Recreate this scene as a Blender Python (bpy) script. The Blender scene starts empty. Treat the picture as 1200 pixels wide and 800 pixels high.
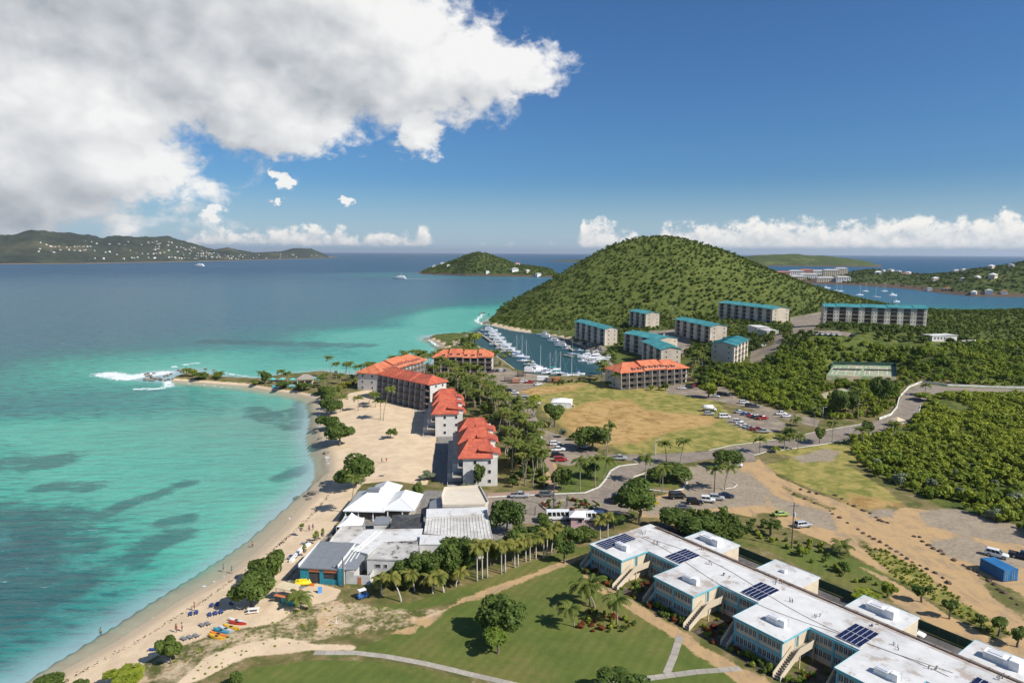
import bpy, math, random
import numpy as np
from mathutils import Vector, Matrix

R = math.radians
random.seed(7)
rng = np.random.default_rng(7)
scene = bpy.context.scene
col = scene.collection

# ------------------------------------------------------------------ camera
EYE = 72.0                                    # drone height over the sea, metres
FOC, PITCH, ROLL = 800.0, math.atan(104 / 800), R(0.30)
FWD = np.array([0, math.cos(PITCH), -math.sin(PITCH)])
_r = np.array([1.0, 0, 0]); _u = np.cross(_r, FWD)
RGT = math.cos(ROLL) * _r + math.sin(ROLL) * _u
UPV = -math.sin(ROLL) * _r + math.cos(ROLL) * _u
cd = bpy.data.cameras.new('camera'); cam = bpy.data.objects.new('camera', cd); col.objects.link(cam)
cd.sensor_width = 36.0; cd.lens = 24.0; cd.clip_start = 1.0; cd.clip_end = 90000.0
cam.matrix_world = Matrix(((RGT[0], UPV[0], -FWD[0], 0), (RGT[1], UPV[1], -FWD[1], 0), (RGT[2], UPV[2], -FWD[2], EYE), (0, 0, 0, 1)))
scene.camera = cam
scene.view_settings.view_transform = 'Standard'; scene.view_settings.look = 'None'
scene.view_settings.exposure = 0.32; scene.view_settings.gamma = 1.0
try: scene.view_settings.use_curve_mapping = False
except Exception: pass
scene.cycles.max_bounces = 6; scene.cycles.transparent_max_bounces = 8
scene.cycles.use_denoising = True
SUN_EL, SUN_AZ = R(42), math.atan2(0.86, -0.51)      # azimuth clockwise from +Y (north)

def G(px, py, z=2.0):
    """where the survey photo's point px,py meets the level z: metres east, metres north"""
    d = FWD + RGT * ((px - 600) / FOC) - UPV * ((py - 400) / FOC)
    t = (z - EYE) / d[2]
    return (d[0] * t, d[1] * t)

# ------------------------------------------------------------------ node helpers
class S:
    """a socket with arithmetic"""
    def __init__(s, nt, k): s.nt, s.k = nt, k
    def _m(s, op, *a, clamp=False):
        n = s.nt.nodes.new('ShaderNodeMath'); n.operation = op; n.use_clamp = clamp
        for i, v in enumerate((s,) + a):
            if isinstance(v, S): s.nt.links.new(v.k, n.inputs[i])
            else: n.inputs[i].default_value = v
        return S(s.nt, n.outputs[0])
    def __add__(s, o): return s._m('ADD', o)
    __radd__ = __add__
    def __sub__(s, o): return s._m('SUBTRACT', o)
    def __rsub__(s, o): return (s * -1.0) + o
    def __mul__(s, o): return s._m('MULTIPLY', o)
    __rmul__ = __mul__
    def __truediv__(s, o): return s._m('DIVIDE', o)
    def max(s, o): return s._m('MAXIMUM', o)
    def min(s, o): return s._m('MINIMUM', o)
    def sm(s, a, b, lo=0.0, hi=1.0):
        n = s.nt.nodes.new('ShaderNodeMapRange'); n.interpolation_type = 'SMOOTHSTEP'
        s.nt.links.new(s.k, n.inputs[0])
        for i, v in zip((1, 2, 3, 4), (a, b, lo, hi)): n.inputs[i].default_value = v
        return S(s.nt, n.outputs[0])
def link(nt, a, b): nt.links.new(a.k if isinstance(a, S) else a, b)
def noise(nt, vec, scale, detail=4.0, rough=0.55, dist=0.0):
    n = nt.nodes.new('ShaderNodeTexNoise')
    if vec is not None: link(nt, vec, n.inputs['Vector'])
    n.inputs['Scale'].default_value = scale; n.inputs['Detail'].default_value = detail
    n.inputs['Roughness'].default_value = rough; n.inputs['Distortion'].default_value = dist
    return S(nt, n.outputs[0])
def mapping(nt, vec, scale=(1, 1, 1), rot=(0, 0, 0), loc=(0, 0, 0)):
    n = nt.nodes.new('ShaderNodeMapping'); link(nt, vec, n.inputs[0])
    n.inputs['Scale'].default_value = scale; n.inputs['Rotation'].default_value = rot; n.inputs['Location'].default_value = loc
    return n.outputs[0]
def rgba(c): return (c[0], c[1], c[2], 1.0)
def mix(nt, fac, a, b, blend='MIX'):
    n = nt.nodes.new('ShaderNodeMix'); n.data_type = 'RGBA'; n.blend_type = blend
    for i, v in ((0, fac), (6, a), (7, b)):
        if isinstance(v, S): link(nt, v, n.inputs[i])
        elif isinstance(v, bpy.types.NodeSocket): nt.links.new(v, n.inputs[i])
        elif i == 0: n.inputs[0].default_value = v
        else: n.inputs[i].default_value = rgba(v)
    return n.outputs[2]
def attr(nt, name):
    n = nt.nodes.new('ShaderNodeAttribute'); n.attribute_name = name; return n
def sepc(nt, sock):
    n = nt.nodes.new('ShaderNodeSeparateColor'); nt.links.new(sock, n.inputs[0])
    return [S(nt, n.outputs[i]) for i in range(3)]
def texco(nt, which='Object'):
    n = nt.nodes.new('ShaderNodeTexCoord'); return n.outputs[which]
def position(nt):
    n = nt.nodes.new('ShaderNodeNewGeometry'); return n.outputs['Position']
def new_mat(name):
    m = bpy.data.materials.new(name); m.use_nodes = True
    nt = m.node_tree; return m, nt, nt.nodes['Principled BSDF']
def bump(nt, h, strength, dist, bsdf):
    n = nt.nodes.new('ShaderNodeBump'); n.inputs['Strength'].default_value = strength; n.inputs['Distance'].default_value = dist
    link(nt, h, n.inputs['Height']); nt.links.new(n.outputs[0], bsdf.inputs['Normal'])

# ------------------------------------------------------------------ world: Nishita sky and cumulus
world = bpy.data.worlds.new('World'); scene.world = world; world.use_nodes = True
wt = world.node_tree; bg = wt.nodes['Background']; bg.inputs['Strength'].default_value = 0.105
sky = wt.nodes.new('ShaderNodeTexSky'); sky.sky_type = 'NISHITA'; sky.sun_disc = False
sky.sun_elevation = SUN_EL; sky.sun_rotation = SUN_AZ
sky.altitude = 0; sky.air_density = 1.0; sky.dust_density = 0.6; sky.ozone_density = 2.5
dirv = texco(wt, 'Generated')
sp = wt.nodes.new('ShaderNodeSeparateXYZ'); wt.links.new(dirv, sp.inputs[0])
dx, dy, dz = (S(wt, sp.outputs[i]) for i in range(3))
cb = wt.nodes.new('ShaderNodeCombineXYZ'); link(wt, dx, cb.inputs[0]); link(wt, dy, cb.inputs[1]); link(wt, dz.max(0.004), cb.inputs[2])
wt.links.new(cb.outputs[0], sky.inputs[0])
az = dx._m('ARCTAN2', dy); el = dz._m('ARCSINE')

def cloud_group():
    """density of the cumulus over azimuth and elevation (radians)"""
    g = bpy.data.node_groups.new('cumulus_density', 'ShaderNodeTree')
    for n in ('az', 'el'): g.interface.new_socket(n, in_out='INPUT', socket_type='NodeSocketFloat')
    for n in ('big', 'low', 'shade'): g.interface.new_socket(n, in_out='OUTPUT', socket_type='NodeSocketFloat')
    gi = g.nodes.new('NodeGroupInput'); go = g.nodes.new('NodeGroupOutput')
    u, v = S(g, gi.outputs[0]), S(g, gi.outputs[1])
    def P(x, y): 
        a = math.atan((x - 600) / 800)
        return a, math.asin(max(-1, min(1, (297.5 - y) / 800 * math.cos(a))))
    c = g.nodes.new('ShaderNodeCombineXYZ'); link(g, u, c.inputs[0]); link(g, v * 1.35, c.inputs[1])
    wn = g.nodes.new('ShaderNodeTexNoise'); g.links.new(c.outputs[0], wn.inputs['Vector']); wn.inputs['Scale'].default_value = 26.0; wn.inputs['Detail'].default_value = 5.0; wn.inputs['Roughness'].default_value = 0.6
    wr, wg, _ = sepc(g, wn.outputs['Color'])
    u0, v0 = u, v
    u, v = u + (wr - 0.5) * 0.085, v + (wg - 0.5) * 0.055
    uv = c.outputs[0]
    m = None
    blobs = [(235, 35, 315, 118), (50, 165, 170, 92), (440, 95, 190, 78), (575, 100, 108, 34), (130, 200, 120, 48), (330, 140, 130, 52),
             (492, 165, 36, 32), (10, 225, 110, 50), (-350, 60, 420, 210), (335, 214, 11, 7), (256, 254, 13, 5), (409, 240, 8, 5), (332, 243, 5, 4)]
    for x, y, a, b in blobs:
        cu, cv = P(x, y)
        e = 1.0 - (((u - cu) / (a / 800))._m('POWER', 2.0) + ((v - cv) / (b / 800))._m('POWER', 2.0))
        e = e * min(1.0, 0.5 + b / 120)
        m = e if m is None else m._m('SMOOTH_MAX', e, 0.12)
    n1 = noise(g, uv, 6.0, 6.0, 0.55, 0.35); n2 = noise(g, mapping(g, uv, loc=(3.1, 1.7, 0.4)), 19.0, 6.0, 0.58, 0.4)
    s1 = noise(g, uv, 6.0, 3.0, 0.5, 0.35); s2 = noise(g, mapping(g, uv, loc=(3.1, 1.7, 0.4)), 19.0, 3.0, 0.5, 0.4); n3 = noise(g, mapping(g, uv, loc=(1.3, 6.7, 2.4)), 60.0, 5.0, 0.65, 0.3)
    # scattered fair-weather clouds all round the rest of the sky
    far = noise(g, mapping(g, uv, loc=(7.7, 2.2, 5.0)), 2.2, 6.0, 0.55)
    rest = (far - 0.66) * 2.6 + (u._m('ABSOLUTE').sm(0.75, 1.3, -0.9, 0.12)) + v.sm(0.42, 0.7, -0.35, 0.1)
    m = m._m('SMOOTH_MAX', rest, 0.1)
    big = m.max(-0.8) * 1.2 + (n1 - 0.5) * 2.1 + (n2 - 0.5) * 1.35 + (n3 - 0.5) * 0.42
    shade = m.max(-0.8) * 1.2 + (s1 - 0.5) * 2.1 + (s2 - 0.5) * 1.35
    u, v = u0, v0
    # the row along the horizon
    c2 = g.nodes.new('ShaderNodeCombineXYZ'); link(g, u, c2.inputs[0]); link(g, v * 1.1, c2.inputs[1]); c2.inputs[2].default_value = 4.4
    k1 = noise(g, c2.outputs[0], 17.0, 6.0, 0.6, 0.2); k2 = noise(g, mapping(g, c2.outputs[0], loc=(1, 5, 2)), 48.0, 5.0, 0.62, 0.3)
    c3 = g.nodes.new('ShaderNodeCombineXYZ'); link(g, u, c3.inputs[0]); c3.inputs[1].default_value = 2.0
    k0 = noise(g, c3.outputs[0], 9.0, 3.0, 0.6)
    def band(x0, x1, soft): 
        a, b = P(x0, 290)[0], P(x1, 290)[0]
        return u.sm(a - soft, a + soft) * u.sm(b - soft, b + soft, 1.0, 0.0)
    top = band(768, 1400, 0.012) * 0.050 + band(676, 748, 0.008) * 0.048 + band(225, 508, 0.02) * 0.032 + band(540, 660, 0.02) * 0.012 + u.sm(0.9, 1.3) * 0.04 + u.sm(-1.0, -0.8, 0.03, 0.0)
    top = top + (k0 - 0.5) * 0.035 * top.sm(0.005, 0.03)
    k3 = noise(g, mapping(g, c2.outputs[0], loc=(4, 2, 8)), 110.0, 4.0, 0.6)
    low = (top - v) * 34.0 + (k1 - 0.5) * 2.6 + (k2 - 0.5) * 1.9 + (k3 - 0.5) * 0.7
    low = low * v.sm(0.000, 0.014) - v.sm(0.013, 0.002) * 0.6 - top.sm(0.012, 0.004) * 1.5
    link(g, big, go.inputs[0]); link(g, low, go.inputs[1]); link(g, shade, go.inputs[2])
    return g
CG = cloud_group()
def cloud_at(u, v):
    n = wt.nodes.new('ShaderNodeGroup'); n.node_tree = CG; link(wt, u, n.inputs[0]); link(wt, v, n.inputs[1])
    return S(wt, n.outputs[0]), S(wt, n.outputs[1]), S(wt, n.outputs[2])
b0, l0, h0 = cloud_at(az, el)
b1, l1, h1 = cloud_at(az + 0.026, el + 0.030)          # a step towards the sun: thinner there means this side is lit
l1 = cloud_at(az + 0.006, el + 0.010)[1]
abig, alow = b0.sm(-0.04, 0.50), l0.sm(0.05, 0.6)
def soft(px, py, rx, ry):
    cu = math.atan((px - 600) / 800); cv = math.asin((297.5 - py) / 800 * math.cos(cu))
    return (((az - cu) / (rx / 800))._m('POWER', 2.0) + ((el - cv) / (ry / 800))._m('POWER', 2.0)).sm(0.0, 1.0, 0.9, 0.0)
dim = (soft(20, 120, 60, 40) * 0.12).max(soft(110, 20, 330, 90) * 0.42).max(soft(20, 245, 130, 55) * 0.40).max(soft(330, 110, 190, 55) * 0.30)
wob = noise(wt, dirv, 7.0, 5.0, 0.55)
lit = ((h0 - h1) * 0.50 + 0.82 - dim - b0.sm(0.7, 1.9, 0.0, 0.12) + (wob - 0.5) * 0.4).max(0.0).min(1.0)
cbig = mix(wt, lit, (2.4, 2.7, 3.1), (7.3, 7.25, 7.15))
litl = ((l0 - l1) * 0.60 + 0.68 + el.sm(0.012, 0.05, -0.22, 0.18)).max(0.0).min(1.0)
clow = mix(wt, litl, (3.4, 4.0, 4.6), (8.0, 7.7, 7.2))
skyc = mix(wt, 1.0, sky.outputs[0], (0.285, 0.505, 0.735), 'MULTIPLY')
hz = el.sm(0.0, 0.11, 0.7, 0.0)
skyc = mix(wt, hz, skyc, (3.9, 5.0, 5.8))
c = mix(wt, alow * 0.92, skyc, clow)
c = mix(wt, abig * 0.97, c, cbig)
wt.links.new(c, bg.inputs['Color'])

# ------------------------------------------------------------------ sun
sd = bpy.data.lights.new('sun', 'SUN'); sd.energy = 4.6; sd.angle = R(0.5); sd.color = (1.0, 0.955, 0.88)
sun = bpy.data.objects.new('sun', sd); col.objects.link(sun)
sv = Vector((math.sin(SUN_AZ) * math.cos(SUN_EL), math.cos(SUN_AZ) * math.cos(SUN_EL), math.sin(SUN_EL)))
sun.rotation_euler = sv.to_track_quat('Z', 'Y').to_euler(); sun.location = (60, -60, 120)

# ------------------------------------------------------------------ materials
MATS = {}
def mat(name, c, rough=0.7, var=0.14, scale=1.5, metal=0.0, c2=None, spots=None, bumpd=0.0, tint=False, spec=0.5):
    """noisy solid colour; c2 = second tone mixed in broad patches; tint = multiplied by the object's own colour"""
    if name in MATS: return MATS[name]
    m, nt, b = new_mat(name)
    co = texco(nt)
    n = noise(nt, co, scale, 6.0, 0.6); n2 = noise(nt, co, scale * 0.23, 3.0)
    lo = tuple(x * (1 - var) for x in c); hi = tuple(min(0.95, x * (1 + var)) for x in c)
    k = mix(nt, n.sm(0.3, 0.7), lo, hi)
    if c2: k = mix(nt, n2.sm(0.45, 0.62), k, c2)
    if spots: k = mix(nt, (noise(nt, co, scale * 0.8, 8.0, 0.7) + n2 * 0.5).sm(spots[1], spots[1] + 0.12), k, spots[0])
    if tint:
        oi = nt.nodes.new('ShaderNodeObjectInfo'); k = mix(nt, 1.0, k, oi.outputs['Color'], 'MULTIPLY')
    nt.links.new(k, b.inputs['Base Color'])
    b.inputs['Roughness'].default_value = rough; b.inputs['Metallic'].default_value = metal
    b.inputs['Specular IOR Level'].default_value = spec
    if bumpd: bump(nt, n, 0.6, bumpd, b)
    MATS[name] = m; return m
def leaf_mat(name, c, c2, amount=0.5):
    m, nt, b = new_mat(name)
    oi = nt.nodes.new('ShaderNodeObjectInfo'); a = attr(nt, 'rnd')
    r = S(nt, oi.outputs['Random']); f = S(nt, a.outputs['Fac'])
    n = noise(nt, position(nt), 0.30, 3.0) * 0.5 + noise(nt, position(nt), 0.045, 3.0) * 0.9 - 0.2
    k = mix(nt, (r * 0.40 + f * 0.55 + (n - 0.5) * amount).max(0.0).min(1.0), c, c2)
    nt.links.new(k, b.inputs['Base Color']); b.inputs['Roughness'].default_value = 0.62
    b.inputs['Specular IOR Level'].default_value = 0.25
    tr = nt.nodes.new('ShaderNodeBsdfTranslucent'); nt.links.new(k, tr.inputs[0])
    ms = nt.nodes.new('ShaderNodeMixShader'); ms.inputs[0].default_value = 0.36
    out = nt.nodes['Material Output']
    nt.links.new(b.outputs[0], ms.inputs[1]); nt.links.new(tr.outputs[0], ms.inputs[2]); nt.links.new(ms.outputs[0], out.inputs[0])
    MATS[name] = m; return m

# ------------------------------------------------------------------ geometry helpers
def inside_sd(poly, X, Y):
    """signed distance to a polygon, positive inside"""
    p = np.asarray(poly, float); q = np.roll(p, -1, axis=0)
    d2 = np.full(X.shape, 1e18); ins = np.zeros(X.shape, bool)
    for (x0, y0), (x1, y1) in zip(p, q):
        ex, ey = x1 - x0, y1 - y0; wx, wy = X - x0, Y - y0
        t = np.clip((wx * ex + wy * ey) / (ex * ex + ey * ey + 1e-12), 0, 1)
        d2 = np.minimum(d2, (wx - ex * t) ** 2 + (wy - ey * t) ** 2)
        cr = ((y0 > Y) != (y1 > Y))
        with np.errstate(divide='ignore', invalid='ignore'):
            xi = x0 + (Y - y0) * ex / (ey if ey != 0 else 1e-12)
        ins ^= cr & (X < xi)
    return np.where(ins, 1, -1) * np.sqrt(d2)
def line_d(pts, X, Y):
    p = np.asarray(pts, float); d2 = np.full(X.shape, 1e18)
    for (x0, y0), (x1, y1) in zip(p[:-1], p[1:]):
        ex, ey = x1 - x0, y1 - y0; wx, wy = X - x0, Y - y0
        t = np.clip((wx * ex + wy * ey) / (ex * ex + ey * ey + 1e-12), 0, 1)
        d2 = np.minimum(d2, (wx - ex * t) ** 2 + (wy - ey * t) ** 2)
    return np.sqrt(d2)
def sstep(a, b, x):
    t = np.clip((x - a) / (b - a), 0, 1); return t * t * (3 - 2 * t)
def GP(pts, z=2.0): return [G(x, y, z) for x, y in pts]

def mesh_np(name, V, F, mats, smooth=False, mi=None):
    """V (n,3) array, F (m,k) array of one polygon size"""
    me = bpy.data.meshes.new(name); n, k = F.shape
    me.vertices.add(len(V)); me.vertices.foreach_set('co', np.ascontiguousarray(V, np.float32).ravel())
    me.loops.add(n * k); me.loops.foreach_set('vertex_index', np.ascontiguousarray(F, np.int32).ravel())
    me.polygons.add(n); me.polygons.foreach_set('loop_start', np.arange(0, n * k, k, dtype=np.int32))
    me.polygons.foreach_set('use_smooth', np.full(n, smooth))
    if mi is not None: me.polygons.foreach_set('material_index', np.asarray(mi, np.int32))
    me.update(calc_edges=True)
    for m in (mats if isinstance(mats, (list, tuple)) else [mats]): me.materials.append(m)
    return me
def set_attr(me, name, vals, typ='FLOAT'):
    a = me.attributes.new(name, typ, 'POINT')
    if typ == 'FLOAT': a.data.foreach_set('value', np.ascontiguousarray(vals, np.float32))
    else: a.data.foreach_set('color', np.ascontiguousarray(vals, np.float32).ravel())
def add(name, me, parent=None):
    o = bpy.data.objects.new(name, me); col.objects.link(o)
    if parent is not None: o.parent = parent
    return o
def structure(o, label=None):
    o['kind'] = 'structure'
    if label: o['label'] = label
    return o
def stuff(o, label=None, cat=None):
    o['kind'] = 'stuff'
    if label: o['label'] = label
    if cat: o['category'] = cat
    return o
def tag(o, label, cat, group=None):
    o['label'] = label; o['category'] = cat
    if group: o['group'] = group
    return o
def thing(name, label, cat, loc=(0, 0, 0), rz=0.0, group=None):
    o = bpy.data.objects.new(name, None); col.objects.link(o); o.empty_display_size = 0.5
    o.location = loc; o.rotation_euler = (0, 0, rz)
    return tag(o, label, cat, group)
KIDS = {}
def kids(o):
    return [c for c in KIDS.get(o.name, [])]
def dup(root, loc, rz=0.0, sc=1.0, label=None, group=None, color=None):
    """copy a thing with its parts and sub-parts (shared mesh data)"""
    def rec(o, par):
        c = o.copy(); col.objects.link(c)
        if par is not None:
            c.parent = par
            if color and c.get('painted'): c.color = color
        for k in list(o.children): rec(k, c)
        return c
    r = rec(root, None); r.location = loc; r.rotation_euler = (r.rotation_euler[0], r.rotation_euler[1], rz)
    r.scale = (sc, sc, sc) if not isinstance(sc, tuple) else sc
    if color and r.get('painted'): r.color = color
    if label: r['label'] = label
    if group: r['group'] = group
    return r

class MB:
    """collects faces of one part"""
    def __init__(s): s.v, s.f, s.m = [], [], []
    def face(s, pts, m=0):
        b = len(s.v); s.v += [tuple(p) for p in pts]; s.f.append(tuple(range(b, b + len(pts)))); s.m.append(m); return s
    def prism(s, poly, z0, z1, m=0, top=None, bottom=True):
        """poly counter-clockwise; z1 may be one height or a list"""
        n = len(poly); b = len(s.v); zz = z1 if isinstance(z1, (list, tuple)) else [z1] * n
        a = sum(poly[i][0] * poly[(i + 1) % n][1] - poly[(i + 1) % n][0] * poly[i][1] for i in range(n))
        if a < 0: poly = list(poly)[::-1]; zz = list(zz)[::-1]
        s.v += [(p[0], p[1], z0) for p in poly] + [(p[0], p[1], z) for p, z in zip(poly, zz)]
        for i in range(n):
            j = (i + 1) % n; s.f.append((b + i, b + j, b + n + j, b + n + i)); s.m.append(m)
        s.f.append(tuple(range(b + n, b + 2 * n))); s.m.append(m if top is None else top)
        if bottom: s.f.append(tuple(range(b + n - 1, b - 1, -1))); s.m.append(m)
        return s
    def box(s, x0, x1, y0, y1, z0, z1, m=0):
        return s.prism([(x0, y0), (x1, y0), (x1, y1), (x0, y1)], z0, z1, m)
    def tube(s, p0, p1, r0, r1=None, n=6, m=0, cap=True):
        r1 = r0 if r1 is None else r1
        a, b2 = Vector(p0), Vector(p1); d = (b2 - a).normalized()
        x = d.orthogonal().normalized(); y = d.cross(x); b = len(s.v)
        for c, r in ((a, r0), (b2, r1)):
            for i in range(n):
                t = 2 * math.pi * i / n; s.v.append(tuple(c + x * (r * math.cos(t)) + y * (r * math.sin(t))))
        for i in range(n):
            j = (i + 1) % n; s.f.append((b + i, b + j, b + n + j, b + n + i)); s.m.append(m)
        if cap:
            s.f.append(tuple(range(b + n - 1, b - 1, -1))); s.m.append(m); s.f.append(tuple(range(b + n, b + 2 * n))); s.m.append(m)
        return s
    def loft(s, rings, m=0, cap=True):
        n = len(rings[0]); b = len(s.v)
        for r in rings: s.v += [tuple(p) for p in r]
        for k in range(len(rings) - 1):
            for i in range(n):
                j = (i + 1) % n; o = b + k * n; s.f.append((o + i, o + j, o + n + j, o + n + i)); s.m.append(m)
        if cap:
            s.f.append(tuple(range(b + n - 1, b - 1, -1))); s.m.append(m)
            o = b + (len(rings) - 1) * n; s.f.append(tuple(range(o, o + n))); s.m.append(m)
        return s
    def mesh(s, name, mats, smooth=False):
        me = bpy.data.meshes.new(name); me.from_pydata(s.v, [], s.f)
        for q in (mats if isinstance(mats, (list, tuple)) else [mats]): me.materials.append(q)
        me.polygons.foreach_set('material_index', s.m)
        if smooth: me.polygons.foreach_set('use_smooth', [True] * len(s.f))
        me.update(); return me
    def build(s, name, mats, parent=None, smooth=False):
        return add(name, s.mesh(name, mats, smooth), parent)

# ------------------------------------------------------------------ the lie of the land
SHORE_PX = [(40, 806), (69, 788), (135, 752), (210, 704), (261, 677), (300, 647), (330, 620), (354, 593), (378, 570), (388, 552), (386, 535), (376, 510),
            (378, 485), (371, 467), (350, 462), (315, 457), (287, 452), (245, 449), (203, 446), (173, 443), (182, 437), (217, 434), (262, 443), (305, 445),
            (330, 440), (352, 439), (378, 436), (398, 439), (414, 441), (427, 437), (470, 433), (500, 430), (514, 426), (527, 415), (521, 407), (516, 402), (503, 397), (506, 394), (540, 391),
            (549, 394), (556, 404), (575, 412), (592, 424), (606, 434), (632, 441), (660, 443), (704, 441), (716, 428), (700, 416), (683, 407), (665, 397),
            (648, 393), (620, 389.5), (602, 387.5), (580, 382), (566, 379)]
SHORE = GP(SHORE_PX, 0.0) + [(-20, 760), (20, 850), (90, 960), (200, 1030), (330, 1020), (430, 960), (500, 860), (620, 800), (900, 760), (1200, 700), (1200, -300), (-150, -300), (-140, 20)]
CTRL_PX = [(100, 790, 2), (350, 700, 2), (560, 700, 2), (750, 720, 2), (1000, 700, 2), (1200, 720, 2), (480, 560, 2), (600, 590, 2), (800, 590, 2), (1000, 600, 2), (1190, 640, 2),
           (430, 480, 2), (560, 450, 2), (650, 470, 2), (750, 460, 2), (800, 500, 2), (900, 500, 2), (960, 540, 2), (1080, 560, 2.2), (1190, 590, 2.5), (690, 446, 2), (640, 443, 2), (500, 430, 2),
           (300, 450, 1.6), (860, 462, 2.5), (800, 450, 2.5), (700, 600, 2), (640, 540, 2), (880, 540, 2), (930, 510, 2.2), (968, 446, 6), (1050, 446, 6.5), (1050, 430, 8), (975, 429, 8), (1010, 500, 2.6), (1050, 480, 4.2),
           (1080, 452, 7), (1180, 456, 6), (1190, 500, 3.5), (1100, 520, 2.8), (710, 406, 4), (675, 396, 3.5), (757, 383, 8), (775, 430, 3), (735, 412, 3), (833, 405, 8), (795, 398, 7), (838, 427, 7), (876, 422, 8), (905, 379, 17), (845, 374, 15),
           (966, 383, 22), (1085, 389, 22), (900, 410, 13), (880, 442, 6), (920, 447, 5), (960, 420, 12), (1000, 405, 18), (1090, 420, 14), (1180, 420, 12), (1180, 392, 18), (1200, 368, 24)]
CTRL = [(*G(x, y, z), z) for x, y, z in CTRL_PX]
def sil(px, py, Y):          # a point of the wooded hill's skyline at distance Y
    d = FWD + RGT * ((px - 600) / FOC) - UPV * ((py - 400) / FOC); t = Y / d[1]
    return (d[0] * t, Y, EYE + d[2] * t)
CTRL += [sil(575, 374, 730), sil(600, 357, 745), sil(625, 341, 760), sil(650, 325, 775), sil(675, 310, 785), sil(700, 296.5, 795), sil(722, 286, 805), sil(745, 280, 812), sil(768, 278.5, 815), sil(792, 281, 818), sil(816, 288, 822), sil(840, 297, 828), sil(870, 311, 838), sil(900, 324, 850), sil(930, 337, 862), sil(960, 348, 880), sil(985, 357, 890)]
CTRL += [(60, 690, 18), (110, 720, 48), (170, 700, 50), (180, 760, 80), (110, 765, 70), (230, 750, 70), (290, 730, 42), (110, 640, 9), (180, 630, 12), (250, 640, 16), (330, 700, 22), (340, 600, 20), (-10, 690, 3), (30, 650, 3), (0, 720, 9),
         (100, 900, 40), (200, 920, 40), (300, 930, 20), (60, 830, 25), (420, 700, 14), (500, 650, 20), (600, 600, 24), (480, 560, 22), (700, 640, 24), (800, 560, 30), (650, 760, 4), (520, 820, 2), (850, 300, 14), (600, 200, 4), (400, 100, 2), (-60, 0, 2), (200, 0, 2), (1100, 500, 35), (1100, 100, 10)]
CTRL = np.array(CTRL, float)
_D = np.sqrt(((CTRL[:, None, :2] - CTRL[None, :, :2]) ** 2).sum(-1) + 300.0)
_A = np.block([[_D, np.ones((len(CTRL), 1))], [np.ones((1, len(CTRL))), np.zeros((1, 1))]])
_W = np.linalg.solve(_A, np.append(CTRL[:, 2], 0))
def relief(X, Y):
    X = np.asarray(X, float); Y = np.asarray(Y, float); out = np.full(X.shape, _W[-1])
    for (cx, cy, _), w in zip(CTRL, _W[:-1]): out = out + w * np.sqrt((X - cx) ** 2 + (Y - cy) ** 2 + 300.0)
    return np.maximum(out, 1.7)
BEACHSIDE = GP([(20, 810), (300, 630), (395, 548), (370, 470), (395, 462), (440, 470), (520, 500), (500, 600), (380, 640), (340, 690), (250, 810)], 1)
def terrain(X, Y):
    X = np.asarray(X, float); Y = np.asarray(Y, float)
    sd_ = inside_sd(SHORE, X, Y); b = inside_sd(BEACHSIDE, X, Y)
    k = 0.085 + 0.5 * sstep(2, -10, b) + 1.2 * sstep(560, 640, Y)
    h = np.minimum(relief(X, Y), 0.02 + np.maximum(sd_, 0) * k)
    return np.where(sd_ > 0, h, np.maximum(-2.5, sd_ * np.where(k < 0.3, 0.10, 0.35)))
def T(px, py):
    """first point of the land on the line of sight through px,py"""
    d = FWD + RGT * ((px - 600) / FOC) - UPV * ((py - 400) / FOC)
    t = np.linspace(70, 1300, 2500); z = EYE + d[2] * t
    h = terrain(d[0] * t, d[1] * t); i = int(np.argmax(z < np.maximum(h, 0)))
    if i == 0: return (*G(px, py, 0), 0.0)
    tt = t[i]; return (d[0] * tt, d[1] * tt, float(h[i]))
def Z(x, y): return float(terrain(np.array([x]), np.array([y]))[0])

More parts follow.
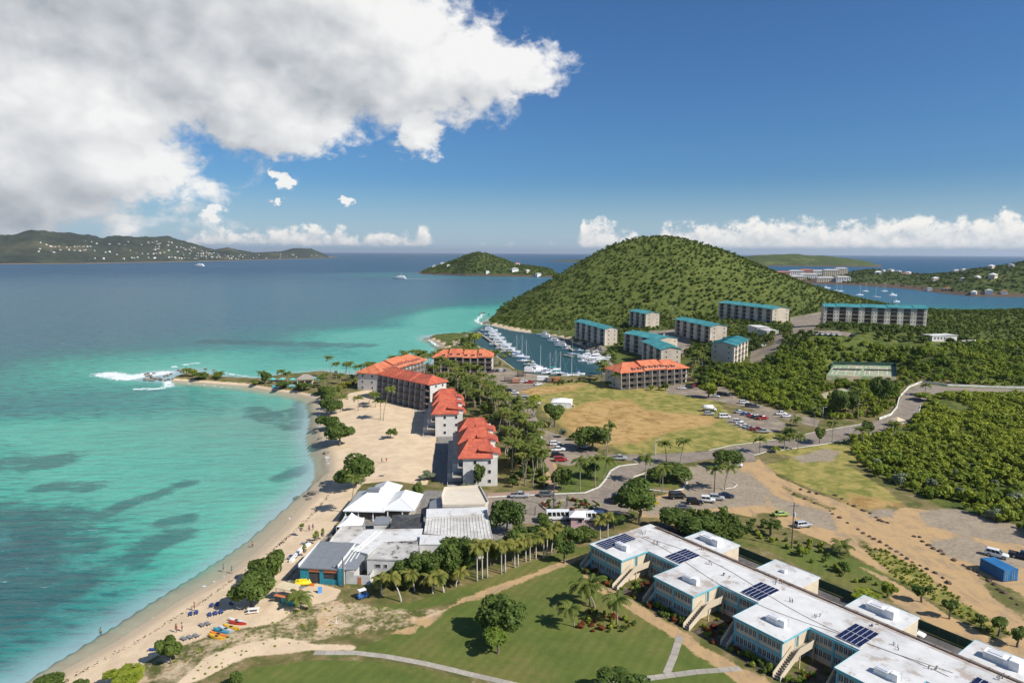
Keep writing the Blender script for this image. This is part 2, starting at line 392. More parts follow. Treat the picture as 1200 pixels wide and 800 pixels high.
# ------------------------------------------------------------------ ground cover
COVER = {
 'sand': [[(20, 812), (69, 780), (135, 740), (210, 694), (261, 667), (300, 640), (330, 614), (354, 588), (378, 566), (388, 548), (386, 535), (376, 510), (380, 490), (388, 470), (410, 463), (440, 457), (452, 470), (490, 482), (507, 490), (512, 512), (508, 545), (505, 562),
           (500, 572), (455, 566), (425, 567), (402, 598), (392, 618), (366, 645), (338, 676), (330, 690), (372, 688), (400, 696), (392, 708), (350, 718), (325, 735), (300, 740), (262, 742), (190, 765), (120, 806)],
          [(200, 812), (245, 772), (287, 760), (330, 752), (368, 760), (415, 762), (420, 768), (366, 768), (290, 776), (230, 806)], [(528, 401), (538, 398), (541, 404), (533, 408)], [(566, 381), (580, 383), (602, 388), (625, 391), (622, 388), (600, 384), (578, 379)]],
 'lawn': [[(376, 770), (440, 752), (505, 722), (560, 700), (612, 676), (650, 660), (692, 664), (730, 690), (795, 742), (822, 764), (780, 792), (800, 812), (600, 812), (560, 790), (497, 774), (450, 767)],
          [(238, 812), (290, 783), (370, 773), (450, 775), (500, 784), (590, 812)], [(650, 580), (685, 578), (702, 570), (710, 560), (717, 548), (738, 544), (700, 538), (660, 548), (652, 560)],
          [(618, 535), (640, 530), (648, 560), (636, 570), (618, 560)], [(600, 690), (640, 672), (690, 650), (686, 640), (640, 652), (560, 682), (480, 706), (400, 712), (480, 716)], [(760, 790), (822, 764), (880, 790), (880, 812), (740, 812)],
          [(880, 620), (930, 638), (985, 648), (1030, 668), (1052, 692), (1040, 700), (990, 688), (900, 645), (850, 625)], [(743, 566), (780, 552), (806, 566), (800, 572), (760, 570)]],
 'dry': [[(600, 452), (640, 450), (700, 446), (760, 452), (815, 452), (835, 464), (850, 480), (880, 500), (922, 506), (905, 516), (860, 524), (800, 530), (735, 532), (700, 512), (660, 500), (640, 486), (630, 470)],
         [(895, 545), (930, 536), (965, 536), (1000, 548), (1030, 568), (1056, 588), (1030, 596), (985, 584), (935, 566)], [(905, 530), (970, 518), (1000, 524), (1010, 545), (960, 540)], [(1000, 650), (1040, 645), (1110, 688), (1180, 735), (1140, 730), (1070, 690)]],
 'brown': [[(652, 487), (690, 470), (735, 468), (760, 480), (800, 484), (842, 488), (835, 500), (790, 505), (745, 520), (700, 522), (668, 508)], [(600, 456), (640, 453), (690, 449), (670, 458), (620, 464)], [(1000, 580), (1040, 586), (1055, 592), (1020, 598), (985, 590)]],
 'dirt': [[(862, 540), (890, 538), (915, 560), (950, 575), (990, 590), (1030, 606), (1060, 594), (1100, 600), (1160, 622), (1210, 640), (1215, 790), (1150, 740), (1110, 715), (1060, 680), (1020, 662), (980, 640), (930, 620), (880, 606), (850, 600), (800, 606), (752, 606), (742, 590), (800, 572), (810, 552)],
          [(1000, 660), (1052, 682), (1105, 715), (1160, 745), (1210, 780), (1210, 800), (1150, 765), (1075, 722), (1040, 700), (1052, 690)], [(556, 694), (620, 672), (660, 657), (692, 646), (692, 650), (660, 663), (622, 678), (562, 702)],
          [(682, 670), (692, 676), (718, 690), (754, 711), (798, 738), (822, 755), (862, 779), (900, 796), (915, 812), (880, 812), (850, 788), (812, 764), (790, 747), (750, 722), (712, 700), (685, 684)], [(540, 700), (575, 690), (560, 700), (520, 715)],
          [(470, 726), (520, 716), (500, 735)], [(375, 715), (400, 700), (390, 740), (370, 735)], [(450, 742), (500, 728), (480, 744)], [(640, 532), (650, 522), (655, 560), (652, 576), (640, 572)]],
 'gravel': [[(800, 548), (850, 542), (880, 556), (905, 575), (895, 592), (850, 594), (800, 600), (758, 604), (748, 592), (800, 577)], [(895, 575), (935, 590), (975, 602), (985, 625), (945, 612), (905, 592)], [(1020, 598), (1050, 596), (1045, 606), (1018, 606)],
            [(1075, 600), (1120, 596), (1180, 612), (1210, 625), (1210, 640), (1150, 632), (1090, 616)], [(1088, 634), (1130, 628), (1190, 650), (1210, 665), (1150, 662), (1100, 648)], [(930, 536), (965, 526), (985, 530), (975, 540), (940, 542)],
            ],
 'pave': [[(541, 490), (512, 490), (512, 515), (505, 562), (548, 574), (545, 530)], [(520, 480), (540, 486), (540, 500), (512, 505)], [(430, 455), (490, 482), (510, 490), (520, 470)], [(500, 574), (600, 578), (600, 640), (410, 668), (352, 690), (338, 676), (366, 645), (395, 612), (420, 600)]],
 'lush': [[(930, 440), (1000, 400), (1210, 380), (1210, 470), (1060, 446), (960, 450)], [(800, 440), (870, 420), (960, 440), (960, 490), (900, 470)], [(992, 512), (1060, 500), (1100, 462), (1210, 462), (1210, 625), (1110, 598), (1060, 572), (1010, 545)],
          [(560, 390), (720, 372), (900, 380), (820, 440), (700, 430)], [(790, 606), (850, 600), (900, 640), (870, 640), (800, 625)]],
}
CH = ['sand', 'lawn', 'dry', 'brown', 'dirt', 'gravel', 'pave', 'lush']
SOFT = dict(sand=1.6, lawn=1.2, dry=3.0, brown=7.0, dirt=2.2, gravel=3.0, pave=0.6, lush=4.0)
def cover(X, Y):
    W = {}
    for k in CH:
        w = np.zeros(X.shape)
        for p in COVER[k]:
            w = np.maximum(w, sstep(-SOFT[k], SOFT[k], inside_sd(GP(p, 1.0 if k == 'sand' else 2.0), X, Y)))
        W[k] = w
    for p in ([(110, 812), (190, 758), (262, 738), (300, 735), (345, 712), (400, 700), (400, 735), (440, 745), (368, 758), (300, 768), (220, 812)], [(380, 700), (470, 712), (540, 715), (470, 745), (390, 745)]):
        W['sand'] = np.maximum(W['sand'], 0.47 * sstep(-2, 2, inside_sd(GP(p, 1.5), X, Y)))
    for p, w_ in (([(1005, 638), (1040, 646), (1080, 668), (1125, 702), (1190, 745), (1168, 750), (1105, 712), (1050, 678)], .75), ([(1140, 668), (1210, 700), (1210, 735), (1160, 700)], .7), ([(985, 622), (1012, 630), (1030, 642), (1008, 640)], .6), ([(905, 562), (935, 574), (985, 596), (975, 600), (925, 580)], .6), ([(880, 600), (905, 600), (915, 610), (890, 612)], .7)):
        q = sstep(-2.0, 2.0, inside_sd(GP(p), X, Y)) * w_; W['dirt'] = W['dirt'] * (1 - q); W['gravel'] = W['gravel'] * (1 - q); W['lush'] = np.maximum(W['lush'], q * .62)
    sh = inside_sd(SHORE, X, Y); W['lush'] = np.maximum(W['lush'], (Y > 470) * sstep(2, 6, sh))
    W['sand'] = np.maximum(W['sand'], sstep(3.0, 0.5, sh) * (Y < 600))
    return W
def land_material():
    m, nt, b = new_mat('land')
    p = position(nt)
    def att4(n):
        a = attr(nt, n); return sepc(nt, a.outputs['Color']) + [S(nt, a.outputs['Alpha'])]
    wa = att4('wa'); wb = att4('wb'); W = dict(zip(CH, wa + wb))
    nf = noise(nt, p, 1.1, 8.0, 0.65); nm = noise(nt, p, 0.22, 7.0, 0.62, 0.4); nl = noise(nt, p, 0.045, 5.0, 0.55); fine = noise(nt, p, 6.0, 4.0, 0.7)
    def two(a, b_, f, lo=0.4, hi=0.6): return mix(nt, f.sm(lo, hi), a, b_)
    def over(base, w, c, amp=0.9, edge=0.12):
        f = (w + (nm - 0.5) * amp * 0.8 + (nf - 0.5) * amp * 0.6)
        f = f.sm(0.5 - edge, 0.5 + edge) * w.sm(0.02, 0.15)
        return mix(nt, f.max(w.sm(0.93, 1.0) if amp < 1.0 else 0.0), base, c)
    rough = two((0.095, 0.105, 0.028), (0.21, 0.165, 0.07), nm, 0.36, 0.62); rough = mix(nt, (nf * 0.6 + nm * 0.4).sm(0.54, 0.66, 0, 0.8), rough, (0.38, 0.30, 0.19))
    lush = two((0.06, 0.085, 0.017), (0.13, 0.145, 0.035), nm)
    lawn = two((0.10, 0.135, 0.028), (0.145, 0.175, 0.038), nm, 0.3, 0.7); lawn = mix(nt, (nl * 0.7 + nf * 0.3).sm(0.47, 0.6, 0, 0.8), lawn, (0.20, 0.175, 0.055)); lawn = mix(nt, fine.sm(0.3, 0.8, 0, 0.35), lawn, (0.06, 0.075, 0.02)); lawn = mix(nt, (nf * 0.5 + nm * 0.5).sm(0.55, 0.66, 0, 0.65), lawn, (0.19, 0.15, 0.06))
    mow = nt.nodes.new('ShaderNodeTexWave'); nt.links.new(mapping(nt, p, (1, 1, 1), (0, 0, R(28))), mow.inputs[0]); mow.inputs['Scale'].default_value = 0.16; mow.inputs['Distortion'].default_value = 1.2; mow.inputs['Detail'].default_value = 2.0
    lawn = mix(nt, S(nt, mow.outputs['Fac']).sm(0.2, 0.8, 0, 0.22), lawn, (0.075, 0.10, 0.022))
    dry = two((0.165, 0.175, 0.038), (0.38, 0.30, 0.095), nm, 0.36, 0.64); dry = mix(nt, nf.sm(0.45, 0.75, 0, 0.45), dry, (0.13, 0.14, 0.03))
    brown = two((0.47, 0.305, 0.12), (0.28, 0.17, 0.055), nm, 0.42, 0.66); brown = mix(nt, nf.sm(0.5, 0.75, 0, 0.4), brown, (0.45, 0.35, 0.17))
    streak = noise(nt, mapping(nt, p, (0.35, 0.12, 1), (0, 0, R(52))), 1.0, 8.0, 0.7, 0.6) * 0.6 + nm * 0.4
    dirt = two((0.48, 0.315, 0.155), (0.33, 0.235, 0.14), streak, 0.46, 0.62); dirt = mix(nt, nf.sm(0.5, 0.75, 0, 0.4), dirt, (0.47, 0.36, 0.23))
    grav = two((0.36, 0.285, 0.20), (0.24, 0.20, 0.15), nf, 0.35, 0.65); grav = mix(nt, nm.sm(0.5, 0.62, 0, 0.6), grav, (0.37, 0.30, 0.21))
    pave = two((0.27, 0.25, 0.225), (0.17, 0.16, 0.145), nf, 0.35, 0.65)
    sand = two((0.70, 0.54, 0.36), (0.60, 0.455, 0.30), nm, 0.35, 0.65); sand = mix(nt, nf.sm(0.55, 0.72, 0, 0.35), sand, (0.50, 0.39, 0.27)); sand = mix(nt, (fine * 0.6 + nm * 0.4).sm(0.56, 0.64, 0, 0.3), sand, (0.40, 0.31, 0.2))
    sx = nt.nodes.new('ShaderNodeSeparateXYZ'); nt.links.new(p, sx.inputs[0]); pz = S(nt, sx.outputs[2])
    sand = mix(nt, (pz + (nm - 0.5) * 0.25).sm(0.34, 0.10, 0, 0.75), sand, (0.40, 0.325, 0.23))
    c = over(rough, W['lush'], lush); c = over(c, W['lawn'], lawn, 0.5); c = over(c, W['dry'], dry); c = over(c, W['brown'], brown, 1.5, 0.3)
    c = over(c, W['dirt'], dirt, 1.1); c = over(c, W['gravel'], grav, 1.4, 0.2); c = over(c, W['sand'], sand, 0.8); c = over(c, W['pave'], pave, 0.1)
    nt.links.new(c, b.inputs['Base Color']); b.inputs['Roughness'].default_value = 0.92; b.inputs['Specular IOR Level'].default_value = 0.15
    bump(nt, nf * 0.6 + fine * 0.25 + nm * 0.5, 0.55, 0.22, b)
    return m
LAND = land_material()
def land_grid(x0, x1, y0, y1, step, names):
    xs = np.arange(x0, x1 + step * 0.5, step); ys = np.arange(y0, y1 + step * 0.5, step)
    X, Y = np.meshgrid(xs, ys); Zz = terrain(X, Y); W = cover(X, Y)
    nx, ny = len(xs), len(ys)
    idx = np.arange(nx * ny).reshape(ny, nx)
    F = np.stack([idx[:-1, :-1], idx[:-1, 1:], idx[1:, 1:], idx[1:, :-1]], -1).reshape(-1, 4)
    z = Zz.ravel(); F = F[(z[F].max(1) > -1.7)]
    V = np.stack([X.ravel(), Y.ravel(), z], 1)
    lum = V[:, 2] * 0
    wa = np.stack([W[k].ravel() for k in CH[:4]], 1); wb = np.stack([W[k].ravel() for k in CH[4:]], 1)
    allw = np.concatenate([wa, wb], 1)
    fw = allw[F].mean(1)                                        # per face
    # later layers cover earlier ones
    cls = np.zeros(len(F), int)
    for ci, k in ((1, 'lawn'), (2, 'dry'), (2, 'brown'), (3, 'dirt'), (3, 'gravel'), (4, 'sand'), (0, 'pave')):
        cls[fw[:, CH.index(k)] > 0.5] = ci
    for ci, nm_ in enumerate(names):
        sel = F[cls == ci]
        if not len(sel): continue
        u, inv = np.unique(sel, return_inverse=True)
        me = mesh_np(nm_, V[u], inv.reshape(-1, 4), LAND, True)
        set_attr(me, 'wa', wa[u], 'FLOAT_COLOR'); set_attr(me, 'wb', wb[u], 'FLOAT_COLOR')
        structure(add(nm_, me))
land_grid(-160, 232, 40, 236, 0.8, ['ground', 'lawn', 'field', 'dirt_lot', 'beach'])
land_grid(-190, 450, 236, 476, 1.6, ['ground', 'lawn', 'field', 'dirt_lot', 'beach'])
land_grid(-120, 900, 476, 1070, 5.4, ['hill', 'hill', 'hill', 'hill', 'hill'])

# ------------------------------------------------------------------ sea
def sea():
    m, nt, b = new_mat('sea_water')
    p = position(nt)
    a = attr(nt, 'w1'); sh, gr, fo = sepc(nt, a.outputs['Color']); ed = S(nt, a.outputs['Alpha'])
    a2 = attr(nt, 'w2'); harb, milk, far = sepc(nt, a2.outputs['Color'])
    big = noise(nt, p, 0.012, 5.0, 0.6, 0.5); md = noise(nt, p, 0.05, 6.0, 0.62, 0.6)
    t = sh + (big - 0.5) * 0.22 * sh.sm(0.05, 0.4) + (md - 0.5) * 0.12
    cr = nt.nodes.new('ShaderNodeValToRGB'); link(nt, t, cr.inputs[0])
    st = [(0.0, (0.36, 0.39, 0.28)), (0.07, (0.23, 0.38, 0.29)), (0.17, (0.105, 0.45, 0.33)), (0.33, (0.042, 0.365, 0.27)), (0.52, (0.028, 0.19, 0.18)), (0.72, (0.040, 0.155, 0.195)), (0.88, (0.042, 0.130, 0.195)), (1.0, (0.022, 0.085, 0.165))]
    e = cr.color_ramp.elements
    while len(e) < len(st): e.new(0.5)
    for q, (x, c) in zip(e, st): q.position = x; q.color = rgba(c)
    c = cr.outputs[0]
    c = mix(nt, milk, c, (0.17, 0.29, 0.235))
    g = (gr + (md - 0.5) * 1.9 * gr.sm(0.02, 0.3) + (noise(nt, mapping(nt, p, (0.5, 1.0, 1.0), (0, 0, R(-24))), 0.25, 7.0, 0.7) - 0.5) * 1.5).sm(0.40, 0.95)
    c = mix(nt, g * 0.68, c, (0.018, 0.085, 0.085))
    c = mix(nt, harb, c, (0.020, 0.070, 0.075))
    fn = noise(nt, p, 0.55, 9.0, 0.72, 0.8)
    f = (fo * 0.86 + (fn - 0.5) * 2.9 * fo.sm(0.0, 0.3)).sm(0.42, 0.75)
    c = mix(nt, f, c, (0.82, 0.85, 0.84))
    # swell, chop, ripples; crests run WNW-ESE
    wv = mapping(nt, p, (0.34, 1.0, 1.0), (0, 0, R(-24)))
    w1 = noise(nt, wv, 0.10, 3.0, 0.5); w2 = noise(nt, wv, 0.42, 4.0, 0.6, 0.3); w3 = noise(nt, wv, 1.7, 3.0, 0.6)
    calm = 1.0 - harb * 0.75
    h = (w1 * 2.6 + w2 * 1.5 + w3 * 0.30) * calm
    rip = (w2 * 0.4 + w3 * 0.1 + noise(nt, mapping(nt, p, (0.12, 0.85, 1.0), (0, 0, R(-24))), 0.6, 5.0, 0.65) * 0.5)
    c = mix(nt, rip.sm(0.53, 0.40, 0, 0.75) * sh.sm(0.12, 0.4), c, (0.014, 0.078, 0.092))
    c = mix(nt, rip.sm(0.55, 0.66, 0, 0.3) * sh.sm(0.1, 0.3), c, (0.14, 0.42, 0.37))
    cap = (w2 + (w1 - 0.5) * 0.6 + (fn - 0.5) * 0.3).sm(0.74, 0.80) * sh.sm(0.15, 0.4) * (1.0 - harb)
    c = mix(nt, cap * 0.35, c, (0.7, 0.8, 0.8))
    nt.links.new(c, b.inputs['Base Color'])
    b.inputs['Roughness'].default_value = 0.9; b.inputs['Specular IOR Level'].default_value = 0.0
    bump(nt, h, 0.75, 0.85, b)
    gl = nt.nodes.new('ShaderNodeBsdfGlossy'); link(nt, harb * 0.12 + far * 0.12 + 0.16, gl.inputs['Roughness']); lw = nt.nodes.new('ShaderNodeLayerWeight'); lw.inputs[0].default_value = 0.5
    bn = [n for n in nt.nodes if n.type == 'BUMP'][0]
    for q in (gl, lw): nt.links.new(bn.outputs[0], q.inputs['Normal'])
    # a wind-roughened sea never mirrors fully at grazing angles
    fac = (S(nt, lw.outputs['Facing'])._m('POWER', 4.0) * 0.75 + 0.02).min(0.42 - far * 0.24) * (1.0 - f) * (1.0 - harb * 0.55)
    wm = nt.nodes.new('ShaderNodeMixShader'); link(nt, fac, wm.inputs[0]); nt.links.new(b.outputs[0], wm.inputs[1]); nt.links.new(gl.outputs[0], wm.inputs[2])
    tr = nt.nodes.new('ShaderNodeBsdfTransparent'); ms = nt.nodes.new('ShaderNodeMixShader')
    link(nt, (ed + f * 0.7 + (fn - 0.5) * 0.2).max(0.0).min(1.0), ms.inputs[0])
    nt.links.new(tr.outputs[0], ms.inputs[1]); nt.links.new(wm.outputs[0], ms.inputs[2]); nt.links.new(ms.outputs[0], nt.nodes['Material Output'].inputs[0])
    rr = np.concatenate([np.geomspace(40, 900, 300), np.geomspace(912, 60000, 110)])
    th = np.concatenate([np.linspace(-120, -52, 30), np.linspace(-51.7, 52, 400), np.linspace(54, 120, 30)])
    A, Rr = np.meshgrid(np.radians(th), rr); X, Y = Rr * np.sin(A), Rr * np.cos(A)
    d = np.maximum(-inside_sd(SHORE, X, Y), 0)
    isl = np.hypot((X + 105) / 1.6, Y - 2190)
    s = np.interp(d, [0, 3, 9, 25, 60, 100, 150, 240], [0, .06, .14, .23, .37, .58, .80, 1.0]); s_in = s.copy()
    s = s * 0.80 + 0.20 * sstep(500, 3000, Rr)
    def blob(px, py, rx, ry, z=0):
        cx, cy = G(px, py, z); return np.exp(-((X - cx) / rx) ** 2 - ((Y - cy) / ry) ** 2)
    s = s - 0.28 * blob(520, 368, 38, 110) - 0.14 * blob(400, 395, 90, 80) - 0.22 * blob(90, 545, 70, 50) - 0.3 * blob(40, 505, 60, 22) - 0.20 * blob(170, 640, 40, 30) - 0.3 * np.exp(-((isl - 190) / 110) ** 2)
    s = s + 0.28 * blob(20, 700, 55, 45) + 0.2 * blob(40, 640, 40, 30) + 0.22 * blob(150, 460, 80, 60) + 0.18 * blob(30, 770, 40, 30)
    s = np.clip(np.maximum(s, np.minimum(s_in, .22)), 0.0, 1)
    g = np.zeros_like(s)
    for pts, w in (([(75, 690), (110, 672), (150, 662), (168, 645), (185, 635), (210, 628)], 4.5), ([(115, 605), (150, 590), (190, 578), (225, 565)], 3.2), ([(195, 610), (220, 607)], 3.2), ([(0, 600), (60, 612), (80, 640), (20, 660)], 9), ([(0, 690), (50, 690), (0, 720)], 9), ([(60, 570), (110, 570)], 5),
                   ([(300, 480), (345, 500), (360, 470)], 7), ([(330, 560), (360, 548), (385, 545)], 4), ([(0, 545), (60, 540)], 10), ([(250, 400), (420, 405)], 14), ([(300, 640), (345, 610)], 2.0)):
        g = np.maximum(g, sstep(w * 2.0, w * 0.35, line_d(GP(pts, 0), X, Y)) * 0.95)
    g = np.maximum(g, 0.33 * blob(30, 640, 60, 50)); g = np.maximum(g, 0.35 * blob(480, 385, 60, 60)); g = np.maximum(g, 0.4 * blob(400, 430, 60, 18)); g = g * sstep(3, 9, d)
    f = np.zeros_like(s)
    for pts, w, a_ in (([(124, 438), (150, 443), (172, 439), (190, 437)], 13, 1.05), ([(160, 456), (185, 455), (199, 453), (196, 447)], 4.5, 1.0), ([(203, 430), (240, 424)], 2.5, 0.9), ([(215, 449), (270, 454)], 1.6, 0.75), ([(255, 435), (300, 443)], 2.5, 0.8), ([(503, 398), (512, 405), (524, 404)], 3, 0.9), ([(566, 380), (558, 376), (566, 368)], 5, 0.85),
                       ([(374, 470), (378, 512), (388, 548)], 2.2, 0.55), ([(232, 690), (262, 676)], 1.2, 0.75), ([(396, 545), (370, 580)], 1.5, 0.5), ([(204, 428), (222, 426)], 3, 0.7)):
        f = np.maximum(f, a_ * sstep(w, w * 0.2, line_d(GP(pts, 0), X, Y)))
    open_ = 1 - sstep(-6, 2, inside_sd(GP([(549, 394), (556, 404), (600, 440), (720, 445), (720, 380), (590, 380)], 0), X, Y))
    f = np.maximum(f, 0.40 * sstep(2.0, 0.2, d) * (d > 0) * open_ * (Y < 520))
    f = np.maximum(f, 0.6 * sstep(6, 1, d) * (Y > 600) * (X < 120) * (Y < 900))
    harb = sstep(-3, 6, inside_sd(GP([(547, 390), (552, 402), (600, 440), (720, 445), (724, 400), (640, 388), (600, 380), (575, 376)], 0), X, Y))
    milk = 0.5 * blob(295, 495, 50, 42) + 0.3 * blob(360, 520, 25, 60) + 0.1 * blob(230, 590, 45, 30)
    edg = 0.12 + 0.88 * sstep(0.3, 15.0, d); edg = np.where(harb > 0.3, 1, edg); edg = np.where(d <= 0, 0.2, edg); edg = np.where(Rr > 600, 1, edg)
    V = np.stack([X.ravel(), Y.ravel(), np.zeros(X.size)], 1)
    idx = np.arange(X.size).reshape(X.shape)
    F = np.stack([idx[:-1, :-1], idx[:-1, 1:], idx[1:, 1:], idx[1:, :-1]], -1).reshape(-1, 4)[:, ::-1]
    ld = inside_sd(SHORE, X, Y).ravel(); F = F[~(ld[F].min(1) > 14)]
    u, inv = np.unique(F, return_inverse=True)
    me = mesh_np('sea', V[u], inv.reshape(-1, 4), m, True)
    set_attr(me, 'w1', np.stack([s, g, f, edg], -1).reshape(-1, 4)[u], 'FLOAT_COLOR')
    set_attr(me, 'w2', np.stack([harb, np.clip(milk, 0, .8), sstep(400, 3000, Rr), np.ones_like(s)], -1).reshape(-1, 4)[u], 'FLOAT_COLOR')
    structure(add('sea', me))
sea()

# ------------------------------------------------------------------ far land
def horizon(px): return 297.3 + (px - 600) * 0.00524
def far_land(name, skyline, base, back, mat_, nx=160, ny=26, rough_amp=0.05, seed=1.0, crest=0.45):
    """skyline: [(px, py)], base: [(px, metres)] shoreline distance; back = depth in metres"""
    sx = np.array([p[0] for p in skyline], float); sy = np.array([p[1] for p in skyline], float)
    bx = np.array([p[0] for p in base], float); by = np.array([p[1] for p in base], float)
    px = np.linspace(sx[0], sx[-1], nx); py = np.interp(px, sx, sy); yb = np.interp(px, bx, by)
    from mathutils import noise as mn
    V = []
    for i in range(nx):
        yc = yb[i] + back * crest; k = (px[i] - 600) / FOC
        zc = max(1.0, EYE + (horizon(px[i]) - py[i]) * yc / FOC)
        for j in range(ny):
            t = j / (ny - 1); y = yb[i] + back * t
            e = min(i, nx - 1 - i) / (nx * 0.05)
            prof = math.sin(min(1, t / crest) * math.pi / 2) ** 0.9 if t < crest else math.cos((t - crest) / (1 - crest) * math.pi / 2)
            nz = mn.fractal(Vector((k * y * 0.006, y * 0.006, seed)), 1.0, 2.1, 5)
            z = zc * prof * (1 + rough_amp * 4 * nz * (1 - abs(prof - 0.55))) - 0.6
            V.append((k * y, y, z * min(1, max(0.05, e)) if t > 0 else -1.0))
    V = np.array(V); idx = np.arange(nx * ny).reshape(nx, ny)
    F = np.stack([idx[:-1, :-1], idx[1:, :-1], idx[1:, 1:], idx[:-1, 1:]], -1).reshape(-1, 4)
    o = structure(add(name, mesh_np(name, V, F, mat_, True)))
    return V.reshape(nx, ny, 3), o
def wooded(name, c, c2, sc, bare=None, shore=None):
    m, nt, b = new_mat(name); p = position(nt)
    n = noise(nt, p, sc, 6.0, 0.65); n2 = noise(nt, p, sc * 0.12, 5.0, 0.6)
    k = mix(nt, (n * 0.6 + n2 * 0.5).sm(0.42, 0.68), c, c2)
    if bare: k = mix(nt, n2.sm(0.58, 0.70, 0, 0.8), k, bare)
    sx = nt.nodes.new('ShaderNodeSeparateXYZ'); nt.links.new(p, sx.inputs[0])
    if shore: k = mix(nt, (S(nt, sx.outputs[2]) + (n2 - 0.5) * 8).sm(shore[1], shore[1] * 0.4), k, shore[0])
    nt.links.new(k, b.inputs['Base Color']); b.inputs['Roughness'].default_value = 0.9; b.inputs['Specular IOR Level'].default_value = 0.1
    bump(nt, n, 1.0, 3.0, b); return m
MFAR = wooded('far_woods', (0.034, 0.044, 0.036), (0.068, 0.078, 0.05), 0.03, (0.12, 0.11, 0.065), ((0.20, 0.15, 0.11), 5.0))
MISL = wooded('island_woods', (0.038, 0.062, 0.016), (0.10, 0.125, 0.03), 0.10, (0.17, 0.16, 0.055), ((0.12, 0.085, 0.06), 8.0))
MNT, _ = far_land('mountains', [(-160, 282), (-60, 277), (0, 277.5), (20, 276), (45, 272.5), (70, 275), (100, 277), (125, 281.5), (165, 279), (200, 279.5), (225, 287), (255, 294), (270, 291.5), (300, 297.5), (330, 296), (345, 293), (375, 293), (388, 296), (394, 299.5)],
                [(-160, 3300), (0, 3450), (100, 3700), (200, 4400), (270, 5100), (330, 6300), (394, 7800)], 2600, MFAR, 220, 30, 0.07, 3.0, 0.4)
ISL, _ = far_land('island', [(491, 321), (500, 316.5), (520, 310), (545, 301), (558, 298), (570, 300), (590, 305.5), (605, 311), (620, 312), (640, 315), (655, 321)], [(491, 2260), (545, 2130), (600, 2080), (655, 2020)], 420, MISL, 120, 30, 0.05, 5.0, 0.42)
far_land('cape', [(640, 309), (650, 306.5), (670, 305.5), (700, 304), (760, 303)], [(640, 5600), (760, 5600)], 500, MISL, 40, 10, 0.04, 8.0)
far_land('headland', [(860, 303), (885, 300.2), (900, 299.3), (925, 298.7), (960, 300.5), (985, 303.5), (1010, 306.5), (1030, 312)], [(860, 4200), (1030, 4000)], 900, MISL, 90, 16, 0.05, 9.0, 0.4)
SHR, _ = far_land('far_shore', [(840, 332), (880, 328), (930, 324), (985, 323), (1000, 319), (1020, 317), (1050, 320.5), (1080, 323), (1110, 321), (1130, 318), (1160, 314), (1200, 307), (1260, 299), (1330, 296), (1420, 300)],
                [(840, 1630), (956, 1640), (1000, 1600), (1060, 1440), (1100, 1290), (1140, 1190), (1200, 1180), (1420, 1150)], 900, MISL, 200, 34, 0.06, 11.0, 0.55)

# ------------------------------------------------------------------ roads, car parks, paths
from mathutils.geometry import delaunay_2d_cdt
NOGO = []                                                      # world polygons where nothing is planted
def drape(name, polys, m, off=0.06, step=3.0, world=False, keep=True):
    V, F = [], []
    for poly in polys:
        p = poly if world else [T(x, y)[:2] for x, y in poly]
        if keep: NOGO.append(p)
        xs = [q[0] for q in p]; ys = [q[1] for q in p]
        gx, gy = np.meshgrid(np.arange(min(xs), max(xs), step), np.arange(min(ys), max(ys), step))
        s = inside_sd(p, gx, gy); n = len(p)
        # boundary, finely divided
        bd = []
        for (x0, y0), (x1, y1) in zip(p, p[1:] + p[:1]):
            k = max(1, int(math.hypot(x1 - x0, y1 - y0) / step))
            bd += [(x0 + (x1 - x0) * i / k, y0 + (y1 - y0) * i / k) for i in range(k)]
        pts = bd + [(x, y) for x, y, q in zip(gx.ravel(), gy.ravel(), s.ravel()) if q > step * 0.4]
        r = delaunay_2d_cdt([Vector(q) for q in pts], [(i, (i + 1) % len(bd)) for i in range(len(bd))], [], 1, 1e-5)
        b = len(V); vx = np.array([(q[0], q[1]) for q in r[0]]); zz = np.maximum(terrain(vx[:, 0], vx[:, 1]), 0.5) + off
        V += [(a[0], a[1], z) for a, z in zip(vx, zz)]; F += [tuple(b + i for i in f) for f in r[2]]
    me = bpy.data.meshes.new(name); me.from_pydata(V, [], F); me.materials.append(m)
    me.polygons.foreach_set('use_smooth', [True] * len(F)); me.update()
    return structure(add(name, me))
def ribbon(name, lines, width, h, m, sink=0.1, px=True, closed=False, step=2.0):
    """a kerb or low wall following the ground"""
    mb = MB()
    for ln in lines:
        p = [Vector(T(x, y)[:2]) for x, y in ln] if px else [Vector(q) for q in ln]
        if closed: p.append(p[0])
        q = [p[0]]
        for a, b in zip(p, p[1:]):
            k = max(1, int((b - a).length / step)); q += [a.lerp(b, (i + 1) / k) for i in range(k)]
        rings = []
        for i, c in enumerate(q):
            t = (q[min(i + 1, len(q) - 1)] - q[max(i - 1, 0)]).normalized(); n = Vector((-t.y, t.x)) * width / 2; z = max(Z(c.x, c.y), 0.3)
            rings.append([(c.x - n.x, c.y - n.y, z - sink), (c.x + n.x, c.y + n.y, z - sink), (c.x + n.x, c.y + n.y, z + h), (c.x - n.x, c.y - n.y, z + h)])
        mb.loft(rings)
    return mb.build(name, m)
M_ASPH = mat('asphalt', (0.27, 0.222, 0.175), 0.9, 0.16, 0.9, c2=(0.215, 0.18, 0.145), spots=((0.35, 0.28, 0.20), 0.86), spec=0.2)
M_LOT = mat('worn_asphalt', (0.24, 0.195, 0.148), 0.9, 0.2, 0.7, c2=(0.32, 0.26, 0.19), spots=((0.34, 0.29, 0.22), 0.84), spec=0.2)
M_CONC = mat('concrete', (0.40, 0.36, 0.30), 0.9, 0.12, 1.2, c2=(0.33, 0.30, 0.25), spec=0.2)
